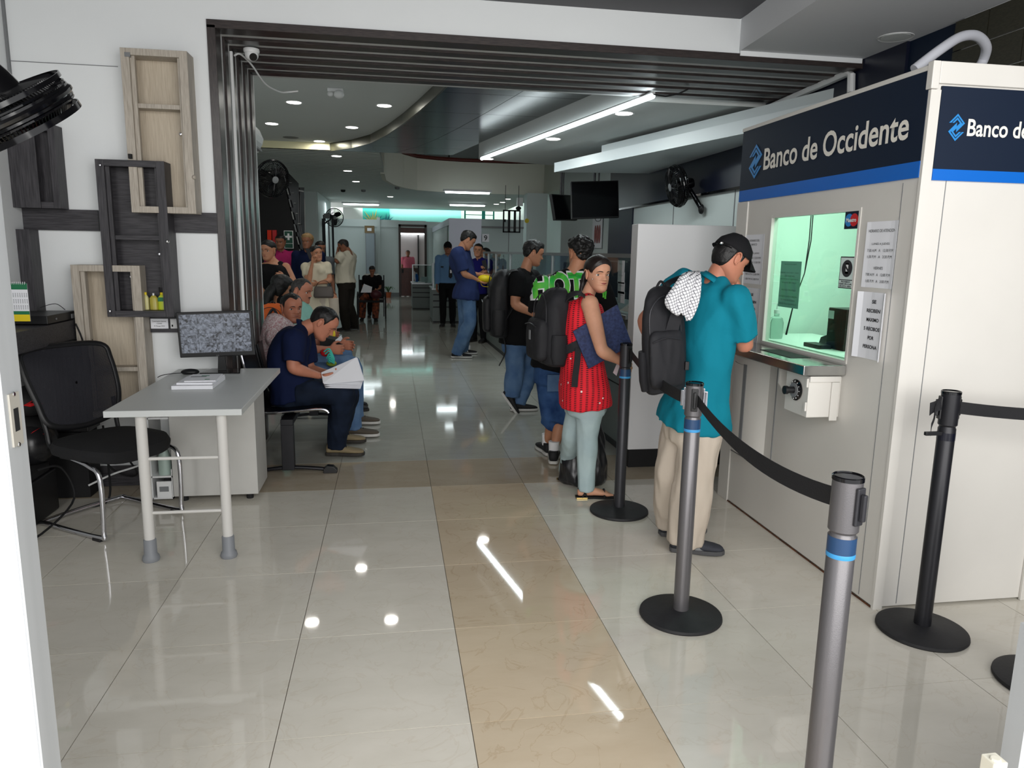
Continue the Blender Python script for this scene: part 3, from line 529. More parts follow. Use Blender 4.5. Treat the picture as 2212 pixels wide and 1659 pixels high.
put('phone_icon', MB().box((BX-.003, .932, 1.412), (BX-.001, .954, 1.458)), 'ink', ph); put('phone_icon', MB().box((BX-.0034, .935, 1.422), (BX-.003, .951, 1.452)), 'white', ph)
text('PROHIBIDO\nUSAR CELULAR\nEN ESTA AREA', .09, (BX-.003, .943, 1.366), r_, u_, 'ink', ph, height=.028, bold=.03)
bq = X(1673, 742, BX+.10); bq[2] = 1.03
bt = thing('sanitizer_bottle', 'clear pump bottle standing behind the booth glass', 'bottle', (BX+.12, 1.52, 1.0))
M['clearp'] = mat('clear_plastic', (214, 236, 228), .1, trans=.85, ior=1.3)
put('bottle_body', MB().lathe([(.001, .0), (.036, 0), (.04, .01), (.04, .09), (.032, .115), (.014, .125), (.014, .14), (.001, .14)], bq, n=24), 'clearp', bt, smooth=True)
put('pump', MB().lathe([(.016, .14), (.016, .16), (.005, .162), (.004, .195), (.001, .195)], bq, n=16).box(bq+(-.05, -.005, .192), bq+(.005, .005, .2)), 'white', bt, smooth=True)
bd = S('trim_16', MB().box((BX+.031, wy0-.25, .96), (BX+.48, wy1+.3, 1.03)), 'boothin')
cp = thing('computer', 'black computer case with a small white label inside the booth', 'computer', (BX+.3, .93, 1.03)); cq = X(1820, 735, BX+.22); put('case', MB().box((BX+.16, cq[1]-.10, 1.03), (BX+.28, cq[1]+.05, 1.235)), 'black', cp, bevel=.004); put('sticker', MB().box((BX+.157, cq[1]+.0, 1.18), (BX+.16, cq[1]+.045, 1.22)), 'paper', cp)
pr_ = thing('receipt_printer', 'small black receipt printer beside the computer case in the booth', 'printer', (BX+.25, 1.1, 1.03)); put('body', MB().prism([(BX+.18, cq[1]+.055, 1.03), (BX+.18, cq[1]+.15, 1.03), (BX+.18, cq[1]+.13, 1.075), (BX+.18, cq[1]+.055, 1.10)], (.12, 0, 0)), 'black', pr_, bevel=.004); put('keypad', MB().box((BX+.08, cq[1]-.02, 1.03), (BX+.15, cq[1]+.12, 1.05)), 'black', pr_, bevel=.003)
for k, dx in enumerate((0, .02)):
    tag(put('cable', MB().tube([X(1757-dx*200, 455, BX+.27), X(1752-dx*200, 520, BX+.27), X(1738, 590, BX+.27), X(1716, 650, BX+.27), X(1698-dx*120, 728, BX+.27)], .003, 6), 'matt', smooth=True), 'thin dark cable hanging inside the booth, the '+('thicker right one' if not k else 'fainter left one'), 'cable')
# hose arch over the booth
hs = thing('duct_hose', 'thick pale grey hose arching over the roof of the bank booth', 'hose', (2.3, 1.2, 2.17))
hp = [Y(*a, y) for a, y in [((1975, 150), 1.0), ((2030, 108), 1.0), ((2075, 80), 1.05), ((2110, 78), 1.1), ((2130, 100), 1.15), ((2125, 128), 1.2), ((2112, 150), 1.2)]]
def spline(P, n=6):
    P = [np.asarray(p, float) for p in P]; out = []
    for i in range(len(P)-1):
        p0, p1, p2, p3 = P[max(i-1, 0)], P[i], P[i+1], P[min(i+2, len(P)-1)]
        for k in range(n):
            t_ = k/n; out.append(.5*((2*p1)+(-p0+p2)*t_+(2*p0-5*p1+4*p2-p3)*t_**2+(-p0+3*p1-3*p2+p3)*t_**3))
    out.append(P[-1]); return out
put('hose', MB().tube(spline(hp), .022, 14), mat('pale_hose', (190, 192, 200), .4), hs, smooth=True)
S('trim_17', MB().tube([X(1655, 235, 2.85), X(1832, 158, 2.85), X(1839, 162, 2.85), X(1838, 200, 2.85)], .026, 8), 'white', smooth=True)
# ---------- entrance leaves
dz = lambda a, b: None
ld = thing('door_2', None, None, (e0-.4, -.86, 0)); ld['kind'] = 'structure'
put('door_leaf', MB().box((e0-.9, -.903, .02), (e0-.004, -.845, 2.3)), 'leaf', ld); put('door_edge', MB().box((e0-.01, -.900, .02), (e0, -.842, 2.3)), 'leaf_edge', ld)
lk = put('strike_plate', MB().box((e0, -.888, Y(48, 960, -.87)[2]), (e0+.003, -.858, Y(44, 848, -.87)[2])), mat('satin_nickel', (188, 184, 174), .4, metal=.25), ld); zc = Y(46, 905, -.87)[2]
put('bolt_slot', MB().box((e0+.003, -.88, zc-.018), (e0+.0035, -.866, zc+.018)), 'matt', lk); put('screw', MB().lathe([(.001, 0), (.004, 0), (.003, .001)], (e0+.003, -.873, zc+.04), (1, 0, 0), 10), 'steel', lk); put('screw', MB().lathe([(.001, 0), (.004, 0), (.003, .001)], (e0+.003, -.873, zc-.04), (1, 0, 0), 10), 'steel', lk)
x2 = Y(2195, 1500, -.9)[0]
rd = thing('door_3', None, None, (x2+.4, -.86, 0)); rd['kind'] = 'structure'
put('door_leaf', MB().box((x2, -.93, .02), (x2+.9, -.885, .75)), 'leaf_edge', rd)
hp_ = Y(2155, 1648, -.98); put('hinge', MB().box(hp_-(.02, .012, .05), hp_+(.012, .02, .008)).cyl(hp_+(-.006, 0, -.05), hp_+(-.006, 0, .012), .010, n=12), mat('cream_hinge', (220, 216, 200), .5), rd, bevel=.002)
# ---------- stanchions
M['navyband'] = mat('blue_band', (32, 62, 98), .35); M['cyan'] = mat('cyan_line', (56, 140, 196), .4)
def stanchion(x, y, m, label, band=True, top=.99):
    o = thing('stanchion', label, 'stanchion', (x, y, 0), 'queue posts around the bank booth')
    put('base', MB().lathe([(.001, 0), (.166, 0), (.170, .006), (.168, .016), (.15, .022), (.05, .028), (.038, .034), (.001, .034)], (x, y, 0), n=48), 'rubber', o, smooth=True)
    po = put('pole', MB().lathe([(.0315, .02), (.0315, top-.145), (.0285, top-.14), (.0285, top-.135), (.001, top-.135)], (x, y, 0), n=32), m, o, smooth=True)
    hd = put('head', MB().lathe([(.001, top-.136), (.029, top-.136), (.034, top-.13), (.034, top-.008), (.001, top-.008)], (x, y, 0), n=32), m, o, smooth=True)
    put('cap', MB().lathe([(.001, top-.01), (.0355, top-.01), (.0355, top-.001), (.033, top+.001), (.031, top-.002), (.001, top-.002)], (x, y, 0), n=32), 'blackg', hd, smooth=True)
    if band:
        put('dark_blue_band', MB().lathe([(.032, top-.145), (.0322, top-.145), (.0322, top-.185), (.032, top-.185)], (x, y, 0), n=32, cap=False), 'navyband', po, smooth=True)
        put('pale_blue_line', MB().lathe([(.0322, top-.185), (.0325, top-.186), (.0325, top-.195), (.0322, top-.196)], (x, y, 0), n=32, cap=False), 'cyan', po, smooth=True)
    return o, hd
def clipslot(hd, x, y, top, ang, m='black'):
    d = np.array([math.cos(ang), math.sin(ang), 0]); s = np.array([-d[1], d[0], 0]); c = np.array([x, y, top-.065])+d*.034
    cl = put('belt_clip', MB().obox(c+d*.002, d*.004, s*.013, (0, 0, .045)), m, hd, bevel=.003)
    put('clip_bar', MB().obox(c+d*.012, d*.006, s*.006, (0, 0, .032)), m, cl, bevel=.003)
def belt(o, a, b, sag, w=.048, n=18, name='belt'):
    a, b = np.asarray(a, float), np.asarray(b, float); mb = MB(); d = unit(np.cross(b-a, (0, 0, 1)))*.0012; R = []
    for i in range(n+1):
        t_ = i/n; p = a+(b-a)*t_-np.array([0, 0, sag*4*t_*(1-t_)]); tw = .12*math.sin(t_*math.pi*2+.6); u = np.array([0, 0, w/2*math.cos(tw)])+unit(d)*w/2*math.sin(tw)
        R.append([p-u-d, p-u+d, p+u+d, p+u-d])
    return put(name, mb.rings(R), 'strap', o)
P1, P2, P3, P4 = (1.062, 1.817), (.94, .582), (.80, -.62), (1.868, .335)
s1, h1 = stanchion(*P1, 'dark_metal', 'dark stanchion with blue band standing beside the woman in red'); s2, h2 = stanchion(*P2, 'grey_metal', 'grey stanchion with blue band standing before the man in teal')
s3, h3 = stanchion(*P3, 'grey_metal', 'grey stanchion nearest the camera, its base out of frame'); s4, h4 = stanchion(*P4, 'black_metal', 'black stanchion at the corner of the bank booth', band=False)
p5 = Z(2262, 1478, 0); s5, h5 = stanchion(p5[0], p5[1], 'black_metal', 'black stanchion mostly hidden by the door leaf at right', band=False)
zb_ = .925
belt(s1, (P1[0]+.02, P1[1]-.03, zb_+.01), (P2[0]-.02, P2[1]+.036, zb_-.005), .03); belt(s2, (P2[0]+.0, P2[1]-.034, zb_), (P3[0]-.0, P3[1]+.036, zb_), .055)
belt(s4, (P4[0]+.036, P4[1], zb_), (2.9, .2, zb_-.0), .03); belt(s4, (P4[0]-.034, P4[1], zb_+.02), (P4[0]-.10, P4[1]-.02, zb_-.0), 0); 
lb_ = [(P4[0]-.034, P4[1]-.01, zb_+.04), (P4[0]-.075, P4[1]-.02, zb_+.0), (P4[0]-.078, P4[1]-.02, zb_-.07)]
belt(s4, lb_[1], (P4[0]-.085, P4[1]-.02, zb_-.08), 0, name='belt_end'); put('belt_clip', MB().box((P4[0]-.115, P4[1]-.035, zb_-.10), (P4[0]-.045, P4[1]-.02, zb_-.085)), 'black', s4, bevel=.003)
clipslot(h3, *P3, .99, -1.25, 'dark_metal'); clipslot(h2, *P2, .99, -1.9); clipslot(h2, *P2, .99, -.3, 'chrome'); clipslot(h2, *P2, .99, 2.5, 'chrome'); clipslot(h1, *P1, .99, -1.2); clipslot(h4, *P4, .99, 0.1); clipslot(h4, *P4, .99, 2.9)
put('band', MB().lathe([(.032, .8), (.0322, .8), (.0322, .83), (.032, .83)], (*P4, 0), n=32, cap=False), mat('dark_band', (14, 16, 30), .3), s4)
# ---------- white partition by the counter
pt = tag(put('partition', MB().box((1.39, 2.67, .13), (2.85, 2.80, 1.682)), mat('white_partition', (226, 226, 228), .5), bevel=.004), 'white boxed partition panel standing behind the man in teal', 'partition')
put('plinth', MB().box((1.40, 2.675, 0), (2.84, 2.79, .13)), 'matt', pt)
# ---------- wall shelves
yA = 2.50
def wshelf(tl, br, yfr, m, mback, label, shelves, fw_=.045, yback=2.62, inner=True, group='open box shelves on the white wall'):
    a, b_ = Y(*tl, yfr), Y(*br, yfr); x0, z1, x1, z0 = a[0], a[2], b_[0], b_[2]
    o = thing('wall_shelf', label, 'shelf', ((x0+x1)/2, 2.6, z0), group)
    f = fw_
    put('side_board', MB().box((x0, yfr, z0), (x0+f, 2.64, z1)), m, o, bevel=.0015); put('side_board', MB().box((x1-f, yfr, z0), (x1, 2.64, z1)), m, o, bevel=.0015)
    mh = m if m != 'wood_dv' else 'wood_d'
    put('top_board', MB().box((x0+f, yfr, z1-f*.8), (x1-f, 2.64, z1)), mh, o, bevel=.0015); put('bottom_board', MB().box((x0+f, yfr, z0), (x1-f, 2.64, z0+f*.8)), mh, o, bevel=.0015)
    put('back_panel', MB().box((x0+f, yback, z0+f*.8), (x1-f, yback+.01, z1-f*.8)), mback, o)
    if inner: put('door_rail', MB().box((x0+f, yfr+.018, z0+f*.8), (x0+f+.022, yfr+.04, z1-f*.8)).box((x1-f-.014, yfr+.02, z0+f*.8), (x1-f, yfr+.04, z1-f*.8)), m, o)
    for py in shelves:
        zz = Y(tl[0]+60, py, yfr+.03)[2]; put('shelf_board', MB().box((x0+f, yfr+.03, zz-.012), (x1-f, yback, zz+.012)), mh, o)
    return o, (x0, x1, z0, z1)
oA, eA = wshelf((258, 102), (424, 462), yA, 'wood_l', 'wood_back', 'pale ash box shelf, the highest one on the wall', [229])
oB, eB = wshelf((204, 343), (376, 685), yA-.008, 'wood_dv', 'wood_d', 'charcoal box shelf holding bottles, between the two pale shelves', [513], yback=2.60)
oC, eC = wshelf((151, 572), (325, 900), yA, 'wood_l', 'wood_back', 'pale ash box shelf, the lowest, behind the mesh chair', [798])
def lockbit(px, py, y, par, m='chrome', r=.011): put('cam_lock', MB().lathe([(.001, 0), (r, 0), (r, .006), (r*.6, .012), (.001, .013)], Y(px, py, y), (0, -1, 0), 14), m, par, smooth=True)
lockbit(391, 290, 2.615, oA); lockbit(217, 357, yA-.01, oB, r=.009); lockbit(345, 549, 2.598, oB); lockbit(283, 598, 2.598, oB); lockbit(238, 672, yA-.01, oB, r=.010); lockbit(420, 383, yA, oA, 'wood_l', .012); lockbit(362, 522, yA-.01, oB, 'steel', .010)
put('lock_bracket', MB().box(Y(268, 112, yA-.004), Y(283, 124, yA+.01)), 'grey', oA, bevel=.001); put('lock_bracket', MB().box(Y(276, 332, yA-.02), Y(288, 344, yA+.01)), 'matt', oA, bevel=.001)
tag(put('wall_board', MB().box((-2.33, 2.62, 1.563), (-1.925, 2.64, 1.683)).box((-1.53, 2.62, 1.563), (-1.262, 2.64, 1.683)), 'wood_d', bevel=.001), 'long charcoal board running across the white wall behind the shelves', 'board')
tag(put('wall_board', MB().box((-1.70, 2.615, .966), (-1.262, 2.64, 1.06)), 'wood_d', bevel=.001), 'short charcoal board on the wall just above the monitor desk', 'board')
def cupb(x0, x1, z0, z1, div, label, yfr=2.53):
    o = thing('wall_cupboard', label, 'cupboard', ((x0+x1)/2, 2.6, z0)); f = .035
    put('side_board', MB().box((x1-f, yfr, z0), (x1, 2.64, z1)), 'wood_dv', o, bevel=.001); put('top_board', MB().box((x0, yfr, z1-f), (x1-f, 2.64, z1)), 'wood_d', o); put('bottom_board', MB().box((x0, yfr, z0), (x1-f, 2.64, z0+f)), 'wood_d', o)
    put('back_panel', MB().box((x0, 2.60, z0+f), (x1-f, 2.64, z1-f)), 'wood_dv', o); put('door', MB().box((x0, yfr-.008, z0+.0), (div, yfr+.01, z1)), 'wood_dv', o, bevel=.001)
    put('hole_strip', MB().box((x1-f-.012, yfr+.03, z0+f), (x1-f, yfr+.034, z1-f)), 'matt', o)
cupb(-2.329, -2.085, 1.683, 2.14, Y(76, 360, 2.5)[0], 'charcoal wall cupboard half hidden by the black fan'); cupb(-2.329, Y(72, 640, 2.5)[0], 1.06, 1.563, -2.26, 'charcoal wall cupboard behind the desk calendar')
S('trim_18', MB().box((-2.33, 2.634, 2.485), (-1.76, 2.641, 2.488)), 'grey'); S('trim_19', MB().box((-2.33, 2.62, 1.7), (-2.318, 2.64, 2.98)), 'grey')
# side counter along the left wall and what is on and under it
cx_ = -2.06; tp = X(160, 691, cx_)[2]; bt_ = X(150, 735, cx_)[2]
sc_ = thing('side_counter', 'charcoal wooden counter fixed along the left wall', 'counter', (-2.2, 2.1, bt_)); put('front_board', MB().box((cx_-.02, 1.5, bt_), (cx_, 2.62, tp)), 'wood_d', sc_, bevel=.001); put('top_board', MB().box((-2.328, 1.5, tp-.02), (cx_-.02, 2.62, tp)), 'wood_d', sc_)
dv_ = thing('video_recorder', 'flat black recorder box lying on the charcoal side counter', 'recorder', (-2.15, 2.4, tp)); put('case', MB().box((-2.32, 2.2, tp+.004), (-2.07, 2.56, tp+.05)), 'black', dv_, bevel=.003); put('port', MB().box((-2.07, 2.5, tp+.01), (-2.066, 2.54, tp+.035)).box((-2.07, 2.3, tp+.02), (-2.0665, 2.31, tp+.03)), 'grey', dv_)
tag(put('cable', MB().tube(spline([(-2.10, 2.5, tp+.06), (-2.17, 2.55, tp+.09), (-2.24, 2.52, tp+.07)]), .002, 5).tube(spline([(-2.05, 2.5, tp-.02), (-2.02, 2.5, tp-.12), (-2.0, 2.52, tp-.3), (-2.05, 2.5, tp-.5)]), .005, 6), 'matt', smooth=True), 'black cable looping from the recorder down behind the counter', 'cable')
ca = thing('desk_calendar', 'green and white desk calendar with a yellow foot strip', 'calendar', Y(45, 690, 2.05)); a, b_ = Y(22, 612, 2.05), Y(66, 694, 2.05); w_ = b_[0]-a[0]; h_ = a[2]-b_[2]; cxm = (a[0]+b_[0])/2
tp2 = b_[2]
put('page', MB().box((a[0]-.03, 2.05, tp2), (b_[0], 2.053, a[2])), 'paper', ca); put('green_header', MB().box((a[0]-.03, 2.048, a[2]-.16*h_), (b_[0], 2.05, a[2])), 'green', ca); put('green_footer', MB().box((a[0]-.03, 2.048, tp2+.18*h_), (b_[0], 2.05, tp2+.27*h_)), 'green', ca)
put('yellow_strip', MB().box((a[0]-.03, 2.047, tp2), (b_[0], 2.05, tp2+.18*h_)), 'yellow', ca)
dm = MB()
for g in range(3):
    for r2 in range(4):
        for c2 in range(7): dm.box((cxm-.032+c2*.0105, 2.0485, tp2+.32*h_+g*.16*h_+r2*.03*h_), (cxm-.028+c2*.0105, 2.05, tp2+.335*h_+g*.16*h_+r2*.03*h_))
put('dates', dm, 'grey', ca); rg = MB()
for k in range(8): rg.tube([(a[0]+k*w_/8, 2.045, a[2]-.006), (a[0]+k*w_/8, 2.05, a[2]+.008), (a[0]+k*w_/8, 2.056, a[2]-.004)], .0012, 5)
put('spiral', rg, 'white', ca)
am = thing('amplifier', 'black amplifier with a row of knobs under the side counter', 'amplifier', (-2.14, 2.35, .42)); put('case', MB().box((-2.32, 2.42, .40), (-2.0, 2.6, .93)), 'black', am, bevel=.006); put('panel', MB().box((-2.30, 2.41, .86), (-2.01, 2.42, .92)), 'dark_metal', am)
for k in range(7): put('knob', MB().lathe([(.010, 0), (.008, .014), (.001, .014)], (-2.27+k*.038, 2.41, .89), (0, -1, 0), 12), 'grey' if k in (1, 2) else 'matt', am)
gm = MB()
for k in range(12): gm.box((-2.29+k*.024, 2.408, .43), (-2.28+k*.024, 2.42, .84))
put('grille', gm, 'dark_metal', am)
st_ = thing('equipment_rack', 'black rack box standing below the amplifier', 'rack', (-2.15, 2.35, 0)); put('case', MB().box((-2.325, 2.42, .0), (-2.02, 2.6, .398)), 'matt', st_, bevel=.005)
for k, (px, py, lab) in enumerate([(75, 865, 'upper black and red motorcycle helmet behind the chair'), (70, 930, 'lower black and red motorcycle helmet behind the chair')]):
    p = Y(px-8, py, 2.22); p[0] = max(p[0], -2.21); o = thing('helmet', lab, 'helmet', p, 'helmets behind the chair'); put('shell', MB().ell(p, (.11, .12, .085), 24, 14), 'matt', o, smooth=True)
    put('red_flash', MB().prism([p+(.02, -.128, .0), p+(.09, -.096, .04), p+(.05, -.122, .012), p+(.1, -.084, .0), p+(.05, -.120, -.01)], (0, -.006, 0)), 'red', o)
gb = thing('plastic_bag', 'black plastic bag bulging under the side counter', 'bag', (-2.2, 1.95, .25)); put('bag', MB().ell((-2.2, 2.2, .40), (.12, .15, .13), 18, 12), mat('black_film', (30, 30, 32), .25), gb, smooth=True)
up = thing('power_unit', 'black power unit on the floor at far left', 'power unit', (-2.2, 2.02, 0)); put('case', MB().box((-2.32, 1.92, 0), (-2.12, 2.25, .24)), 'black', up, bevel=.01); put('button', MB().lathe([(.001, 0), (.012, 0), (.01, .006)], (-2.17, 1.92, .16), (0, -1, 0), 12), 'grey', up); put('lamp', MB().box((-2.2, 1.917, .16), (-2.194, 1.92, .166)), mat('green_led', (120, 220, 80), .4, emit=(.5, 1, .3), estr=2), up)
put('cover', MB().box((-2.31, 1.95, .24), (-2.13, 2.2, .29)), 'matt', up, bevel=.008)
cbs = [[(-2.0, 2.5, .35), (-1.95, 2.55, .15), (-1.85, 2.57, .08), (-1.78, 2.5, .12), (-1.83, 2.52, .2)], [(-2.1, 2.0, .3), (-2.03, 2.1, .28), (-1.98, 2.1, .1), (-2.02, 1.8, .02), (-2.1, 1.6, .01)], [(-1.95, 2.5, .42), (-1.92, 2.45, .2), (-1.88, 2.3, .02), (-1.98, 2.2, .01)]]
for c_, lab in zip(cbs, ('black cable coiled by the baseboard behind the chair', 'black cable drooping from the power unit to the floor', 'black cable hanging behind the chair seat')): tag(put('cable', MB().tube(spline(c_), .006, 7), 'matt', smooth=True), lab, 'cable')
tag(put('cable', MB().tube(spline([(-2.02, 2.4, .08), (-1.9, 2.45, .13), (-1.78, 2.5, .16), (-1.7, 2.52, .2)]), .006, 7), 'white', smooth=True), 'white cable among the black ones behind the chair', 'cable')
# ---------- desk
dk = thing('desk', 'light grey desk with two white legs and a pedestal', 'desk', (-1.22, 2.0, 0))
put('desktop', MB().box((-1.53, 1.39, .712), (-.93, 2.605, .742)), 'desk', dk, bevel=.002)
for lx in (-1.385, -1.03):
    l_ = put('leg', MB().cyl((lx, 1.43, .06), (lx, 1.43, .712), .024, n=24), 'desk_leg', dk, smooth=True)
    put('foot', MB().lathe([(.001, .0), (.036, .0), (.040, .01), (.036, .026), (.029, .036), (.0285, .105), (.026, .11), (.001, .11)], (lx, 1.43, 0), n=28), 'foot', l_, smooth=True)
for zz in (.503, .238): put('crossbar', MB().cyl((-1.385, 1.43, zz), (-1.03, 1.43, zz), .008, n=12), 'desk_leg', dk, smooth=True)
put('pedestal', MB().box((-1.51, 2.27, .035), (-1.035, 2.6, .711)), 'desk_cab', dk, bevel=.002); put('pedestal_foot', MB().cyl((-1.09, 2.31, 0), (-1.09, 2.31, .035), .02, n=12), 'matt', dk); put('pedestal_foot', MB().cyl((-1.46, 2.31, 0), (-1.46, 2.31, .035), .02, n=12), 'matt', dk)
rk = thing('side_rack', 'small cream plastic rack on the floor beside the pedestal', 'rack', (-1.57, 2.35, 0)); put('frame', MB().box((-1.635, 2.28, .02), (-1.625, 2.5, .52)).box((-1.515, 2.28, .02), (-1.52, 2.5, .2)).box((-1.63, 2.28, .02), (-1.515, 2.5, .03)).box((-1.63, 2.28, .15), (-1.515, 2.5, .16)).box((-1.63, 2.28, .5), (-1.515, 2.5, .51)), 'white', rk); put('front', MB().box((-1.60, 2.268, .03), (-1.52, 2.28, .13)), 'white', rk); put('handle', MB().box((-1.585, 2.264, .07), (-1.535, 2.268, .1)), 'grey', rk)
bo_ = thing('spray_bottle', 'pale green bottle with a red collar in the side rack', 'bottle', (-1.565, 2.33, .16)); put('bottle_body', MB().lathe([(.001, 0), (.036, 0), (.036, .10), (.02, .15), (.016, .17), (.001, .17)], (-1.565, 2.33, .16), n=20), mat('milky_green', (168, 186, 178), .4), bo_, smooth=True); put('collar', MB().lathe([(.018, .165), (.018, .19), (.001, .19)], (-1.565, 2.33, .16), n=16), 'red', bo_, smooth=True); put('trigger', MB().lathe([(.015, .19), (.015, .23), (.001, .23)], (-1.565, 2.33, .16), n=12).box((-1.60, 2.32, .385), (-1.56, 2.34, .40)), 'white', bo_)
# monitor
ym = 2.46
mo = thing('monitor', 'black monitor showing sixteen camera views on the desk', 'monitor', (-1.25, 2.48, .742))
c4 = [Y(*a, ym) for a in ((380, 675), (544, 672), (550, 765), (389, 773))]; rr_ = unit((c4[1]-c4[0]+c4[2]-c4[3])); uu_ = unit(np.cross((0, -1, 0), rr_)); uu_ = unit(uu_*np.sign(uu_[2])); mc_ = sum(c4)/4; mw = np.linalg.norm(c4[1]-c4[0]); mh = np.linalg.norm(c4[0]-c4[3]); nn_ = np.cross(rr_, uu_)
put('housing', MB().obox(mc_-nn_*.012, rr_*mw/2, uu_*mh/2, nn_*.014), 'black', mo, bevel=.004)
sm = bpy.data.materials.new('camera_view'); sm.use_nodes = True; N, L = NT(sm); b = N['Principled BSDF']; b.inputs['Roughness'].default_value = .25; b.inputs['Base Color'].default_value = (.01, .01, .01, 1)
g = N.new('ShaderNodeTexCoord'); oi = N.new('ShaderNodeObjectInfo'); vm = N.new('ShaderNodeVectorMath'); vm.operation = 'ADD'; cb = N.new('ShaderNodeCombineXYZ'); mu_ = N.new('ShaderNodeMath'); mu_.operation = 'MULTIPLY'; mu_.inputs[1].default_value = 37; L.new(oi.outputs['Random'], mu_.inputs[0]); L.new(mu_.outputs[0], cb.inputs[0]); L.new(mu_.outputs[0], cb.inputs[2])
L.new(g.outputs['Object'], vm.inputs[0]); L.new(cb.outputs[0], vm.inputs[1]); vo = N.new('ShaderNodeTexVoronoi'); vo.inputs['Scale'].default_value = 60; vo.inputs['Randomness'].default_value = 1; L.new(vm.outputs[0], vo.inputs[0]); ns = N.new('ShaderNodeTexNoise'); ns.inputs['Scale'].default_value = 26; ns.inputs['Detail'].default_value = 5; ns.inputs['Distortion'].default_value = 2.5; L.new(vm.outputs[0], ns.inputs[0])
mx = N.new('ShaderNodeMixRGB'); mx.inputs[0].default_value = .72; hv = N.new('ShaderNodeRGBToBW'); L.new(vo.outputs['Color'], hv.inputs[0]); L.new(hv.outputs[0], mx.inputs[1]); L.new(ns.outputs[0], mx.inputs[2]); cr = N.new('ShaderNodeValToRGB'); L.new(mx.outputs[0], cr.inputs[0]); e = cr.color_ramp.elements; e[0].position = .33; e[0].color = (.008, .009, .015, 1); e[1].position = .62; e[1].color = (.32, .36, .44, 1)
L.new(cr.outputs[0], b.inputs['Emission Color']); b.inputs['Emission Strength'].default_value = .5; M['cctv'] = sm
scr = put('screen', MB().obox(mc_+nn_*.003+uu_*.006, rr_*(mw/2-.012), uu_*(mh/2-.018), nn_*.001), 'blackg', mo)
for i in range(4):
    for j in range(4):
        W_, H_ = (mw-.028)/4, (mh-.04)/4; put('camera_view', MB().obox(mc_+nn_*.0045+rr_*(i-1.5)*W_+uu_*((1.5-j)*H_+.006), rr_*(W_/2-.0006), uu_*(H_/2-.0006), nn_*.0004), 'cctv', scr)
put('stand_neck', MB().prism([(-1.275, 2.485, .75), (-1.225, 2.485, .75), (-1.235, 2.485, .90), (-1.265, 2.485, .90)], (0, .012, 0)), 'black', mo); put('stand_base', MB().prism([(-1.36, 2.40, .743), (-1.13, 2.40, .743), (-1.16, 2.57, .743), (-1.33, 2.57, .743)], (0, 0, .006)), 'blackg', mo, bevel=.002)
text('LG', .014, mc_-uu_*(mh/2-.006)+nn_*.003, rr_, uu_, 'grey', mo)
mo2 = thing('computer_mouse', 'black wired mouse on the grey desk beside the monitor foot', 'mouse', Z(411, 807, .742)); p = Z(411, 808, .742)+(0, 0, .013); put('shell', MB().ell(p, (.052, .031, .019), 20, 12), 'black', mo2, smooth=True); put('cable', MB().tube(spline([p-(.05, 0, .006), p-(.1, .01, .008), p-(.14, .05, .01), p-(.145, .12, .01)]), .0022, 6), 'matt', mo2, smooth=True)
pp = Z(368, 843, .744); 
for k, (dx, dy, rz_, h) in enumerate([(0, 0, 0, .020), (.008, .012, -.03, .010), (.02, .02, .05, .006)]):
    r_k = np.array([math.cos(rz_), math.sin(rz_), 0]); u_k = np.array([-math.sin(rz_), math.cos(rz_), 0]); z0 = .743+[0, .020, .030][k]; c = np.array([-1.275+dx, 2.05+dy, z0+h/2])
    o = thing('papers', ['bottom thick stack of white papers on the desk', 'middle folded document on the paper stack', 'topmost newsletter with a green heading on the paper stack'][k], 'papers', c-(0, 0, h/2), 'papers on the desk'); put('sheets', MB().obox(c, r_k*(.103-.012*k), u_k*(.15-.02*k), (0, 0, h/2)), 'paper', o, bevel=.001)
    if k == 2: put('green_heading', MB().obox(c+u_k*.05+(0, 0, h/2+.0004), r_k*.02, u_k*.008, (0, 0, .0004)).obox(c-u_k*.07+r_k*.03+(0, 0, h/2+.0004), r_k*.012, u_k*.007, (0, 0, .0004)), 'green', o); put('print', MB().obox(c+u_k*.02-r_k*.03+(0, 0, h/2+.0004), r_k*.04, u_k*.012, (0, 0, .0003)), 'grey', o)
# shelf bottles, note, switch
zB = eB[2]+.036
def bottle(px, h, r, m, lab, capm='white', capr=.012, flat=.6):
    p = Y(px, 660, 2.56); p[2] = zB; o = thing('bottle', lab, 'bottle', p, 'bottles on the charcoal shelf'); prof = [(.001, 0), (r, .002), (r, h*.7), (r*.5, h*.85), (capr*.8, h*.88), (.001, h*.88)]
    mb = MB(); R = []; th = np.arange(18)*2*math.pi/18
    for rr2, z in prof: R.append(p+np.stack([rr2*np.cos(th), rr2*flat*np.sin(th), 0*th+z], 1))
    put('bottle_body', mb.rings(R), m, o, smooth=True); put('cap', MB().lathe([(capr, h*.86), (capr, h), (.001, h)], p, n=14), capm, o, smooth=True); return o, p
bottle(292, .085, .014, mat('brown_liquid', (120, 92, 52), .3), 'thin brown bottle at the left end of the charcoal shelf', 'grey'); bottle(316, .105, .017, mat('cream_liquid', (196, 190, 130), .3), 'slim pale yellow bottle on the charcoal shelf', 'yellow', .008)
o, p = bottle(333, .10, .024, mat('gold_film', (176, 164, 70), .3), 'yellowish refill pouch between two bottles', 'white', .006)
o, p = bottle(352, .105, .026, mat('lime_label', (190, 206, 50), .4), 'yellow and green flask with a yellow cap on the charcoal shelf', 'yellow', .012, .5); put('green_label', MB().box(p+(-.022, -.0145, .052), p+(.024, -.0135, .076)), 'green', o)
put('dropper', MB().cyl(p+(-.012, .01, .09), p+(-.017, .01, .135), .005, n=8), 'matt', o)
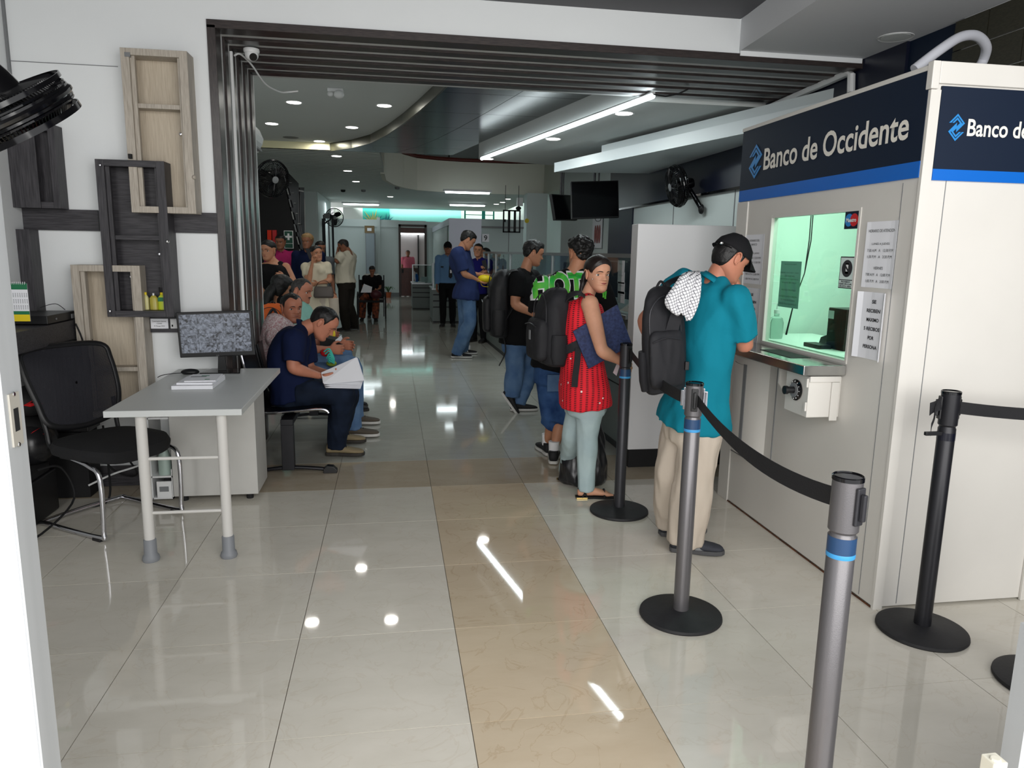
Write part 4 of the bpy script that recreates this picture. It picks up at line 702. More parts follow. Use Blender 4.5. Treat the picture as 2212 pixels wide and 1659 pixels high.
nb = paper_on('note', 'small handwritten white card on the short charcoal board', Y(345, 699, 2.61)+(0, -.003, 0), (1, 0, 0), (0, 0, 1), .10, .06, [('Contraseña Internet', .8, .25, .15), ('12345', .3, .02, .12), ('Pl Manga 2024', .6, -.25, .14)], None)
sw = thing('wall_socket', 'cream wall socket on the board partly behind the monitor', 'socket', Y(374, 699, 2.61)); p = Y(376, 699, 2.61); put('plate', MB().box(p-(.02, .008, .03), p+(.03, 0, .03)), 'white', sw, bevel=.003); put('socket_hole', MB().box(p-(.012, .01, .018), p+(-.004, -.008, -.006)), 'matt', sw)
# ---------- mesh office chair (cantilever)
F = unit((.82, -.57, 0)); Rt = np.array([-F[1]*-1, -F[0], 0]); Rt = np.array([F[1], -F[0], 0]); Cc = np.array([-1.745, 2.02, 0.])
def LW(r, f, z): return Cc+Rt*r+F*f+np.array([0, 0, z])
oc = thing('office_chair', 'black mesh office chair on a chrome cantilever frame at the desk', 'chair', Cc)
se = MB(); R = []
for i, (s_, z, k) in enumerate([(.86, .405, .9), (.98, .42, 1), (1.0, .45, 1), (.95, .475, 1), (.75, .487, 1), (.4, .49, 1), (.05, .49, 1)]):
    th = np.linspace(0, 2*math.pi, 40, endpoint=False); c_, sn = np.cos(th), np.sin(th)
    rr2 = np.sign(c_)*np.abs(c_)**.62*.255*s_; ff = np.sign(sn)*np.abs(sn)**.62*.25*s_+.0
    R.append([LW(a_, b_+.02, z-.03*max(0, (b_-.12)/.13)**2-.01) for a_, b_ in zip(rr2, ff)])
se.rings(R); put('seat', se, mat('black_fabric', (24, 24, 26), .9, bump=.35, bump_scale=260), oc, smooth=True)
fr = [LW(-.22, .02, .40), LW(-.235, .17, .385), LW(-.235, .24, .33), LW(-.235, .235, .06), LW(-.235, .20, .016), LW(-.235, -.20, .016), LW(-.20, -.27, .016), LW(.20, -.27, .016), LW(.235, -.20, .016), LW(.235, .20, .016), LW(.235, .235, .06), LW(.235, .24, .33), LW(.235, .17, .385), LW(.22, .02, .40)]
put('frame', MB().tube(spline(fr, 5), .0125, 14), 'chrome', oc, smooth=True)
for s_ in (-1, 1): put('glide', MB().obox(LW(.235*s_, .19, .006), Rt*.016, F*.03, (0, 0, .009)), 'black', oc, bevel=.003)
put('seat_bracket', MB().obox(LW(0, 0, .392), Rt*.2, F*.12, (0, 0, .01)), 'black', oc)
bk = [(-.20, -.19, .545), (-.245, -.23, .67), (-.255, -.29, .84), (-.225, -.325, .925), (0, -.345, .94), (.205, -.335, .925), (.235, -.30, .84), (.215, -.24, .67), (.18, -.20, .545), (0, -.19, .51)]
bkp = [LW(*q) for q in bk]+[LW(*bk[0])]
bkf = spline(bkp, 6)[:-1]; put('back_frame', MB().tube(bkf, .012, 10, closed=True, flat=1.3), 'black', oc, smooth=True)
mm = bpy.data.materials.new('mesh_fabric'); mm.use_nodes = True; N, L = NT(mm); b = N['Principled BSDF']; b.inputs['Base Color'].default_value = (.012, .012, .018, 1); b.inputs['Roughness'].default_value = .7; tc = N.new('ShaderNodeTexCoord'); ck = N.new('ShaderNodeTexVoronoi'); ck.inputs['Scale'].default_value = 330; ck.inputs['Randomness'].default_value = 0; L.new(tc.outputs['Object'], ck.inputs[0]); mt = N.new('ShaderNodeMath'); mt.operation = 'GREATER_THAN'; mt.inputs[1].default_value = .40; L.new(ck.outputs['Distance'], mt.inputs[0]); ad = N.new('ShaderNodeMath'); ad.operation = 'ADD'; ad.use_clamp = True; ad.inputs[1].default_value = .55; L.new(mt.outputs[0], ad.inputs[0]); L.new(ad.outputs[0], b.inputs['Alpha'])
n_ = len(bkf); cen = sum(bkf)/n_; msh = MB(); R = [[cen+(p-cen)*s_+F*(.02*(1-s_**2)) for p in bkf] for s_ in (1, .8, .6, .4, .2, .03)]; msh.rings(R, cap=False); put('back_mesh', msh, mm, oc, smooth=True)
for s_ in (-1, 1): put('back_support', MB().tube(spline([LW(.20*s_, -.13, .42), LW(.20*s_, -.19, .44), LW(.20*s_, -.21, .52), LW(.21*s_, -.235, .63)]), .012, 8), 'black', oc, smooth=True)
# ---------- fans
def fan_obj(label, loc, fdir, updir, r, dep, arm=None, group='black wall fans', plate=None, rear=None, hubm='grey', near=False):
    f, u = unit(fdir), np.asarray(updir, float); rt = unit(np.cross(f, u)); u = np.cross(rt, f); c = np.asarray(loc, float)
    o = thing('wall_fan', label, 'fan', c, group); cg = MB()
    for z, rad, w in [(dep*.5, r*.55, .0022), (dep*.5, r*.3, .0022), (dep*.42, r*.85, .003), (dep*.0, r, .008), (dep*.2, r*1.0, .005), (-dep*.2, r*1.0, .005), (-dep*.42, r*.85, .003), (-dep*.5, r*.5, .0022)]:
        cg.tube([c+f*z+rad*(math.cos(a_)*rt+math.sin(a_)*u) for a_ in np.linspace(0, 2*math.pi, 36, endpoint=False)], w, 6, closed=True)
    nw = 110 if near else 56
    if near:
        for z_, w_ in ((0, .018), (-.045, .007), (.05, .009)): put('band', MB().lathe([(r*1.015, z_-w_), (r*1.03, z_-w_), (r*1.03, z_+w_), (r*1.015, z_+w_)], c, f, 48, cap=False), 'blackg', o, smooth=True)
    for k in range(nw):
        a_ = k*2*math.pi/nw; e = math.cos(a_)*rt+math.sin(a_)*u
        cg.tube([c+f*dep*.52+e*r*.2, c+f*dep*.5+e*r*.6, c+f*dep*.4+e*r*.9, c+e*r*1.0+f*dep*.15, c+e*r*1.0-f*dep*.2, c-f*dep*.42+e*r*.88, c-f*dep*.52+e*r*.4], .0026 if near else .0030, 4, cap=False)
    put('cage', cg, 'blackg', o)
    put('rim', MB().tube([c+r*1.01*(math.cos(a_)*rt+math.sin(a_)*u) for a_ in np.linspace(0, 2*math.pi, 48, endpoint=False)], .012, 8, closed=True, flat=1.0), 'blackg', o, smooth=True)
    put('hub_badge', MB().lathe([(.001, 0), (r*.19, 0), (r*.19, .008), (r*.1, .012), (.001, .012)], c+f*dep*.5, f, 20), hubm, o, smooth=True)
    for k in range(3):
        a0 = k*2*math.pi/3; R = []
        for q in np.linspace(.15, .88, 6):
            aa = a0+q*.5; e = math.cos(aa)*rt+math.sin(aa)*u; tq = np.cross(f, e); wd = r*.30*math.sin(q*2.6+.25); nrm = unit(f*.85+tq*.5)
            tw = unit(tq*.85-f*.5); R.append([c+e*r*q-tw*wd-nrm*.001, c+e*r*q+tw*wd-nrm*.001, c+e*r*q+tw*wd+nrm*.001, c+e*r*q-tw*wd+nrm*.001])
        put('blade', MB().rings(R), 'black', o)
    put('motor', MB().lathe([(.001, -.16), (r*.22, -.155), (r*.27, -.12), (r*.27, -.03), (r*.2, .01), (.001, .012)], c-f*.02, f, 24), 'blackg', o, smooth=True)
    if arm is not None:
        A = [np.asarray(p, float) for p in arm]; put('arm', MB().tube(A, [.028]+[.03]*(len(A)-2)+[.035], 12, flat=.7), 'blackg', o, smooth=True)
        d = unit(plate); put('wall_plate', MB().lathe([(.001, 0), (.05, 0), (.046, .015), (.02, .03), (.001, .03)], A[-1], d, 20), 'black', o, smooth=True)
    return o
# the near fan hangs at the upper left, facing down and outward
fc = Y(8, 250, .50)
fn = fan_obj('large black wall fan tilted face down at the upper left', fc, (.38, .40, -.83), (0, 1, .2), .205, .12, group='black wall fans', near=True)
ff_ = unit((.38, .40, -.83))
nk = [fc-ff_*.05, fc-ff_*.10, fc-ff_*.17, fc-ff_*.23, fc-ff_*.27]
put('motor_cover', MB().tube(nk, [.098, .088, .066, .056, .04], 28), 'blackg', fn, smooth=True); q_ = fc-ff_*.2
put('tilt_screw', MB().cyl(q_, q_+(.085, -.02, .03), .007, n=10).lathe([(.014, 0), (.014, .006), (.001, .008)], q_+(.085, -.02, .03), (.9, -.2, .3), 14), 'chrome', fn, smooth=True)
put('arm', MB().tube([q_, q_+(-.15, .02, .05), (-2.33, .35, q_[2]+.05)], [.035, .03, .04], 14), 'blackg', fn, smooth=True)
# ---------- dome camera and its conduit on the clad lintel
dc = thing('dome_camera', 'white dome security camera fixed to the dark lintel corner', 'camera', Z(543, 106, 2.72)); p = Z(543, 106, 2.72); put('base', MB().lathe([(.001, 0), (.048, 0), (.050, -.012), (.046, -.025), (.001, -.025)], p, n=28), 'white', dc, smooth=True)
put('dome', MB().ell(p+(0, 0, -.035), (.042, .042, .038), 24, 14), 'white', dc, smooth=True); e_ = p+(.012, -.022, -.05); put('lens', MB().lathe([(.001, .012), (.022, .012), (.024, .008), (.024, -.01)], e_, (.35, -.8, -.5), 20), 'blackg', dc, smooth=True)
tag(put('cable', MB().tube(spline([(-1.2, 3.06, 2.68), (-1.17, 3.1, 2.70), (-1.12, 3.2, 2.66), (-1.08, 3.45, 2.60), (-1.02, 3.7, 2.60), (-.97, 3.8, 2.62), (-.9, 3.8, 2.63)]), .006, 8), 'white', smooth=True), 'white cable looping from the lintel camera towards the hall', 'cable')
# ================================================================= PEOPLE: the builder
def vox(mb, v, it=6, name='tmp', disp=0., dscale=9., seed=0, disp2=0., stretch=(1, 1, .45)):
    me = mb.mesh(name); o = bpy.data.objects.new(name, me); COL.objects.link(o)
    r = o.modifiers.new('r', 'REMESH'); r.mode = 'VOXEL'; r.voxel_size = v; r.use_smooth_shade = True
    s = o.modifiers.new('s', 'SMOOTH'); s.factor = .5; s.iterations = it
    bpy.context.view_layer.update()
    m2 = bpy.data.meshes.new_from_object(o.evaluated_get(bpy.context.evaluated_depsgraph_get())); bpy.data.objects.remove(o); bpy.data.meshes.remove(me)
    if disp:
        n = len(m2.vertices); co_ = np.zeros(n*3); m2.vertices.foreach_get('co', co_); co_ = co_.reshape(-1, 3); nr = np.zeros(n*3); m2.vertex_normals.foreach_get('vector', nr); nr = nr.reshape(-1, 3)
        d = np.empty(n); so = Vector((seed*3.1, seed*1.7, seed*.9))
        for i in range(n):
            p = Vector((co_[i, 0]*dscale*stretch[0], co_[i, 1]*dscale*stretch[1], co_[i, 2]*dscale*stretch[2]+co_[i, 0]*2))+so
            a = noise.noise(p); d[i] = (1-abs(a)*3.2)*.6+noise.noise(p*2.3)*.6
        co_ += nr*(d*disp)[:, None]; m2.vertices.foreach_set('co', co_.ravel()); m2.update()
    return m2
def mesh_obj(name, me, mats, parent, join=()):
    """wrap voxel meshes / builders into one object, in the parent's space"""
    bm = bmesh.new(); bm.from_mesh(me); base = 0
    for (mb, mi) in join:
        m3 = mb.mesh('j', smooth=True); k = len(bm.faces); bm.from_mesh(m3); bm.faces.ensure_lookup_table()
        for f in bm.faces[k:]: f.material_index = mi+(f.material_index if mi == 0 else 0)
        bpy.data.meshes.remove(m3)
    off = worg(parent) if parent is not None else np.zeros(3)
    bmesh.ops.translate(bm, verts=bm.verts, vec=tuple(-off)); bm.to_mesh(me); bm.free()
    for p in me.polygons: p.use_smooth = True
    me.name = name
    for m in mats: me.materials.append(M[m] if isinstance(m, str) else m)
    o = bpy.data.objects.new(name, me); COL.objects.link(o); o.parent = parent
    return o
def csp(P, n):
    P = [np.atleast_1d(np.asarray(p, float)) for p in P]; return spline(P, n)
def limb(mb, pts, rad, n=14, k=4, flat=1., upv=(0, 0, 1), ends=True):
    P = csp(pts, k); R = [max(float(r[0]), .003) for r in csp(rad, k)]
    if ends:
        d0 = unit(P[0]-P[1]); d1 = unit(P[-1]-P[-2])
        P = [P[0]+d0*R[0]*.8, P[0]+d0*R[0]*.45]+P+[P[-1]+d1*R[-1]*.45, P[-1]+d1*R[-1]*.8]; R = [R[0]*.35, R[0]*.8]+R+[R[-1]*.8, R[-1]*.35]
    mb.tube(P, R, n, flat=flat, upv=upv)
def srings(secs, ex=2.3, n=28):
    out = []
    for c, r, f, w, d in secs:
        th = np.arange(n)*2*math.pi/n; a = np.sign(np.cos(th))*np.abs(np.cos(th))**(2/ex); b = np.sign(np.sin(th))*np.abs(np.sin(th))**(2/ex)
        out.append(np.asarray(c)+np.outer(a*w, r)+np.outer(b*d, f))
    return out
def standpx(px, py, y, yaw, h=None, **k):
    p = Y(px, py, y); h = h or p[2]/.928; J = stand((p[0], y), yaw, h, **k); d = p-J['head']; d[2] = 0
    for n in J:
        if n in ('head', 'nek', 'che', 'wai', 'pel') or n[:2] in ('sh', 'el', 'wr', 'hi', 'kn', 'an'): J[n] = J[n]+d
    return J
# ---- head, in its own frame: x right, y forward, z up, height .225
_zk = [-.116, -.111, -.10, -.088, -.074, -.060, -.046, -.034, -.020, -.004, .012, .030, .050, .070, .088, .101, .109, .111]
_fk = [.056, .074, .086, .088, .083, .086, .086, .083, .083, .083, .090, .093, .092, .083, .066, .042, .018, .0]
_bk = [.020, .012, -.002, -.020, -.045, -.062, -.074, -.082, -.089, -.094, -.098, -.100, -.097, -.086, -.067, -.043, -.018, -.0]
_wk = [.012, .026, .040, .051, .058, .062, .065, .067, .069, .071, .073, .075, .074, .067, .053, .034, .014, .001]
def _sm(xk, z, s=.005):
    zz = np.linspace(-.13, .125, 400); y = np.interp(zz, _zk, xk); g = np.exp(-.5*((np.arange(-30, 31)*(zz[1]-zz[0]))/s)**2); g /= g.sum()
    y = np.convolve(np.pad(y, 30, mode='edge'), g, 'valid'); return np.interp(z, zz, y)
def G(x, m, s): return math.exp(-.5*((x-m)/s)**2)
def feat(x, z, fem):
    ax = abs(x); d = 0
    t = (0.010-z)/.040                                   # nose bridge to tip
    if -.02 < t < 1.05: h = .0215*max(0, min(1, t))**1.25+.003; wn = .0062+.0050*max(0, t); d += h*G(x, 0, wn)
    elif t >= 1.05 and z > -.040: d += .024*max(0, (z+.040)/.008)*G(x, 0, .0115)
    d += .006*G(ax, .0125, .0045)*G(z, -.0285, .006)     # nostril wings
    d -= .0105*G(ax, .031, .0125)*G(z, -.001, .0095)     # sockets
    d += .0032*G(ax, .026, .017)*G(z, .0175, .006)*(0.5 if fem else 1)
    d += .0045*G(ax, .044, .012)*G(z, -.022, .011)       # cheek
    d += .0042*G(x, 0, .017)*G(z, -.0475, .0036)+.0048*G(x, 0, .014)*G(z, -.0585, .0042) - .0038*G(x, 0, .019)*G(z, -.0528, .0020)
    d -= .003*G(x, 0, .016)*G(z, -.068, .004); d += .003*G(x, 0, .014)*G(z, -.086, .010)
    d -= .0022*G(ax, .030, .004)*G(z, -.042, .012)       # smile folds
    return d
def headgrid(na, nz, fem=False, wf=1.):
    u = np.linspace(0, 1, nz); z = -.116+.227*(.5-.5*np.cos(u*math.pi))*.55+.227*.45*u
    F, B, W = _sm(_fk, z), _sm(_bk, z), _sm(_wk, z)*wf*((.965-.09*np.clip((-.035-z)/.05, 0, 1)) if fem else 1)
    V = np.zeros((nz, na, 3)); th = np.arange(na)*2*math.pi/na
    for i in range(nz):
        c = B[i]+(F[i]-B[i])*.46; k = 1. if 0 < i < nz-1 else .3
        for j in range(na):
            s_, co_ = math.sin(th[j]), math.cos(th[j]); ex = 2/2.35 if s_ > 0 else 2/2.1
            x = W[i]*k*math.copysign(abs(co_)**ex, co_); y = c+(F[i]-c if s_ > 0 else c-B[i])*k*math.copysign(abs(s_)**ex, s_)
            if s_ > .15: y += feat(x, z[i], fem)*min(1, (s_-.15)/.25)
            V[i, j] = (x, y, z[i])
    return V
_hc = {}
def front_y(V, x, z):
    b = None; bd = 9
    nz, na, _ = V.shape; i = int(np.argmin(abs(V[:, 0, 2]-z))); fr = V[i][V[i][:, 1] > 0]
    return float(fr[np.argmin(abs(fr[:, 0]-x)), 1])
def gridfaces(nz, na, keep=None):
    f = []
    for i in range(nz-1):
        for j in range(na):
            a = (i*na+j, i*na+(j+1) % na, (i+1)*na+(j+1) % na, (i+1)*na+j)
            if keep is None or all(keep[k] for k in a): f.append(a)
    return f
def hairline(y, st):
    L = st.get('line') or [(-.11, -.066), (-.06, -.058), (-.042, -.02), (-.03, .014), (-.012, .030), (.006, .016), (.014, -.012), (.022, .006), (.032, .036), (.055, .062), (.075, .066), (.11, .066)]
    return float(np.interp(y, [a for a, b in L], [b for a, b in L]))
def make_head(pos, fwd, up, sc, skin_i, V, st, lod):
    f = unit(fwd); r = unit(np.cross(f, up)); u = np.cross(r, f); T = np.stack([r, f, u])*sc
    tr = lambda P: np.asarray(P, float).reshape(-1, 3) @ T+np.asarray(pos)
    nz, na, _ = V.shape; hm = MB(); fc = gridfaces(nz, na); fc += [tuple(range(na-1, -1, -1)), tuple((nz-1)*na+j for j in range(na))]
    hm.add(tr(V), fc)
    for s_ in (-1, 1):                                   # ears
        e = MB(); c = np.array([s_*.071, -.012, -.004])
        e.ell(c+(s_*.002, 0, 0), (.006, .015, .027), 14, 10); pts = [c+np.array([s_*(.006+.004*math.sin(a)), -.003+.0165*math.cos(a)*(1 if a > 0 else .9), .004+.027*math.sin(a)]) for a in np.linspace(-1.9, 2.7, 16)]
        e.tube(pts, [.0022]+[.0038]*14+[.0022], 7); e.ell(c+(s_*.004, .004, -.023), (.004, .006, .008), 8, 6)
        for q in e.v: hm.v.append(tr(q))
        hm.f += [tuple(i+hm.n for i in q) for q in e.f]; hm.m += [0]*len(e.f); hm.n += e.n
    return hm, tr
def eyes(tr, V, parent, iris, closed, look=(0, 0), lod=0):
    sc_, ir, lid = MB(), MB(), MB()
    for s_ in (-1, 1):
        yb = front_y(V, s_*.031, .0)-.0085; c = np.array([s_*.0315, yb, -.001])
        def addt(m, e):
            for q in e.v: m.v.append(tr(q))
            m.f += [tuple(i+m.n for i in q) for q in e.f]; m.m += [0]*len(e.f); m.n += e.n
        if not closed:
            e = MB().ell(c, (.0150, .0118, .0108), 18, 12); addt(sc_, e)
            g = unit((look[0], 1, look[1])); e = MB().lathe([(.001, .0005), (.0040, .0002), (.0062, -.0008), (.0062, -.003), (.001, -.003)], c+g*.0122, g, 14); addt(ir, e)
        e = MB(); R = []                                  # upper lid: shell over the top of the eyeball
        lo = -1.45 if closed else .42
        for a in np.linspace(lo, 1.5, 7): R.append([c+np.array([.0152*math.cos(b), (.0132*math.cos(a))*math.sin(b), .0116*math.sin(a)])*np.array([1.03-.1*abs(math.sin(a)), 1, 1.06]) for b in np.linspace(-.25, math.pi+.25, 13)])
        K = len(R[0]); e.add(np.vstack(R), [(i*K+j, i*K+j+1, (i+1)*K+j+1, (i+1)*K+j) for i in range(len(R)-1) for j in range(K-1)]); addt(lid, e)
        e = MB().tube([q+(0, .0004, 0) for q in R[0][2:-2]], [.0005]+[.0009]*7+[.0005], 5); addt(ir, e)
        e = MB(); R = []
        for a in np.linspace(-1.5, -.62, 4): R.append([c+np.array([.0150*math.cos(b), (.0129*math.cos(a))*math.sin(b), .0114*math.sin(a)]) for b in np.linspace(-.25, math.pi+.25, 13)])
        e.add(np.vstack(R), [(i*K+j, i*K+j+1, (i+1)*K+j+1, (i+1)*K+j) for i in range(len(R)-1) for j in range(K-1)]); addt(lid, e)
    return sc_, ir, lid
HEADS = {}
def getV(lod, fem, wf):
    k = (lod, fem, wf)
    if k not in HEADS: HEADS[k] = headgrid(*((112, 84) if lod == 0 else (72, 52) if lod == 1 else (44, 34)), fem, wf)
    return HEADS[k]
def hand(mb, w, d, N, side, curl=.5, spread=.06, sc=1., thumb=.5, point=False):
    """w wrist, d finger direction, N palm normal, side +1 right -1 left"""
    d, N = unit(d), np.asarray(N, float); N = unit(N-np.dot(N, d)*d); t = np.cross(d, N)*side; w = np.asarray(w, float)
    mb.rings(srings([(w-d*.02*sc, t, N, .026*sc, .020*sc), (w+d*.01*sc, t, N, .028*sc, .019*sc), (w+d*.04*sc, t, N, .038*sc, .017*sc), (w+d*.075*sc, t, N, .041*sc, .015*sc), (w+d*.092*sc, t, N, .039*sc, .011*sc)], 2.6, 20))
    L = [.068, .078, .073, .056]; cu = curl if hasattr(curl, '__len__') else [curl]*4
    for k in range(4):
        b = w+d*(.082-.004*abs(k-1.2))*sc+t*(.030-.020*k)*sc; a = 0; p = b-d*.01*sc; P = [p, b]; dr = unit(d+t*(1.5-k)*spread)
        for q, (fr, cf) in enumerate(((.45, .8), (.3, 1.), (.25, .7))):
            a += cu[k]*cf; p = P[-1]+(dr*math.cos(a)+N*math.sin(a))*L[k]*fr*sc; P.append(p)
        mb.tube(P+[P[-1]+(P[-1]-P[-2])*.15], [.0088*sc, .0092*sc, .0086*sc, .0078*sc, .0068*sc, .003*sc], 10)
    tb = w+d*.02*sc+t*.026*sc; P = [tb, tb+(d*.55+t*.75+N*.25*thumb)*.034*sc, tb+(d*.6+t*.75+N*.3*thumb)*.034*sc+(d*.85+t*.3+N*.5*thumb)*.030*sc]; P.append(P[-1]+unit(d*.9+t*.05+N*.7*thumb)*.026*sc)
    mb.tube(P, [.0145*sc, .0115*sc, .0098*sc, .006*sc], 10)
def shoe(o, an, toe, m, ms, L=.275, pitch=0., name='shoe', label=None, h=.075, strip=None):
    """an: ankle point, sole is .075 below; toe: horizontal direction"""
    t = unit((toe[0], toe[1], 0)); t = unit(t*math.cos(pitch)-np.array([0, 0, 1])*math.sin(pitch)); s = unit(np.cross(t, (0, 0, 1))); u = np.cross(s, t); b = np.asarray(an, float)-u*h
    secs = [(-.072, .022, .030, .045), (-.060, .034, .050, .045), (-.02, .037, .062, .045), (.025, .037, .058, .042), (.07, .042, .044, .030), (.115, .048, .034, .024), (.155, .046, .027, .020), (.185, .036, .020, .016), (.20, .018, .012, .012)]
    k = L/.275; R = []
    for y, w, hh, z in secs:
        c = b+t*y*k+u*(.018+hh*.5); R.append((c, s, u, w*k, hh*.5+.002))
    top = MB(); top.rings(srings(R, 2.6, 22)); top.rings(srings([(b+t*(-.045)+u*.04, s, t, .036, .032), (b+t*(-.03)+u*.075, s, t, .036, .038), (b+t*(-.03)+u*.088, s, t, .036, .037)], 2.2, 18))
    me = vox(top, .006, 2, 'shoe'); sh_ = mesh_obj(name, me, [m], o)
    if label: sh_['label'] = label
    so = MB(); pr = [(-.078, .020), (-.068, .032), (-.03, .038), (.02, .034), (.07, .043), (.115, .049), (.16, .047), (.19, .036), (.207, .016)]
    R0 = [b+t*y*k+s*w*k for y, w in pr]+[b+t*y*k-s*w*k for y, w in pr[::-1]]; so.prism([p+u*0 for p in R0], u*.022); sl = put('sole', so, ms, sh_, bevel=.004); 
    lc = MB()
    for q in range(4): c = b+t*(.04+.017*q)*k+u*(.082-.0095*q-.004*(4-q)*.3); lc.tube([c-s*.022, c+u*.005, c+s*.022], .003, 6)
    put('laces', lc, ms if strip == 'wl' else 'strap', sh_, smooth=True)
    if strip and strip != 'wl':
        st = MB()
        for q in range(3): c = b+t*(.02+.02*q)*k; 
        for q in range(3): st.obox(b+t*(.02+.022*q)*k+s*.041*k+u*.045, s*.003, t*.004+u*.004, u*.017-t*.006)
        put('stripe', st, strip, sh_)
    return sh_
def stand(base, yaw, h, lean=0., fem=False, hip_f=0.):
    a = math.radians(yaw); F = np.array([math.sin(a), math.cos(a), 0]); R = np.array([math.cos(a), -math.sin(a), 0]); U = np.array([0, 0, 1.]); b = np.array([base[0], base[1], 0.])
    def p(r, f, u):
        if u > .53: f = f+(u-.53)*math.tan(math.radians(lean))
        return b+h*(R*r+F*(f+hip_f)+U*u)
    sw = .100 if fem else .110; J = dict(F=F, R=R, h=h, fem=fem, HF=F, HU=U)
    J.update(pel=p(0, 0, .53), wai=p(0, .005, .61), che=p(0, .0, .72), nek=p(0, -.006, .838), head=p(0, .016, .928), shL=p(-sw, -.004, .806), shR=p(sw, -.004, .806), elL=p(-sw-.018, -.015, .63), elR=p(sw+.018, -.015, .63), wrL=p(-sw-.018, .03, .485), wrR=p(sw+.018, .03, .485),
             hiL=p(-.054, 0, .51), hiR=p(.054, 0, .51), knL=p(-.056, .012, .285), knR=p(.056, .012, .285), anL=p(-.058, -.012, .0), anR=p(.058, -.012, .0), toL=unit(F-.15*R), toR=unit(F+.15*R))
    J['anL'][2] = J['anR'][2] = .075
    return J
def person(label, J, skin, shirt, legs, shoes_, hair, lod=1, wf=1., group=None, hands=((.4, None), (.4, None)), closed=False, look=(0, 0), brow=True, bust=0., belly=0., fat=1., name='person', mouth=True, moustache=None, hip_extra=0., back=None):
    h, fem = J['h'], J['fem']; k = h/1.7; vx = (.0095, .0125, .019)[lod]; sw = J['shR']-J['shL']; hw = J['hiR']-J['hiL']; RS, RH = unit(sw), unit(hw)
    base = np.array([(J['anL'][0]+J['anR'][0])/2, (J['anL'][1]+J['anR'][1])/2, 0])
    root = bpy.data.objects.new(name, None)
    path = [J['pel'], J['wai'], J['che'], J['nek']]; 
    # torso sections along the spine: t 0..3
    sp = csp([J['pel']-(J['wai']-J['pel'])*.9]+path, 5); T_ = np.linspace(-1, 3, len(sp))
    wid = [(-1, .082), (-.6, .090), (0, .098+(.006 if fem else 0)), (.5, .090), (1, (.076 if fem else .086)), (1.6, .088), (2, (.088 if fem else .097)), (2.45, (.086 if fem else .097)), (2.72, (.068 if fem else .075)), (2.9, .045), (3, .036)]
    dep = [(-1, .066), (-.6, .072), (0, .071+hip_extra), (.5, .065), (1, .058), (1.6, .063), (2, .067), (2.45, .060), (2.72, .048), (2.9, .036), (3, .032)]
    def secs(t0, t1, inf, n=14, flare=0.):
        out = []
        for t in np.linspace(t0, t1, n):
            c = np.array([np.interp(t, T_, [q[i] for q in sp]) for i in range(3)]); c2 = np.array([np.interp(t+.05, T_, [q[i] for q in sp]) for i in range(3)]); c1 = np.array([np.interp(t-.05, T_, [q[i] for q in sp]) for i in range(3)])
            tg = unit(c2-c1); q = min(max(t/3, 0), 1); r = unit(RH*(1-q)+RS*q); r = unit(r-np.dot(r, tg)*tg); f = np.cross(tg, r)
            w = np.interp(t, [a for a, b in wid], [b for a, b in wid])*h*fat+inf; d = np.interp(t, [a for a, b in dep], [b for a, b in dep])*h*fat+inf
            by = belly*math.exp(-.5*((t-.7)/.75)**2)*h
            if t < .4: w += flare*(.4-t); d += flare*(.4-t)
            out.append((c+f*by*.5, r, f, w, d+by*.5))
        return out
    Fc = unit(np.cross(unit(J['nek']-J['che']), RS))
    body = MB(); body.rings(srings(secs(-.5, 3, -.008), 2.25, 26))
    def arm(mb, s_, inf=0., t1=2., k0=1.):
        a, b, c = J['sh'+s_], J['el'+s_], J['wr'+s_]; P = []; Rd = []
        for t, r in [(0, .0335), (.3, .0325), (.65, .0285), (.95, .0245), (1.05, .0245), (1.25, .0255), (1.6, .020), (1.9, .0160), (2.0, .0158)]:
            if t > t1: break
            P.append(a+(b-a)*t if t <= 1 else b+(c-b)*(t-1)); Rd.append(r*h*(.88 if fem else 1)*fat+inf)
        if t1 < 2 and P: tt = t1; P.append(a+(b-a)*tt if tt <= 1 else b+(c-b)*(tt-1)); Rd.append(Rd[-1])
        return P, Rd
    for s_ in 'LR':
        P, Rd = arm(body, s_); limb(body, P, Rd, 14, 3); body.ell(J['sh'+s_], (.035*h,)*3, 12, 8)
        limb(body, [J['nek']+(J['sh'+s_]-J['nek'])*.15+(0, 0, .006), J['nek']+(J['sh'+s_]-J['nek'])*.55+(0, 0, -.012), J['sh'+s_]+(0, 0, -.008)], [.026*h, .026*h, .028*h], 12, 3)
    nh = J['head']-J['HF']*.018*k+J['HU']*-.02*k
    limb(body, [J['nek']-(J['nek']-J['che'])*.15, J['nek']+(nh-J['nek'])*.3, nh], [.036*h, .0315*h*(.84 if fem else 1), .031*h*(.84 if fem else 1)], 16, 4)
    LR = {}
    for s_ in 'LR':
        a, b, c = J['hi'+s_], J['kn'+s_], J['an'+s_]
        P = [a, a+(b-a)*.35, a+(b-a)*.8, b, b+(c-b)*.25, b+(c-b)*.6, b+(c-b)*.9, c-(0, 0, .02)]; Rr = [.050, .046, .036, .031, .031, .026, .020, .019]; LR[s_] = (P, [x*h*fat for x in Rr])
        bare = legs.get('len', 2) < 1.9
        if bare: limb(body, P, [x-.004 for x in LR[s_][1]], 14, 3)
    if bust: 
        for s_ in (-1, 1): body.ell(J['che']+RS*s_*.042*h+Fc*(.040*h)+(J['nek']-J['che'])*.12, (.036*h, .036*h, .036*h), 12, 8)
    me = vox(body, vx, 5, 'person')
    V = getV(lod, fem, wf); hp = J['head']; hm, tr = make_head(hp, J['HF'], J['HU'], k*1.01, 0, V, hair, lod)
    hn = MB()
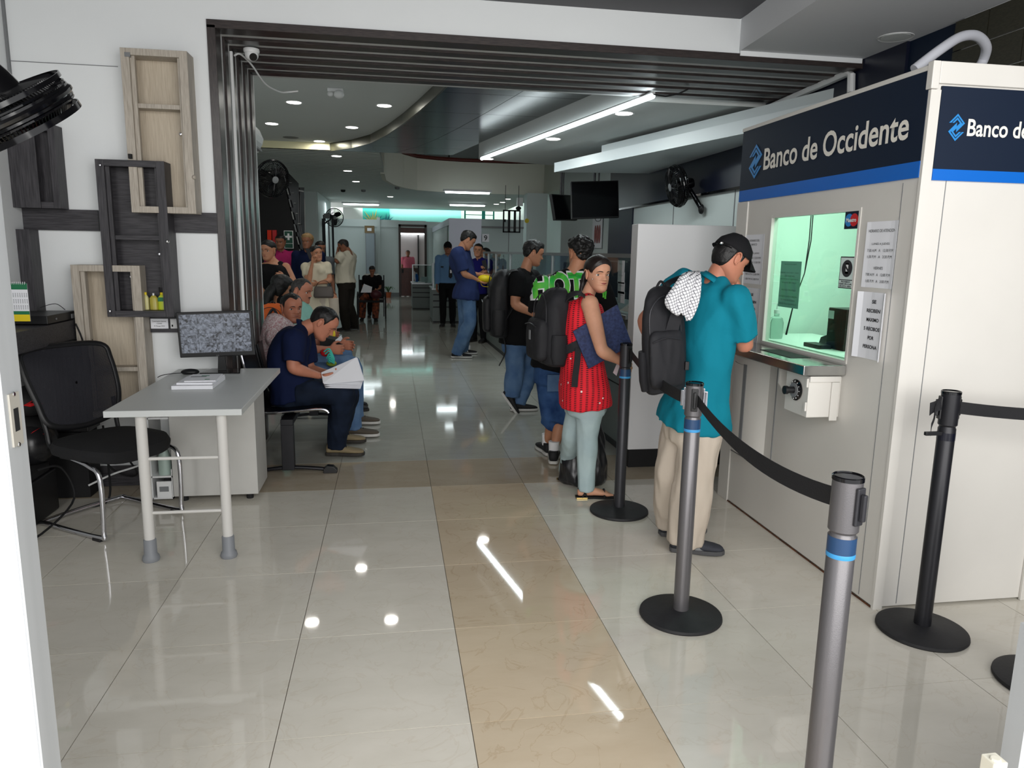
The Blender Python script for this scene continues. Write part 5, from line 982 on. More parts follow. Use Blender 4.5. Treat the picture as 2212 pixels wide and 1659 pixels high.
    for i, s_ in enumerate('LR'):
        cu, N = hands[i]
        if cu is None: continue
        dd = unit(J['wr'+s_]-J['el'+s_]); sg_ = 1 if s_ == 'R' else -1
        hd = J.get('hd'+s_, dd); N = N if N is not None else -RS*sg_*.9+Fc*.2
        hand(hn, J['wr'+s_], hd, N, sg_, cu, sc=k*(.92 if fem else 1.02))
    jn = [(hm, 0)]
    sk = M[skin]; 
    body_o = mesh_obj(name, me, [sk], None, jn)
    if hn.v:
        mh_ = vox(hn, (.0042, .0055, .009)[lod], 2, 'hand'); mh_.materials.append(sk); bm = bmesh.new(); bm.from_mesh(body_o.data); bm.from_mesh(mh_); 
        for f in bm.faces: f.smooth = True; f.material_index = 0
        bm.to_mesh(body_o.data); bm.free()
    bm = bmesh.new(); bm.from_mesh(body_o.data); bmesh.ops.translate(bm, verts=bm.verts, vec=tuple(-base)); bm.to_mesh(body_o.data); bm.free()
    bpy.data.objects.remove(root); root = body_o; root.location = base; tag(root, label, 'person', group)
    # eyes, brows, lips
    if lod < 2 or True:
        s1_, i1, l1 = eyes(tr, V, root, 'ink', closed, look, lod)
        if s1_.v: eo = put('eye', s1_, 'sclera', root, smooth=True); put('iris', i1, 'iris', eo, smooth=True)
        elif i1.v: put('eyelashes', i1, 'iris', root, smooth=True)
        put('eyelid', l1, sk, root, smooth=True)
        if brow:
            bw = MB()
            for s_ in (-1, 1):
                P = [np.array([s_*x, front_y(V, s_*x, z)+.0012, z]) for x, z in [(.013, .0175), (.022, .0205), (.032, .0215), (.042, .0185), (.048, .0145)]]
                bw.tube(tr(P), [.0020*k, .0032*k, .0030*k, .0020*k, .0008*k], 6)
            put('eyebrow', bw, hair.get('mat', 'hair'), root, smooth=True)
        if mouth:
            lp = MB(); xs = np.linspace(-.023, .023, 9)
            lp.tube(tr([np.array([x, front_y(V, x, -.050)-.0022+.0010, -.0500+.0012*math.cos(x*130)-.0012*G(x, 0, .004)]) for x in xs]), [k*v for v in (.0006, .0018, .0026, .003, .0028, .003, .0026, .0018, .0006)], 7)
            lp.tube(tr([np.array([x*.9, front_y(V, x, -.057)-.0026+.0010, -.0568+.003*(x/.023)**2]) for x in xs]), [k*v for v in (.0006, .0022, .0034, .0040, .0041, .0040, .0034, .0022, .0006)], 7)
            put('lips', lp, 'lip_f' if fem else 'lip', root, smooth=True)
        if moustache: 
            ms_ = MB(); ms_.tube(tr([np.array([x, front_y(V, x, -.043)+.0005, -.0425-.004*(x/.024)**2]) for x in np.linspace(-.024, .024, 7)]), [k*v for v in (.001, .003, .0042, .0044, .0042, .003, .001)], 7); put('moustache', ms_, moustache, root, smooth=True)
    # hair
    if hair.get('t', .01) is not None:
        nz, na, _ = V.shape; P = V.reshape(-1, 3).copy(); keep = np.zeros(len(P), bool); c0_ = np.array([0, -.01, .02]); t = hair.get('t', .010); nsd = hair.get('noise', .004)
        for i, p in enumerate(P):
            m_ = p[2]-hairline(p[1]+.012*min(1, abs(p[0])/.06)*(0 if p[1] < .03 else hair.get('temple', .6)), hair)
            if p[1] > .03 and hair.get('arch'): m_ += hair['arch']*((abs(p[0])/.055)**2-.45)
            if p[1] > .03 and hair.get('recede'): m_ -= hair['recede']*G(abs(p[0]), .035, .016)
            m_ += noise.noise(Vector(p*120.))*.8*nsd; keep[i] = m_ > -.014; s_ = min(max((m_+.006)/.030, 0), 1); s_ = s_**.6*(1-.25*(1-s_)); d = unit(p-c0_)
            top = max(0, min(1, (p[2]-.0)/.08)); q = Vector(p*hair.get('ns', 55.)); e = noise.noise(q)*nsd+noise.noise(q*2.1)*nsd*.5
            P[i] = p+d*(-.004+s_*(.004+t*(.55+.45*top)+(hair.get('top', 0)*top)+e*s_))
        fc = gridfaces(nz, na, keep)
        hb = MB(); tp_ = (nz-1)*na; hb.add(tr(P), fc+[tuple(tp_+j for j in range(na))]); ho = put('hair', hb, hair.get('mat', 'hair'), root, smooth=True, auto=False)
        if hair.get('tail'):
            tl = MB(); limb(tl, [tr([q])[0] for q in hair['tail'][0]], hair['tail'][1], 12, 5, flat=.7); mt_ = vox(tl, .007, 3, 'ponytail', .003, 30., 2, stretch=(1, 1, .15)); mesh_obj('ponytail', mt_, [hair.get('mat', 'hair')], ho)
        if hair.get('bun'): c_, r_0 = hair['bun']; put('bun', MB().ell(tr([c_])[0], (r_0,)*3, 16, 12), hair.get('mat', 'hair'), ho, smooth=True)
    if hair.get('cap'):
        cm = hair['cap']; CV = []; ncap = 36; R = []
        for i_, (z, g) in enumerate([(.026, 1.10), (.05, 1.115), (.07, 1.13), (.09, 1.14), (.104, 1.1), (.114, 1.0)]):
            zz = min(z, .1095); w = float(_sm(_wk, zz))*1.0+.008; f_ = float(_sm(_fk, zz))+.010; b_ = float(_sm(_bk, zz))-.012
            if i_ >= 4: kk = (.62, .25)[i_-4]; w, f_, b_ = .066*kk, .075*kk, -.085*kk; 
            th = np.arange(ncap)*2*math.pi/ncap; R.append([(w*math.cos(a), (f_+b_)/2+(f_-b_)/2*math.sin(a), [.024, .052, .078, .100, .120, .127][i_]+(.006 if math.sin(a) > .5 and i_ == 0 else 0)-(.018 if math.sin(a) < 0 and i_ == 0 else 0)*-math.sin(a)*-1) for a in th])
        cb_ = MB(); cb_.rings([tr(q) for q in R]); cpo = put('cap', cb_, cm, root, smooth=True, auto=False)
        bmb = MB(); up_ = []; dn_ = []
        for a in np.linspace(-1.15, 1.15, 13):
            x = .072*math.sin(a); y0 = .055+.045*math.cos(a)*.75; y1 = y0+.075*math.cos(a*1.15); z0 = .042-.010*(1-math.cos(a))*1.; up_.append([(x, y0, z0), (x*1.02, (y0+y1)/2, z0-.010-.012*abs(math.sin(a))**2), (x*1.0, y1, z0-.026-.018*abs(math.sin(a))**2)])
        A_ = np.array(up_); n1, n2, _ = A_.shape; vt = tr(A_.reshape(-1, 3)); vb = tr((A_-np.array([0, 0, .004])).reshape(-1, 3)); fs = []
        for i_ in range(n1-1):
            for j_ in range(n2-1):
                q = (i_*n2+j_, (i_+1)*n2+j_, (i_+1)*n2+j_+1, i_*n2+j_+1); fs.append(q); fs.append(tuple(x+n1*n2 for x in q[::-1]))
        bmb.add(np.vstack([vt, vb]), fs); put('brim', bmb, cm, cpo, smooth=True, auto=False); put('cap_button', MB().ell(tr([(0, -.005, .129)])[0], (.008, .008, .006), 10, 6), cm, cpo, smooth=True)
        put('cap_strap', MB().tube(tr([(.07*math.sin(a), -.02-.094*math.cos(a), .028) for a in np.linspace(-1.1, 1.1, 12)]), .009, 6, flat=.25), cm, cpo, smooth=True)
        put('buckle', MB().ell(tr([(.035, -.110, .029)])[0], (.010, .006, .008), 8, 6), 'steel', cpo)
    # clothes
    if shirt:
        sb = MB(); inf = shirt.get('inf', .012); hem = shirt.get('hem', -.35); sb.rings(srings(secs(hem, shirt.get('neck', 2.86), inf, 16, shirt.get('flare', .02)), 2.35, 30))
        sl = shirt.get('sleeve', .62)
        for s_ in 'LR':
            if sl > 0:
                P, Rd = arm(sb, s_, shirt.get('sinf', .013), sl); Rd = [r+(.006*i_/len(Rd) if sl < 1 else 0) for i_, r in enumerate(Rd)]
                limb(sb, P, Rd, 16, 3, ends=False); sb.ell(J['sh'+s_], (.035*h+inf,)*3, 14, 10)
            limb(sb, [J['nek']+(J['sh'+s_]-J['nek'])*(.22 if sl > 0 else .35), J['nek']+(J['sh'+s_]-J['nek'])*.6+(0, 0, -.010), J['sh'+s_]+(J['nek']-J['sh'+s_])*(0 if sl > 0 else .18)+(0, 0, -.008)], [.027*h+inf*.6, .028*h+inf*.6, (.030 if sl > 0 else .024)*h+inf*.6], 14, 3, ends=sl > 0)
        if bust:
            for s_ in (-1, 1): sb.ell(J['che']+RS*s_*.042*h+Fc*(.044*h)+(J['nek']-J['che'])*.12, (.040*h,)*3, 14, 10)
        ms = vox(sb, vx*1.05, 5, 'shirt', shirt.get('disp', .006), 9., len(label)); so = mesh_obj(shirt.get('name', 'shirt'), ms, [shirt['mat']], root)
        J['_shirt'] = so
        if shirt.get('collar'):
            cl = MB(); c = J['nek']+(J['head']-J['nek'])*.08; nn = unit(J['head']-J['nek']); r = unit(RS-np.dot(RS, nn)*nn); f = np.cross(nn, r); P = []
            R0, R1, R2 = [], [], []
            for a in np.linspace(-math.pi/2+.18, 1.5*math.pi-.18, 24):
                a2 = a+math.pi; e = r*math.cos(a2)+f*-math.sin(a2)*-1; e = r*math.cos(a)*1.0+f*math.sin(a)
                fr_ = max(0, math.sin(a)); R0.append(c+e*.037*h-nn*.010); R1.append(c+e*.0385*h+nn*(.012)); R2.append(c+e*(.047*h)-nn*.016)
            # opening at the front: sin(a)=-1 side is the back of the list, so turn it
            fl_ = lambda L_: [c+(p-c)-2*np.dot(p-c, f)*f for p in L_]
            R0, R1, R2 = fl_(R0), fl_(R1), fl_(R2); n_ = len(R0); vv = np.vstack([R0, R1, R2, [p+(p-c)*.04 for p in R1]]); 
            cl.add(vv, [(i_, i_+1, n_+i_+1, n_+i_) for i_ in range(n_-1)]+[(n_+i_, n_+i_+1, 2*n_+i_+1, 2*n_+i_) for i_ in range(n_-1)]); co_ = put('collar', cl, shirt['mat'], so, smooth=True, auto=False); sd = co_.modifiers.new('s', 'SOLIDIFY'); sd.thickness = .004; sd.offset = 0
    if legs:
        lb_ = MB(); ln = legs.get('len', 2.); w0 = legs.get('top', .35); li = legs.get('inf', .010); lb_.rings(srings(secs(-.95, w0, li, 10), 2.3, 26))
        for s_ in 'LR':
            P, Rd = LR[s_]; a, b, c = J['hi'+s_], J['kn'+s_], J['an'+s_]; Q, Rq = [], []
            for i_, t in enumerate([0, .35, .8, 1, 1.25, 1.6, 1.9, 2.0]):
                if t > ln: break
                Q.append(P[i_]); Rq.append(Rd[i_]+li+legs.get('loose', .008)*min(t, 1.6))
            if ln < 1.9: Q.append(a+(b-a)*ln if ln < 1 else b+(c-b)*(ln-1)); Rq.append(Rq[-1]+.004)
            else: Rq[-1] = Rq[-2] = max(Rq[-2], .052*k*fat+legs.get('cuff', 0)); Q[-1] = c-np.array([0, 0, legs.get('drop', .02)])
            limb(lb_, Q, Rq, 18, 3, ends=False)
        ml = vox(lb_, vx*1.05, 4, 'trousers', legs.get('disp', .006), 10., 3+len(label), stretch=(1.3, 1.3, .38)); lo_ = mesh_obj(legs.get('name', 'trousers'), ml, [legs['mat']], root)
        if legs.get('belt'): put('belt', MB().rings(srings(secs(w0-.12, w0+.02, li+.006, 3), 2.3, 30)), 'strap', lo_, smooth=True)
    if shoes_:
        for s_ in 'LR': shoe(root, J['an'+s_], J['to'+s_], shoes_[0], shoes_[1], L=.275*k*(.92 if fem else 1), pitch=J.get('pit'+s_, 0), strip=shoes_[2] if len(shoes_) > 2 else None)
    return root
M['sclera'] = mat('eye_white', (214, 208, 202), .25); M['iris'] = mat('dark_brown_iris', (34, 22, 16), .15); M['lip'] = mat('lip', (146, 92, 80), .5); M['lip_f'] = mat('lip_rose', (158, 88, 82), .45)
M['hair'] = mat('black_hair', (20, 18, 18), .5, noise_amt=.5, noise_scale=60, bump=.5, bump_scale=140); M['hair_g'] = mat('greying_hair', (58, 54, 52), .6, col2=(26, 24, 24), noise_scale=50, bump=.5, bump_scale=140); M['hair_grey'] = mat('grey_hair', (120, 116, 112), .6, col2=(60, 56, 54), noise_scale=50); M['hair_b'] = mat('dark_brown_hair', (34, 24, 22), .42, noise_amt=.5, noise_scale=60, bump=.4, bump_scale=140); M['hair_y'] = mat('dyed_blond_hair', (150, 120, 80), .6)
M['skin1'] = skinmat('tan_skin', (190, 134, 104)); M['skin2'] = skinmat('light_tan_skin', (206, 152, 124)); M['skin3'] = skinmat('brown_skin', (150, 100, 76)); M['skin4'] = skinmat('ruddy_skin', (184, 122, 98))
def cloth(name, col, **k): k.setdefault('bump', .35); k.setdefault('bump_scale', 40); return mat(name, col, .85, spec=.2, **k)
def denim(name, c1, c2): return mat(name, c1, .85, spec=.2, col2=c2, noise_scale=7, bump=.3, bump_scale=300)
def pxj(J, y, **kw):
    """joint overrides read off at a depth: name=(px, py[, dy])"""
    for n, v in kw.items(): J[n] = Y(v[0], v[1], y+(v[2] if len(v) > 2 else 0))
    return J
def hv(yaw, pitch=0, roll=0):
    a, p = math.radians(yaw), math.radians(pitch); f = np.array([math.sin(a)*math.cos(p), math.cos(a)*math.cos(p), math.sin(p)]); r = np.array([math.cos(a), -math.sin(a), 0]); u = np.cross(r, f); q = math.radians(roll)
    return f, u*math.cos(q)+r*math.sin(q)
def seth(J, yaw, pitch=0, roll=0): J['HF'], J['HU'] = hv(yaw, pitch, roll); return J
def turn(J, yaw_sh, yaw_hip=None):
    """turn the shoulder line about the neck"""
    a = math.radians(yaw_sh); r = np.array([math.cos(a), -math.sin(a), 0]); c = (J['shL']+J['shR'])/2; w = np.linalg.norm(J['shR']-J['shL'])/2; J['shL'], J['shR'] = c-r*w, c+r*w; return J
def backpack(label, c, right, out, up, w=.30, h=.44, d=.15, m='bag', pocket=True, group=None, accent=None):
    """c centre, out = direction away from the wearer's back"""
    r, f = unit(right), unit(out); u = unit(np.cross(f, r)); u = u*np.sign(np.dot(u, np.asarray(up, float))); c = np.asarray(c, float); o = thing('backpack', label, 'backpack', c, group)
    mb = MB(); S_ = []
    for z, kw, kd in [(-.5, .72, .62), (-.47, .9, .85), (-.3, 1., 1.0), (0, 1., 1.), (.25, .95, .9), (.40, .8, .72), (.47, .6, .5), (.5, .35, .3)]: S_.append((c+u*z*h-f*(1-kd)*d*.4, r, f, w/2*kw, d/2*kd))
    mb.rings(srings(S_, 3.0, 28)); me = vox(mb, .011, 3, 'main_bag', .005, 12., 4); mesh_obj('main_bag', me, [m], o)
    if pocket:
        p = MB(); p.rings(srings([(c+u*z*h+f*(d*.5+.0)-u*.09*h*0, r, f, w/2*kw*.82, .045*kd) for z, kw, kd in [(-.42, .75, .6), (-.38, .95, .9), (-.2, 1, 1), (.0, 1, 1), (.08, .9, .7), (.11, .7, .3)]], 3.2, 24)); mesh_obj('front_pocket', vox(p, .010, 3, 'p', .004, 14., 7), [m], o)
        zp = MB(); zp.tube(spline([c+f*(d*.5+.046)+u*.02*h-r*w*.32, c+f*(d*.5+.05)+u*.05*h, c+f*(d*.5+.046)+u*.02*h+r*w*.32]), .003, 6); zp.tube(spline([c+f*(d*.42)-r*w*.36+u*.05*h, c+f*(d*.42)-r*w*.32+u*.3*h, c+f*d*.38+u*.42*h, c+f*d*.42+r*w*.32+u*.3*h, c+f*(d*.42)+r*w*.36+u*.05*h]), .003, 6); put('zip', zp, 'dark_metal', o, smooth=True)
        put('side_pocket', MB().rings(srings([(c+u*z*h-r*w*.47, f, r, d*.3*kk, .035*kk) for z, kk in [(-.45, .7), (-.35, 1), (-.15, 1), (-.08, .9)]], 2.4, 16)), m, o, smooth=True)
    put('handle', MB().tube(spline([c+u*h*.47-r*.035-f*d*.2, c+u*h*.55-f*d*.2, c+u*h*.47+r*.035-f*d*.2]), .006, 6), 'strap', o, smooth=True)
    if accent: put('logo_patch', MB().obox(c+f*(d*.5+.05)-u*.1*h, r*.012, u*.028, f*.002), accent, o)
    return o
def ribbon(pts, w, side, m, parent, name='shoulder_strap', th=.003, n=5):
    P = spline(pts, n); mb = MB(); R = []; side = np.asarray(side, float)
    for i, p in enumerate(P):
        t = unit(P[min(i+1, len(P)-1)]-P[max(i-1, 0)]); s_ = unit(side-np.dot(side, t)*t)*w/2; nn = np.cross(t, unit(s_))*th; R.append([p-s_-nn, p+s_-nn, p+s_+nn, p-s_+nn])
    return put(name, mb.rings(R), m, parent, smooth=True)
# ================================================================= THE PEOPLE
M['teal'] = cloth('teal_pique', (12, 118, 138)); M['khaki'] = cloth('beige_trousers', (190, 178, 164)); M['navy_c'] = cloth('navy_pique', (16, 26, 58)); M['jean_d'] = denim('dark_denim', (26, 36, 54), (16, 24, 38)); M['jean_b'] = denim('blue_denim', (98, 126, 160), (74, 102, 140)); M['jean_m'] = denim('worn_denim_shorts', (62, 94, 140), (30, 56, 100)); M['jean_l'] = denim('pale_denim', (172, 190, 192), (158, 176, 180)); M['blackc'] = cloth('black_cotton', (17, 17, 19)); M['bag'] = mat('black_nylon', (38, 38, 41), .7, spec=.25, bump=.5, bump_scale=30); M['bluet'] = cloth('slate_blue_cotton', (40, 52, 92)); M['shoe_n'] = mat('dark_suede', (52, 54, 62), .8, bump=.3, bump_scale=120); M['sole_w'] = mat('white_sole', (196, 194, 190), .6); M['sole_g'] = mat('grey_sole', (72, 72, 74), .7); M['shoe_b'] = mat('black_mesh_shoe', (20, 20, 22), .7); M['shoe_t'] = mat('khaki_shoe', (132, 118, 90), .75, bump=.3, bump_scale=120); M['sole_b'] = mat('dark_sole', (48, 44, 40), .7); M['shoe_o'] = mat('olive_mesh_shoe', (82, 74, 64), .8)
SH = lambda m, **k: dict(mat=m, **k)
# 1 --- man in teal at the booth window
J = stand((1.26, 1.27), 62, 1.62); y = 1.27
pxj(J, y, head=(1577, 560, -.02), nek=(1541, 609, 0), che=(1528, 692, .0), wai=(1515, 800, .0), pel=(1502, 880, .02), shR=(1588, 648, -.15), shL=(1480, 612, .15), elR=(1610, 752, -.12), wrR=(1598, 640, .0), elL=(1392, 690, .22), wrL=(1420, 770, .02), hiR=(1518, 905, -.06), hiL=(1478, 905, .10), knR=(1500, 1030, -.06), knL=(1452, 1020, .10))
pa_ = Z(1478, 1192); pb_ = Z(1452, 1155); J['anR'] = pa_+(0, 0, .08); J['anL'] = pb_+(0, 0, .08); J['toR'] = unit(Z(1570, 1196)-Z(1460, 1188)); J['toL'] = unit((1, .06, 0)); seth(J, 78, -28)
J['hdR'] = np.array([-.1, .05, 1.]); J['hdR'] = unit((-.25, .02, .9))
teal = person('man in a teal polo shirt and black cap leaning at the booth window', J, 'skin4', SH('teal', hem=-.45, sleeve=.78, collar=1, inf=.018, sinf=.022, disp=.009, flare=.04), dict(mat='khaki', len=2, top=.1, loose=.026, inf=.016, disp=.009, cuff=.018, drop=.03), ('shoe_n', 'sole_g', 'wl'), dict(mat='hair', t=.011, top=-.014, noise=.002, cap=cloth('black_cap_twill', (24, 24, 26)), line=[(-.11, -.075), (-.05, -.066), (-.04, -.03), (-.03, .014), (-.012, .03), (.006, .02), (.014, -.014), (.024, .0), (.03, .05), (.12, .09)]), lod=0, wf=.98, hands=((.5, None), ([1.2, 1.25, 1.3, 1.3], (-.6, .3, .3))), closed=True)
put('shoe_emblem', MB().prism([Y(1501, 1189, 1.152), Y(1521, 1190, 1.152), Y(1511, 1172, 1.156)], (0, .008, 0)), 'grey', teal)
RSv = unit(J['shR']-J['shL']); bf = unit(np.cross((0, 0, 1), RSv))
bpc = Y(1434, 735, 1.17); b1 = backpack('worn black backpack slung on the shoulder of the man in teal', bpc, (.93, .30, .06), (-.25, -.95, .02), (.12, 0, 1), w=.25, h=.50, d=.20, m='bag'); 
ribbon([Y(1500, 590, 1.17), Y(1478, 640, 1.08), Y(1455, 700, 1.08), Y(1440, 760, 1.1)], .06, (1, 0, 0), 'bag', b1); ribbon([Y(1500, 590, 1.2), Y(1450, 610, 1.38), Y(1420, 660, 1.36), Y(1405, 740, 1.25)], .05, (1, 0, 0), 'bag', b1)
put('buckle', MB().box(Y(1483, 790, 1.08)-(.01, .01, .02), Y(1483, 790, 1.08)+(.01, .01, .02)), 'black', b1, bevel=.003)
def check_mat():
    m = bpy.data.materials.new('checked_towel_cloth'); m.use_nodes = True; N, L = NT(m); b = N['Principled BSDF']; b.inputs['Roughness'].default_value = .9; tc = N.new('ShaderNodeTexCoord'); mp = N.new('ShaderNodeMapping'); mp.inputs['Rotation'].default_value = (0, .35, 0); L.new(tc.outputs['Object'], mp.inputs[0]); br = N.new('ShaderNodeTexBrick'); br.offset = 0; br.inputs['Scale'].default_value = 1; br.inputs['Brick Width'].default_value = .013; br.inputs['Row Height'].default_value = .013; br.inputs['Mortar Size'].default_value = .0011; br.inputs['Color1'].default_value = br.inputs['Color2'].default_value = (.78, .78, .80, 1); br.inputs['Mortar'].default_value = (.06, .06, .08, 1)
    sx = N.new('ShaderNodeSeparateXYZ'); cb = N.new('ShaderNodeCombineXYZ'); L.new(mp.outputs[0], sx.inputs[0]); L.new(sx.outputs[0], cb.inputs[0]); L.new(sx.outputs[2], cb.inputs[1]); L.new(cb.outputs[0], br.inputs[0]); L.new(br.outputs[0], b.inputs['Base Color']); return m
tw = thing('towel', 'white checked cloth hanging from the shoulder of the man in teal', 'cloth', Y(1480, 640, 1.05)); rows = []
for (lx, ly, rx_, ry, dy) in [(1488, 590, 1510, 588, 1.16), (1474, 592, 1513, 600, 1.08), (1462, 612, 1512, 622, 1.055), (1448, 632, 1510, 645, 1.05), (1436, 646, 1505, 662, 1.05), (1440, 660, 1498, 680, 1.05), (1462, 672, 1490, 692, 1.052)]:
    rows.append([Y(lx+(rx_-lx)*q, ly+(ry-ly)*q+6*math.sin(q*9+ly*.02)*(ly > 650), dy-.022*abs(math.sin(q*8.5))) for q in np.linspace(0, 1, 26)])
tmb = MB(); K = 26; tmb.add(np.vstack(rows), [(i*K+j, i*K+j+1, (i+1)*K+j+1, (i+1)*K+j) for i in range(len(rows)-1) for j in range(K-1)]); to_ = put('cloth', tmb, check_mat(), tw, smooth=True, auto=False); sm_ = to_.modifiers.new('sub', 'SUBSURF'); sm_.levels = sm_.render_levels = 1; sd = to_.modifiers.new('s', 'SOLIDIFY'); sd.thickness = .008
# 2 --- woman in red
J = stand((.93, 2.15), 105, 1.55, fem=True); y = 2.12
pxj(J, y, head=(1291, 592, -.03), nek=(1265, 647, .02), che=(1259, 702, .0), wai=(1258, 770, 0), pel=(1262, 835, 0), shR=(1274, 657, -.17), shL=(1270, 652, .17), elR=(1300, 758, -.30), wrR=(1342, 782, -.24), elL=(1340, 770, .2), wrL=(1348, 760, .02), hiR=(1275, 850, -.08), hiL=(1262, 850, .09), knR=(1268, 945, -.06), knL=(1236, 940, .10))
J['anR'] = Z(1266, 1075)+(0, 0, .07); J['anL'] = Z(1225, 1035)+(0, 0, .07); J['toR'] = unit((1, -.06, 0)); J['toL'] = unit((.9, .3, 0)); seth(J, 166, -2, 0)
def knit_mat():
    m = bpy.data.materials.new('red_openwork_knit'); m.use_nodes = True; N, L = NT(m); b = N['Principled BSDF']; b.inputs['Roughness'].default_value = .8; tc = N.new('ShaderNodeTexCoord'); mp = N.new('ShaderNodeMapping'); mp.inputs['Scale'].default_value = (1, 1, .62); L.new(tc.outputs['Object'], mp.inputs[0])
    sx = N.new('ShaderNodeSeparateXYZ'); L.new(tc.outputs['Object'], sx.inputs[0])
    at = N.new('ShaderNodeMath'); at.operation = 'ARCTAN2'; L.new(sx.outputs[1], at.inputs[0]); L.new(sx.outputs[0], at.inputs[1])
    cb = N.new('ShaderNodeCombineXYZ'); mu = N.new('ShaderNodeMath'); mu.operation = 'MULTIPLY'; mu.inputs[1].default_value = 10.0; L.new(at.outputs[0], mu.inputs[0]); L.new(mu.outputs[0], cb.inputs[0]); mz = N.new('ShaderNodeMath'); mz.operation = 'MULTIPLY'; mz.inputs[1].default_value = 92; L.new(sx.outputs[2], mz.inputs[0]); L.new(mz.outputs[0], cb.inputs[1])
    vo = N.new('ShaderNodeTexVoronoi'); vo.voronoi_dimensions = '2D'; vo.inputs['Scale'].default_value = 1; vo.inputs['Randomness'].default_value = 0; L.new(cb.outputs[0], vo.inputs[0]); lt = N.new('ShaderNodeMath'); lt.operation = 'LESS_THAN'; lt.inputs[1].default_value = .25; L.new(vo.outputs['Distance'], lt.inputs[0])
    mx = N.new('ShaderNodeMixRGB'); L.new(lt.outputs[0], mx.inputs[0]); mx.inputs[1].default_value = (*hexc(226, 22, 42), 1); mx.inputs[2].default_value = (*hexc(52, 8, 14), 1)
    v2 = N.new('ShaderNodeTexVoronoi'); v2.inputs['Scale'].default_value = 17; L.new(tc.outputs['Object'], v2.inputs[0]); l2 = N.new('ShaderNodeMath'); l2.operation = 'LESS_THAN'; l2.inputs[1].default_value = .11; L.new(v2.outputs['Distance'], l2.inputs[0]); m2 = N.new('ShaderNodeMixRGB'); L.new(l2.outputs[0], m2.inputs[0]); L.new(mx.outputs[0], m2.inputs[1]); m2.inputs[2].default_value = (.85, .7, .68, 1); L.new(m2.outputs[0], b.inputs['Base Color']); return m
M['knit'] = knit_mat()
wom = person('woman in a red openwork sleeveless top looking towards the camera', J, 'skin2', SH('knit', name='top', hem=-.62, sleeve=0, inf=.022, disp=.006, flare=.012, neck=2.80), dict(mat='jean_l', len=1.9, top=-.2, loose=.004, inf=.006, disp=.005, name='jeans'), None, dict(mat='hair_b', t=.013, noise=.001, ns=20, temple=.2, arch=.026, line=[(-.11, -.085), (-.06, -.075), (-.035, -.055), (-.026, -.01), (-.018, .020), (-.008, .030), (.006, .022), (.022, .006), (.036, .026), (.052, .044), (.068, .056), (.11, .060)], tail=([(0, -.095, .02), (.02, -.125, -.02), (.035, -.115, -.10), (.055, -.10, -.19), (.07, -.10, -.29)], [.018, .026, .032, .028, .010])), lod=0, wf=.95, hands=((None, None), (.35, (.3, .6, -.4))), bust=1, look=(.38, .04), fat=1.10)
put('earring', MB().ell(J['head']+np.array([-.045, -.055, -.028]), (.004,)*3, 8, 6), 'steel', wom, smooth=True)
# her bare foot and sandal
def sandal(an, toe):
    t = unit((toe[0], toe[1], 0)); s = unit(np.cross(t, (0, 0, 1))); u = np.array([0, 0, 1.]); b = np.asarray(an, float)-u*.07; f_ = MB(); f_.rings(srings([(b+t*y_+u*z_, s, u, w, hh) for y_, z_, w, hh in [(-.055, .035, .018, .018), (-.04, .040, .027, .027), (0, .050, .028, .036), (.05, .040, .032, .024), (.10, .032, .038, .017), (.13, .028, .038, .012)]], 2.3, 20)); f_.tube([b+u*.05, b+u*.11], [.03, .028], 14)
    for k_ in range(5): f_.tube([b+t*.12+s*(.030-.015*k_)+u*.026, b+t*(.165-.007*k_)+s*(.032-.0155*k_)+u*.024], [.010 if k_ else .012, .008], 8)
    fo = mesh_obj('foot', vox(f_, .0055, 2, 'foot'), ['skin2'], wom)
    sd_ = put('sandal', MB().prism([b+t*y_+s*w for y_, w in [(-.065, .015), (-.04, .03), (.04, .028), (.11, .042), (.165, .036), (.185, .01)]]+[b+t*y_+s*w for y_, w in [(.185, -.01), (.165, -.034), (.11, -.042), (.04, -.028), (-.04, -.03), (-.065, -.015)]], u*.012), 'matt', wom)
    put('gold_heel', MB().box(b-s*.02-t*.055, b+s*.02-t*.02+u*.0) if 0 else MB().obox(b-t*.03+u*.004, t*.035, s*.031, u*.006), mat('gold_heel', (196, 170, 110), .25, metal=.9), sd_, bevel=.002)
    st = MB(); st.tube(spline([b+t*.105+s*.042+u*.012, b+t*.11+u*.052, b+t*.105-s*.042+u*.012]), .006, 8); st.tube(spline([b-t*.03+s*.032+u*.012, b+t*.01+u*.085+s*.022, b+t*.012+u*.088-s*.02, b-t*.03-s*.032+u*.012]), .005, 8); st.tube(spline([b+t*.0+s*.032+u*.012, b-t*.02+s*.03+u*.05, b-t*.05+u*.06, b-t*.02-s*.03+u*.05, b-s*.032+u*.012]), .005, 8); put('sandal_strap', st, 'matt', sd_, smooth=True)
    gs = MB()
    for k_ in range(5): gs.ell(b+t*.108+s*(.03-.015*k_)+u*(.054-.018*abs(k_-2)**1.3*.3), (.003,)*3, 6, 4)
    put('stud', tag(gs and None, None) if 0 else gs, 'steel', sd_)
sandal(J['anR'], J['toR']); sandal(J['anL'], J['toL'])
b2 = backpack('black backpack with a front pocket worn by the woman in red', Y(1190, 705, 2.16), (-.15, 1, 0), (-1, -.18, 0), (0, 0, 1), w=.30, h=.46, d=.17, m='bag', accent='grey')
ribbon([Y(1249, 752, 1.95), Y(1247, 780, 1.935), Y(1243, 810, 1.93), Y(1241, 836, 1.93)], .036, (1, 0, 0), 'strap', b2, 'webbing'); ribbon([Y(1208, 662, 2.1), Y(1228, 640, 2.04), Y(1250, 634, 1.99), Y(1268, 645, 1.955)], .055, (0, 1, .3), 'bag', b2); ribbon([Y(1205, 762, 2.06), Y(1232, 752, 1.98), Y(1252, 742, 1.955)], .05, (0, 0, 1), 'bag', b2)
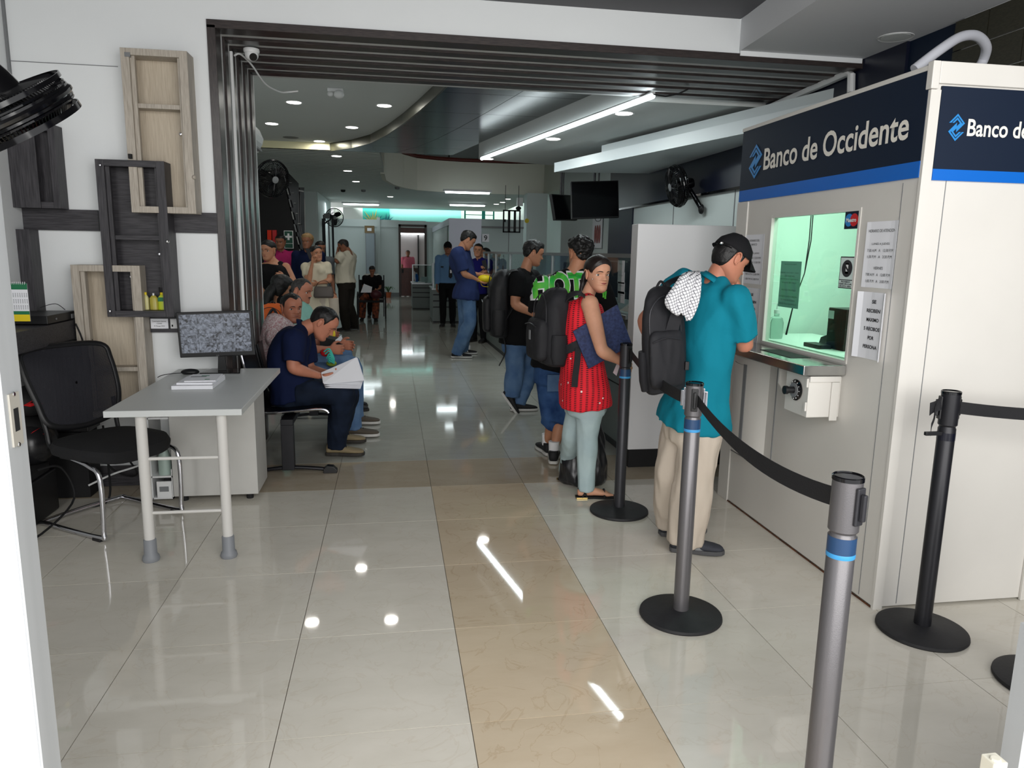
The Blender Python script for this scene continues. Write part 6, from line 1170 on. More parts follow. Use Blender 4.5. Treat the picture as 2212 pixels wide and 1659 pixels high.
M['folder'] = mat('speckled_navy_folder', (26, 36, 72), .6, col2=(42, 56, 100), noise_scale=70)
fo_ = thing('folder', 'navy speckled folder held under the arm of the woman in red', 'folder', Y(1300, 730, 2.0)); yf_ = 1.895
put('cover', MB().prism([Y(1238, 716, yf_+.03), Y(1272, 797, yf_+.03), Y(1366, 745, yf_+.02), Y(1334, 658, yf_+.02)], (0, .014, 0)), 'folder', fo_, bevel=.002)
pk = thing('receipt', 'pink paper slip held below the hand of the woman in red', 'receipt', Y(1332, 800, 2.0)); put('sheet', MB().prism([Y(1334, 782, 2.0), Y(1340, 785, 2.02), Y(1332, 812, 2.0), Y(1324, 805, 1.98)], (0, .001, 0)), mat('pink_paper', (220, 196, 206), .8), pk)
# black plastic bag on the floor behind her
M['film'] = mat('black_plastic_film', (30, 30, 33), .28, spec=.6, bump=.6, bump_scale=18)
gb = thing('plastic_bag', 'black plastic carrier bag standing on the floor behind the pale jeans', 'bag', Z(1262, 1050)); c = Z(1262, 1046); gm_ = MB(); gm_.rings(srings([(c+(0, .03, z), (1, 0, 0), (0, 1, 0), w, d) for z, w, d in [(.005, .13, .10), (.03, .155, .12), (.16, .15, .11), (.27, .13, .09), (.36, .11, .06), (.40, .10, .04)]], 2.4, 28)); mesh_obj('bag', vox(gm_, .009, 2, 'b', .012, 14, 5), ['film'], gb)
for s_ in (-1, 1): put('handle', MB().tube(spline([c+(s_*.06-.03, .03, .36), c+(s_*.08, .03, .48), c+(s_*.075+.0, .03, .52), c+(s_*.085+.02, .03, .45), c+(s_*.09, .03, .34)]), .010, 8, flat=.4), 'film', gb, smooth=True)
# 3 --- man with the green lettering on his back
J = stand((.99, 3.0), 22, 1.66); y = 3.0
pxj(J, y, head=(1252, 548, .03), nek=(1240, 588, 0), shL=(1174, 618, .03), shR=(1296, 622, -.05), elL=(1160, 680, -.0), elR=(1318, 672, -.02), wrL=(1205, 700, .28), wrR=(1310, 700, .25))
J['anL'] = Z(1182, 982)+(0, .02, .08); J['anR'] = Z(1197, 1000)+(0, .02, .08); J['toL'] = unit((-.1, 1, 0)); J['toR'] = unit((.25, 1, 0)); J['knL'] = Y(1196, 905, 2.97); J['knR'] = Y(1212, 905, 2.92); J['hiL'] = Y(1185, 800, 3.02); J['hiR'] = Y(1226, 800, 2.98); J['pel'] = Y(1206, 785, 3.0); J['wai'] = Y(1215, 730, 3.0); J['che'] = Y(1228, 660, 3.0); seth(J, -14, 0)
m3 = person('man seen from behind in a black shirt with green dripping letters and denim shorts', J, 'skin1', SH('blackc', hem=-.25, sleeve=.95, inf=.024, sinf=.026, disp=.007), dict(mat='jean_m', len=1.18, top=.1, loose=.022, inf=.014, name='denim_shorts'), ('shoe_b', 'sole_w', 'wl'), dict(mat='hair', t=.016, top=.008, noise=.012, ns=40, line=[(-.11, -.05), (-.07, -.045), (-.055, .0), (-.03, .035), (.02, .04), (.05, .062), (.11, .066)]), lod=0, hands=((None, None), (.4, None)))
for an, to_d in ((J['anL'], J['toL']), (J['anR'], J['toR'])): put('sock', MB().tube([an-(0, 0, .01), an+(0, 0, .075)], [.036, .040], 16), mat('white_sock', (226, 226, 228), .9, bump=.3, bump_scale=200), m3, smooth=True)
put('back_pocket', MB().box(Y(1183, 810, 2.84), Y(1216, 845, 2.85)), 'jean_b', m3, bevel=.002)
M['lime'] = mat('green_print', (40, 178, 68), .6, col2=(104, 196, 60), noise_scale=14)
shb = J['_shirt']; rr = unit(J['shR']-J['shL'])
def on_surface(o, pts, push=.003):
    """push a flat outline back on to the shirt it is printed on"""
    dg = bpy.context.evaluated_depsgraph_get(); dg.update(); base = np.array(worg(o)); out = []
    for p in pts:
        ok, loc, nr, ix = o.closest_point_on_mesh(Vector(p-base)); out.append(np.array(loc)+base+np.array(nr)*push)
    return out
def print_letters(s, px0, px1, pytop, pybot, ydep, mkey, par, push, bold, name, tilt=0):
    a, b_ = Y(px0, pytop, ydep), Y(px1, pybot, ydep); c = (a+b_)/2; o = text(s, abs(b_[0]-a[0]), c, (1, 0, tilt), (0, 0, 1), mkey, par, name, height=abs(a[2]-b_[2]), bold=bold)
    bm = bmesh.new(); bm.from_mesh(o.data); bmesh.ops.triangulate(bm, faces=bm.faces[:])
    for q_ in range(4): bmesh.ops.subdivide_edges(bm, edges=[e for e in bm.edges if e.calc_length() > .011], cuts=1); bmesh.ops.triangulate(bm, faces=bm.faces[:])
    off = worg(par); bad = []
    for v in bm.verts:
        p = np.array(v.co)+off; ok, loc, nr, ix = shb.ray_cast(Vector(p-off-np.array([0, 1.2, 0])-np.array([0, 0, .55*(p[0]-c[0])**2*(p[0] < c[0])+.0])), Vector((0, 1, 0)))
        if ok: v.co = loc-Vector((0, push, 0))
        else: bad.append(v)
    bmesh.ops.delete(bm, geom=bad, context='VERTS')
    bm.to_mesh(o.data); bm.free(); return o
par = shb
print_letters('HOT', 1156, 1266, 584, 648, 2.84, 'white', par, .006, .085, 'lettering_outline'); print_letters('HOT', 1160, 1263, 588, 644, 2.84, 'lime', par, .010, .05, 'green_lettering')
dr_ = MB()
for px, py, l_ in [(1168, 630, 16), (1180, 634, 22), (1196, 640, 14), (1207, 632, 10), (1228, 628, 12), (1305, 625, 20), (1311, 630, 18)]:
    P = on_surface(shb, [Y(px, py+q*l_, 2.84) for q in (0, .35, .7, 1)], .003); dr_.tube(P, [.011, .008, .006, .008], 8)
put('green_drips', dr_, 'lime', par, smooth=True)
# 4 --- man in a black polo with a backpack
J = stand((.96, 4.65), 68, 1.64); y = 4.65
pxj(J, y, head=(1152, 547, 0), nek=(1132, 590, 0), che=(1128, 630, 0), wai=(1122, 680, 0), pel=(1120, 722, 0), shR=(1118, 602, -.17), shL=(1150, 600, .17), elR=(1112, 658, -.2), wrR=(1156, 680, -.24), elL=(1158, 650, .2), wrL=(1178, 670, .1), hiR=(1112, 735, -.08), hiL=(1135, 735, .08), knR=(1108, 805, -.06), knL=(1145, 795, .12))
J['anR'] = Y(1120, 850, 4.72); J['anL'] = Z(1118, 888)+(0, 0, .08); J['toL'] = unit((1, .05, 0)); J['toR'] = unit((.9, -.1, 0)); J['pitR'] = .95; J['anR'] = Y(1100, 842, 4.6)
J['knR'] = Y(1112, 800, 4.55); J['anR'] = Z(1118, 890)+np.array([-.06, -.02, .17])
seth(J, 88, -14)
m4 = person('man in a black polo shirt and blue jeans leaning on the counter', J, 'skin1', SH('blackc', hem=-.45, sleeve=.7, collar=1, inf=.024, sinf=.018), dict(mat='jean_b', len=2, top=.1, loose=.016, inf=.014), ('shoe_b', 'sole_w'), dict(mat='hair', t=.014, top=.006, noise=.005), lod=0, hands=((.5, None), (.5, None)), belly=.02, fat=1.08, closed=True)
b3 = backpack('black backpack hanging on the back of the man in the black polo', Y(1076, 655, 4.6), (.1, 1, 0), (-1, .1, 0), (.10, 0, 1), w=.34, h=.62, d=.20, m=mat('black_ripstop', (22, 22, 25), .6, bump=.6, bump_scale=22), pocket=True)
ribbon([Y(1085, 600, 4.5), Y(1105, 585, 4.47), Y(1122, 590, 4.45), Y(1118, 640, 4.44), Y(1092, 690, 4.47)], .05, (0, 1, .3), 'strap', b3); ribbon([Y(1088, 730, 4.5), Y(1092, 760, 4.5), Y(1078, 790, 4.5)], .03, (0, 1, 0), 'strap', b3, 'webbing')
# 5 --- tall young man in a slate blue T-shirt
J = stand((.78, 8.0), 78, 1.80); y = 8.0
pxj(J, y, head=(1010, 519, 0), nek=(995, 540, 0), che=(994, 568, 0), shR=(988, 549, -.17), shL=(1003, 549, .17), elR=(1003, 592, -.2), wrR=(1034, 606, -.1), elL=(1015, 592, .2), wrL=(1042, 594, .08))
J['anR'] = Z(987, 773)+(0, 0, .08); J['anL'] = Z(1000, 766)+(0, .05, .08); J['toR'] = unit((1, -.1, 0)); J['toL'] = unit((1, 0, 0)); seth(J, 82, -32)
m5 = person('tall young man in a loose slate blue shirt looking down at a yellow cap', J, 'skin1', SH('bluet', hem=-.95, sleeve=.85, inf=.034, sinf=.03, disp=.009, flare=.02), dict(mat='jean_b', len=2, top=-.2, loose=.022, inf=.014, cuff=.01), ('shoe_b', 'sole_w', 'white'), dict(mat='hair', t=.012, top=.006), lod=1, hands=((.7, (0, .3, -1)), (.7, (0, -.3, 1))), closed=True, fat=.97)
yc = thing('yellow_cap', 'yellow cap held in the hands of the tall young man', 'cap', Y(1048, 602, 7.95)); c = Y(1047, 602, 7.93); put('crown', MB().ell(c, (.10, .085, .055), 18, 10), 'yellow', yc, smooth=True); put('brim', MB().ell(c+(-.09, 0, -.03), (.07, .07, .010), 14, 6), 'yellow', yc, smooth=True); put('strap', MB().tube(spline([c+(.05, -.03, -.03), c+(.07, -.04, -.10), c+(-.03, -.04, -.10), c+(-.06, -.03, -.05)]), .010, 6, flat=.4), 'yellow', yc, smooth=True)
# 6 --- man in navy with phone
J = standpx(1033, 541, 9.9, 215); y = 9.9
pxj(J, y, wrR=(1038, 590, -.2)); J['elL'] = Y(1056, 605, 9.8); J['wrL'] = Y(1049, 584, 9.68); seth(J, 195, 2, -6)
m6 = person('man in a royal blue polo speaking into a phone beside the counter', J, 'skin1', SH(cloth('royal_blue_pique', (26, 24, 96)), hem=-.4, sleeve=.65, collar=1, inf=.016), dict(mat='blackc', len=2, top=.1), ('shoe_b', 'sole_b'), dict(mat='hair', t=.008), lod=1, hands=((1.0, (-.6, -.6, .2)), (.4, None)), look=(0, 0), belly=.02)
p6 = thing('phone', 'dark phone held to the mouth of the man in royal blue', 'phone', Y(1046, 574, 9.62)); c = Y(1047, 572, 9.60); put('case', MB().obox(c, unit((.8, -.5, .3))*.038, unit((-.2, .1, 1))*.075, unit((.5, .8, 0))*.005), 'ink', p6, bevel=.003)
# 7 --- guard
J = stand((.86, 12.45), 186, 1.66); pxj(J, 12.4, wrL=(984, 600, .1), elL=(986, 585, .05)); seth(J, 184, 0)
m7 = person('guard in a light blue long sleeved shirt with black tie and cap', J, 'skin3', SH(cloth('light_blue_shirt', (96, 132, 172)), hem=-.1, sleeve=1.88, inf=.014, sinf=.012, collar=1, disp=.005), dict(mat='blackc', len=2, top=.15, belt=1), ('shoe_b', 'sole_b'), dict(mat='hair', t=.006, cap='blackc'), lod=1, hands=((.4, None), (.4, None)))
put('tie', MB().prism([Y(971, 562, 12.30), Y(976, 562, 12.30), Y(977, 598, 12.25), Y(973, 602, 12.25), Y(969, 598, 12.25)], (0, -.006, 0)), 'matt', m7); put('badge', MB().box(Y(972, 583, 12.24), Y(976, 590, 12.23)), 'paper', m7); put('chest_patch', MB().box(Y(952, 575, 12.30), Y(958, 578, 12.29)), 'matt', m7)
# 8 --- person in white beyond the blue polo
J = standpx(1049, 548, 11.6, 235); seth(J, 250, 0)
person('person in a white shirt partly hidden behind the man in royal blue', J, 'skin1', SH('paper', hem=-.3, sleeve=.8, inf=.018), dict(mat='blackc', len=2, top=.1), ('shoe_b', 'sole_b'), dict(mat='hair', t=.010), lod=2)
# 9 --- far man in pink
J = standpx(881, 547, 22.8, 172); seth(J, 182, 0)
person('man in a pink shirt standing behind the far wooden half door', J, 'skin3', SH(cloth('pink_cotton', (222, 116, 136)), hem=-.3, sleeve=.7, inf=.018, collar=1), dict(mat='jean_d', len=2, top=.1), ('shoe_b', 'sole_b'), dict(mat='hair_g', t=.006), lod=2, fat=1.05)
# 12 --- man in white shirt, hand on forehead
J = stand((-1.03, 11.4), -62, 1.68); y = 11.4
pxj(J, y, head=(742, 531, 0), elR=(730, 570, .12), wrR=(731, 541, .08), elL=(727, 566, -.2), wrL=(729, 545, -.1), nek=(756, 546, 0)); J['anL'] = Z(748, 715)+(0, 0, .08); J['anR'] = Z(757, 712)+(.08, .05, .08); J['toL'] = unit((-1, -.1, 0)); J['toR'] = unit((-1, .1, 0)); seth(J, -80, -20)
person('man in a white short sleeved shirt resting his hand on his forehead', J, 'skin3', SH(cloth('off_white_shirt', (214, 208, 190)), hem=-.02, sleeve=.8, inf=.028, sinf=.024, disp=.01), dict(mat=cloth('dark_brown_trousers', (42, 38, 34)), len=2, top=.1, belt=1, loose=.02), ('shoe_b', 'sole_b'), dict(mat='hair_g', t=.008), lod=1, hands=((1.0, (1, 0, 0)), (.7, (1, 0, .2))), belly=.035, fat=1.06, closed=True)
# 13 --- woman on the phone
J = stand((-1.13, 8.3), 158, 1.60, fem=True); y = 8.3
pxj(J, y, head=(684, 548, 0), nek=(682, 568, .02), shR=(660, 578, .02), shL=(706, 576, 0), elR=(666, 612, -.12), wrR=(675, 566, -.14), elL=(713, 606, -.03), wrL=(686, 612, -.16), che=(684, 590, 0), wai=(683, 620, 0), pel=(684, 650, 0)); seth(J, 152, 4, 6)
m13 = person('woman in a beige dress talking on a phone held at her ear', J, 'skin1', SH(cloth('beige_cotton', (206, 196, 174)), name='dress', hem=-2.1, sleeve=.55, inf=.016, sinf=.012, flare=.02, disp=.005), dict(mat='khaki', len=1.0, top=.0), ('shoe_b', 'sole_b'), dict(mat='hair', t=.008, bun=((0, -.12, .07), .045), line=[(-.11, -.06), (-.06, -.05), (-.042, -.02), (-.03, .016), (-.012, .034), (.02, .03), (.035, .050), (.055, .058), (.11, .062)], arch=.024), lod=1, hands=((.6, (0, .8, .4)), (.9, (.5, -.3, .3))), bust=1, look=(.3, .2))
p13 = thing('phone', 'black phone held at the ear of the woman in beige', 'phone', Y(669, 550, 8.14)); c = Y(668, 549, 8.15); put('case', MB().obox(c, unit((.5, .8, 0))*.036, unit((-.35, .1, 1))*.078, unit((.9, -.5, .1))*.005), 'ink', p13, bevel=.003)
hb_ = thing('handbag', 'taupe handbag hanging at the waist of the woman in beige', 'handbag', Y(700, 630, 8.1)); mb = MB(); c = Y(699, 630, 8.08); mb.rings(srings([(c+(0, 0, z), (1, 0, 0), (0, 1, 0), w, d) for z, w, d in [(-.085, .12, .03), (-.06, .135, .05), (.03, .125, .05), (.07, .11, .02)]], 3, 24)); put('bag_body', mb, mat('taupe_leather', (84, 76, 72), .5), hb_, smooth=True); ribbon([c+(-.10, 0, .06), c+(-.05, -.03, .13), c+(.05, -.03, .14), c+(.10, 0, .06)], .018, (0, 1, 0), 'strap', hb_)
# 14, 15, 16 --- people in the shade behind her
J = standpx(664, 522, 9.7, 185); seth(J, 200, 0)
person('person with dyed fair hair and a dark blue top behind the woman on the phone', J, 'skin3', SH('navy_c', hem=-.4, sleeve=1.8, inf=.018), dict(mat='blackc', len=2, top=.1), ('shoe_b', 'sole_b'), dict(mat='hair_y', t=.012, top=.01), lod=2)
J = standpx(692, 536, 10.1, 150); seth(J, 150, -10)
m15 = person('person in a grey shirt holding a folder behind the woman on the phone', J, 'skin3', SH(cloth('grey_cotton', (88, 92, 96)), hem=-.4, sleeve=.8, inf=.018), dict(mat=cloth('grey_trousers', (96, 94, 90)), len=2, top=.1), ('shoe_b', 'sole_b'), dict(mat='hair', t=.012), lod=2)
J = standpx(606, 523, 10.3, 168); seth(J, 190, -6)
person('person in a magenta polo shirt beside the first aid sign', J, 'skin3', SH(cloth('magenta_pique', (164, 40, 96)), hem=-.4, sleeve=.7, inf=.018, collar=1), dict(mat='jean_d', len=2, top=.1), ('shoe_b', 'sole_b'), dict(mat='hair', t=.010), lod=2)
# 17 --- woman in a black tank top at the left
J = stand((-1.42, 6.4), 175, 1.63, fem=True); y = 6.4
pxj(J, y, head=(580, 541, 0), nek=(590, 566, .02), shR=(566, 580, 0), shL=(617, 578, 0), elL=(636, 612, -.02), wrL=(614, 600, -.22), che=(591, 592, 0)); seth(J, 205, -4)
person('woman in a black tank top with tied back hair, half hidden by the slats', J, 'skin1', SH('blackc', name='tank_top', hem=-.3, sleeve=0, inf=.012, neck=2.6), dict(mat='jean_d', len=2, top=.1), ('shoe_b', 'sole_b'), dict(mat='hair', t=.010, noise=.002, tail=([(0, -.09, .0), (.02, -.10, -.06), (.03, -.085, -.13)], [.03, .035, .02]), line=[(-.11, -.07), (-.06, -.05), (-.042, -.02), (-.03, .016), (-.012, .034), (.02, .03), (.035, .050), (.055, .058), (.11, .062)], arch=.024), lod=1, hands=((.5, None), (.7, (0, -.4, .6))), bust=1, fat=1.08, look=(-.2, 0))
# ---------- seated people
def seated(px_y, yaw, h, seat_c, fem=False, kneeext=.0, lean=12, ft=None):
    a = math.radians(yaw); F = np.array([math.sin(a), math.cos(a), 0]); R = np.array([math.cos(a), -math.sin(a), 0]); U = np.array([0, 0, 1.]); b = np.array([seat_c[0], seat_c[1], 0.]); k = h/1.7; t = math.tan(math.radians(lean)); J = dict(F=F, R=R, h=h, fem=fem, HF=F, HU=U)
    p = lambda r, f, u: b+R*r*k+F*f*k+U*u; s0 = .45+.09
    J.update(pel=p(0, -.02, s0), wai=p(0, -.04+.12*t, s0+.13*k), che=p(0, -.03+.32*t, s0+.31*k), nek=p(0, .0+.52*t, s0+.50*k), head=p(0, .04+.66*t, s0+.655*k), shL=p(-.18, .0+.47*t, s0+.455*k), shR=p(.18, .0+.47*t, s0+.455*k), elL=p(-.22, .10+.2*t, s0+.20*k), elR=p(.22, .10+.2*t, s0+.20*k), wrL=p(-.12, .34, s0+.12), wrR=p(.12, .34, s0+.12),
             hiL=p(-.09, 0, s0-.005), hiR=p(.09, 0, s0-.005), knL=p(-.11, .43, s0+.0), knR=p(.11, .43, s0+.0), anL=p(-.10, .44, .075), anR=p(.10, .44, .075), toL=F, toR=F)
    return J
# 18 --- man in navy reading papers
J = seated(0, 88, 1.68, (-1.03, 3.1)); y = 3.1
pxj(J, y, head=(698, 697, .02), nek=(650, 712, .02), che=(622, 765, .02), wai=(618, 812, .02), pel=(628, 848, .02), shR=(636, 735, -.16), shL=(655, 728, .19), elR=(632, 795, -.20), wrR=(690, 812, -.10), elL=(668, 800, .2), wrL=(708, 806, .08), hiR=(640, 852, -.08), hiL=(640, 850, .12), knR=(742, 846, -.07), knL=(752, 846, .12))
J['anR'] = Z(727, 985)+(0, 0, .085); J['anL'] = Z(733, 960)+(0, .03, .085); J['toR'] = unit((1, -.12, 0)); J['toL'] = unit((1, .0, 0)); seth(J, 92, -40); J['hdR'] = unit((1, .1, -.05)); J['hdL'] = unit((1, -.2, 0))
m18 = person('seated man in a navy polo shirt bending over white papers', J, 'skin4', SH('navy_c', hem=-.35, sleeve=.78, collar=1, inf=.020, sinf=.020, disp=.008), dict(mat='jean_d', len=2, top=.05, loose=.014, inf=.012, disp=.008, name='jeans'), ('shoe_t', 'sole_b'), dict(mat='hair', t=.006, noise=.002, recede=.03), lod=0, hands=((.7, (0, -.2, 1)), (.7, (0, .2, 1))), closed=True, belly=.03)
for k_, (c4_, lab) in enumerate([([(694, 805), (770, 772), (785, 820), (698, 828)], 'upper sheaf of white papers raised in the hands of the man in navy'), ([(697, 826), (784, 808), (776, 832), (700, 830)], 'lower loose white sheets on the lap of the man in navy')]):
    pq = [Y(*c4_[0], 2.98), Y(*c4_[1], 2.95+.1), Y(*c4_[2], 2.93), Y(*c4_[3], 2.90)]; o = thing('papers', lab, 'papers', sum(pq)/4, 'papers of the seated man')
    for q in range(3): put('sheet', MB().prism([p+np.array([.004*q, .002*q, -.006*q*(k_*1.6+.6)]) for p in pq], (0, .003, .0015)), 'paper', o)
# 19 --- man in a patterned shirt
J = seated(0, 80, 1.68, (-1.12, 3.72)); y = 3.75
pxj(J, y, head=(630, 665, 0), nek=(612, 703, 0), shR=(596, 730, -.17), shL=(640, 722, .17), knR=(755, 790, -.08), knL=(762, 788, .1)); J['anR'] = Z(765, 944)+(0, 0, .085); J['anL'] = Z(770, 918)+(0, .02, .085); J['toR'] = J['toL'] = unit((1, -.05, 0)); seth(J, 132, -3)
J['knR'] = J['anR']*np.array([1, 1, 0])+np.array([-.02, 0, .52]); J['knL'] = J['anL']*np.array([1, 1, 0])+np.array([-.02, 0, .52]); J['wrR'] = Y(712, 755, 3.65); J['wrL'] = Y(735, 745, 3.8); seth(J, 148, -3)
m19 = person('seated man in a white and red patterned shirt turning to the camera', J, 'skin4', SH(mat('spotted_shirt_cloth', (214, 206, 206), .85, col2=(176, 130, 134), noise_scale=95, bump=.2), hem=-.3, sleeve=.8, inf=.02, collar=1), dict(mat='jean_b', len=2, top=.05, name='jeans', loose=.012), ('shoe_o', 'sole_w'), dict(mat='hair', t=.006, noise=.002, recede=.02), lod=0, wf=.98, look=(.32, .02))
# 20 --- man in mint
J = seated(0, 85, 1.68, (-1.1, 4.75)); y = 4.8
pxj(J, y, head=(652, 628, 0), nek=(636, 655, 0), shR=(628, 672, -.16), shL=(655, 672, .17)); seth(J, 112, -12); J['wrR'] = Y(700, 722, 4.7); J['wrL'] = Y(708, 720, 4.9)
person('seated man with greying hair and a mint green shirt', J, 'skin4', SH(cloth('mint_cotton', (140, 190, 178)), hem=-.3, sleeve=.7, inf=.018, collar=1), dict(mat='jean_b', len=2, top=.05), ('shoe_b', 'sole_b'), dict(mat='hair_g', t=.005, noise=.002, recede=.03), lod=1, closed=False, moustache='hair_g')
# 21 --- long dark hair, seated further back, orange bag
J = seated(0, 70, 1.62, (-1.4, 5.6), fem=True, lean=20); pxj(J, 5.6, head=(607, 622, 0), nek=(600, 650, 0)); seth(J, 60, -20)
person('person with long black hair seated beyond the man in the patterned shirt', J, 'skin1', SH('blackc', hem=-.3, sleeve=.9, inf=.02), dict(mat='jean_d', len=2, top=.05), ('shoe_b', 'sole_b'), dict(mat='hair', t=.026, top=.01, noise=.004, line=[(-.12, -.12), (.0, -.10), (.03, -.02), (.05, .05), (.11, .06)], tail=([(0, -.08, -.02), (0, -.10, -.10), (0, -.10, -.20)], [.06, .07, .05])), lod=1)
b4 = backpack('orange and black backpack beyond the man in the patterned shirt', Y(588, 700, 4.6), (1, .3, 0), (-.2, -1, 0), (0, 0, 1), w=.26, h=.36, d=.12, m=mat('orange_nylon', (204, 92, 30), .7)); put('black_band', MB().tube(spline([Y(576, 690, 4.5), Y(590, 668, 4.5), Y(603, 690, 4.5)]), .012, 8), 'strap', b4, smooth=True)
# yellow fan, folder, parcel and hands on the laps
yf2 = thing('hand_fan', 'yellow oval hand fan held over the laps of the seated men', 'hand fan', Y(716, 722, 4.0)); c = Y(717, 722, 4.0); put('fan_blade', MB().rings(srings([(c+(0, q, 0), (1, 0, 0), (0, 0, 1), .028, .042) for q in (-.004, .004)], 2., 24)), 'yellow', yf2)
cl_ = thing('document_case', 'black document case with white sheet on the lap beyond the reading man', 'case', Y(715, 742, 3.95)); put('cover', MB().prism([Y(690, 728, 3.8), Y(742, 738, 3.8), Y(738, 757, 3.7), Y(692, 755, 3.7)], (0, .1, .015)), 'matt', cl_, bevel=.003); put('white_sheet', MB().prism([Y(724, 736, 3.78), Y(737, 726, 3.9), Y(742, 738, 3.8)], (0, .01, .004)), 'paper', cl_)
gp = thing('parcel', 'small bright bundle of teal cord and fruit net on a lap', 'parcel', Y(712, 775, 3.55)); mb = MB()
for k_ in range(6): a = k_*.9; mb.tube(spline([Y(700+k_*3, 768+k_*2, 3.5)+(0, .0, .03*math.cos(a)), Y(712, 760+k_*5, 3.48)+(0, 0, .02), Y(722, 775+2*k_, 3.5)]), .006, 6)
put('cord', mb, 'teal_paint', gp, smooth=True); put('red_bundle', MB().ell(Y(702, 762, 3.56), (.035, .03, .03), 12, 8), 'red', gp, smooth=True); put('green_bundle', MB().ell(Y(716, 785, 3.56), (.04, .03, .025), 12, 8), mat('lime_net', (140, 160, 60), .6), gp, smooth=True)
# 10, 11 --- woman in a wheelchair and man behind
J = seated(0, 175, 1.36, (-.66, 13.75), fem=True, lean=32); J['anL'] = Z(811, 694)+(0, 0, .08); J['anR'] = Z(783, 693)+(0, 0, .08); J['knL'] = Z(813, 694)+(0, 0, .47); J['knR'] = Z(785, 693)+(0, 0, .47); J['toL'] = unit((.2, -1, 0)); J['toR'] = unit((-.2, -1, 0)); seth(J, 188, -28)
person('woman in black reading a paper in a wheelchair', J, 'skin3', SH('blackc', hem=-.3, sleeve=.7, inf=.02), dict(mat=mat('floral_cloth', (26, 22, 24), .85, col2=(150, 74, 40), noise_scale=16), len=2, top=.05, loose=.02), ('shoe_b', 'sole_b'), dict(mat='hair', t=.010), lod=2, closed=True)
sg = thing('sheet_of_paper', 'white sheet held by the woman in the wheelchair', 'paper', Y(790, 628, 13.0)); put('sheet', MB().prism([Y(779, 632, 13.0), Y(786, 613, 13.05), Y(804, 620, 13.05), Y(802, 632, 13.0)], (0, .004, 0)), 'paper', sg); hb2 = thing('handbag', 'maroon handbag on the lap of the woman in the wheelchair', 'handbag', Y(812, 635, 13.1)); put('bag_body', MB().ell(Y(812, 636, 13.15), (.12, .08, .09), 14, 8), mat('maroon_leather', (70, 16, 26), .5), hb2, smooth=True)
J = standpx(803, 583, 14.3, 180, lean=14); seth(J, 190, -30)
person('person in a pale shirt bending behind the wheelchair', J, 'skin3', SH(cloth('pale_shirt', (206, 208, 200)), hem=-.3, sleeve=.8, inf=.018), dict(mat='blackc', len=2, top=.1), ('shoe_b', 'sole_b'), dict(mat='hair', t=.012), lod=2, closed=True)
wc = thing('wheelchair', 'black wheelchair carrying the woman in floral trousers', 'wheelchair', (-.66, 13.7, 0))
for s_ in (-1, 1):
    x = -.66+s_*.29; put('wheel', MB().tube([(x, 13.85+.29*math.cos(a), .30+.29*math.sin(a)) for a in np.linspace(0, 2*math.pi, 30, endpoint=False)], .014, 8, closed=True), 'black', wc, smooth=True); sp_ = MB()
    for a in np.linspace(0, math.pi, 6, endpoint=False): sp_.tube([(x, 13.85+.28*math.cos(a), .30+.28*math.sin(a)), (x, 13.85-.28*math.cos(a), .30-.28*math.sin(a))], .003, 5)
    put('spokes', sp_, 'chrome', wc); put('frame', MB().tube(spline([(x*1-.03*s_, 13.95, .95), (x-.03*s_, 13.9, .5), (x-.03*s_, 13.4, .48), (x-.03*s_, 13.3, .12)]), .012, 8), 'dark_metal', wc, smooth=True)
put('seat', MB().box((-.92, 13.42, .40), (-.40, 13.86, .44)), 'matt', wc); put('backrest', MB().box((-.92, 13.86, .45), (-.40, 13.88, .85)), 'matt', wc)
# ================================================================= HALL FURNITURE
# ---------- long service counter with glass screens
def cxf(y): return 1.45-(y-3.5)*.0235
ct = thing('service_counter', 'long grey panelled service counter with glass screens along the right side', 'counter', (1.6, 7, 0))
ys = [2.95, 4.2, 5.4, 6.6, 7.8, 9.0, 10.2, 11.1]
for i in range(7):
    y0, y1 = ys[i]+.006, ys[i+1]-.006; x0, x1 = cxf(y0), cxf(y1)
    for z0, z1 in ((.06, .50), (.512, .80), (.812, 1.02)): put('front_panel', MB().prism([(x0, y0, z0), (x1, y1, z0), (x1+.03, y1, z0), (x0+.03, y0, z0)], (0, 0, z1-z0)), 'counter', ct)
put('core', MB().prism([(cxf(2.95)+.012, 2.95, 0), (cxf(11.1)+.012, 11.1, 0), (cxf(11.1)+.5, 11.1, 0), (cxf(2.95)+.5, 2.95, 0)], (0, 0, 1.02)), 'counter_d', ct)
put('worktop', MB().prism([(cxf(2.92)-.05, 2.92, 1.02), (cxf(11.1)-.05, 11.1, 1.02), (cxf(11.1)+.6, 11.1, 1.02), (cxf(2.92)+.6, 2.92, 1.02)], (0, 0, .03)), 'alu', ct, bevel=.003)
M['cglass'] = pane('screen_glass', (222, 232, 230))
put('top_rail', MB().prism([(cxf(2.92)-.0, 2.92, 1.455), (cxf(10.3), 10.3, 1.455), (cxf(10.3)+.04, 10.3, 1.455), (cxf(2.92)+.04, 2.92, 1.455)], (0, 0, .03)), 'alu', ct)
for yy in (2.92, 4.2, 5.4, 6.6, 7.8, 9.0, 9.75, 10.27): put('post', MB().box((cxf(yy), yy, 1.05), (cxf(yy)+.035, yy+.035, 1.455)), 'alu', ct)
for y0, y1 in ((2.955, 4.2), (4.235, 5.4), (5.435, 6.6), (6.635, 7.8), (7.835, 9.0), (9.035, 9.75), (9.785, 10.27)): put('glass_pane', MB().prism([(cxf(y0)+.012, y0, 1.05), (cxf(y1)+.012, y1, 1.05), (cxf(y1)+.018, y1, 1.05), (cxf(y0)+.018, y0, 1.05)], (0, 0, .405)), 'cglass', ct)
text('3', .10, X(1078, 562, cxf(9.4)), (0, -1, 0), (0, 0, 1), 'ink', ct, height=.16, bold=.02)
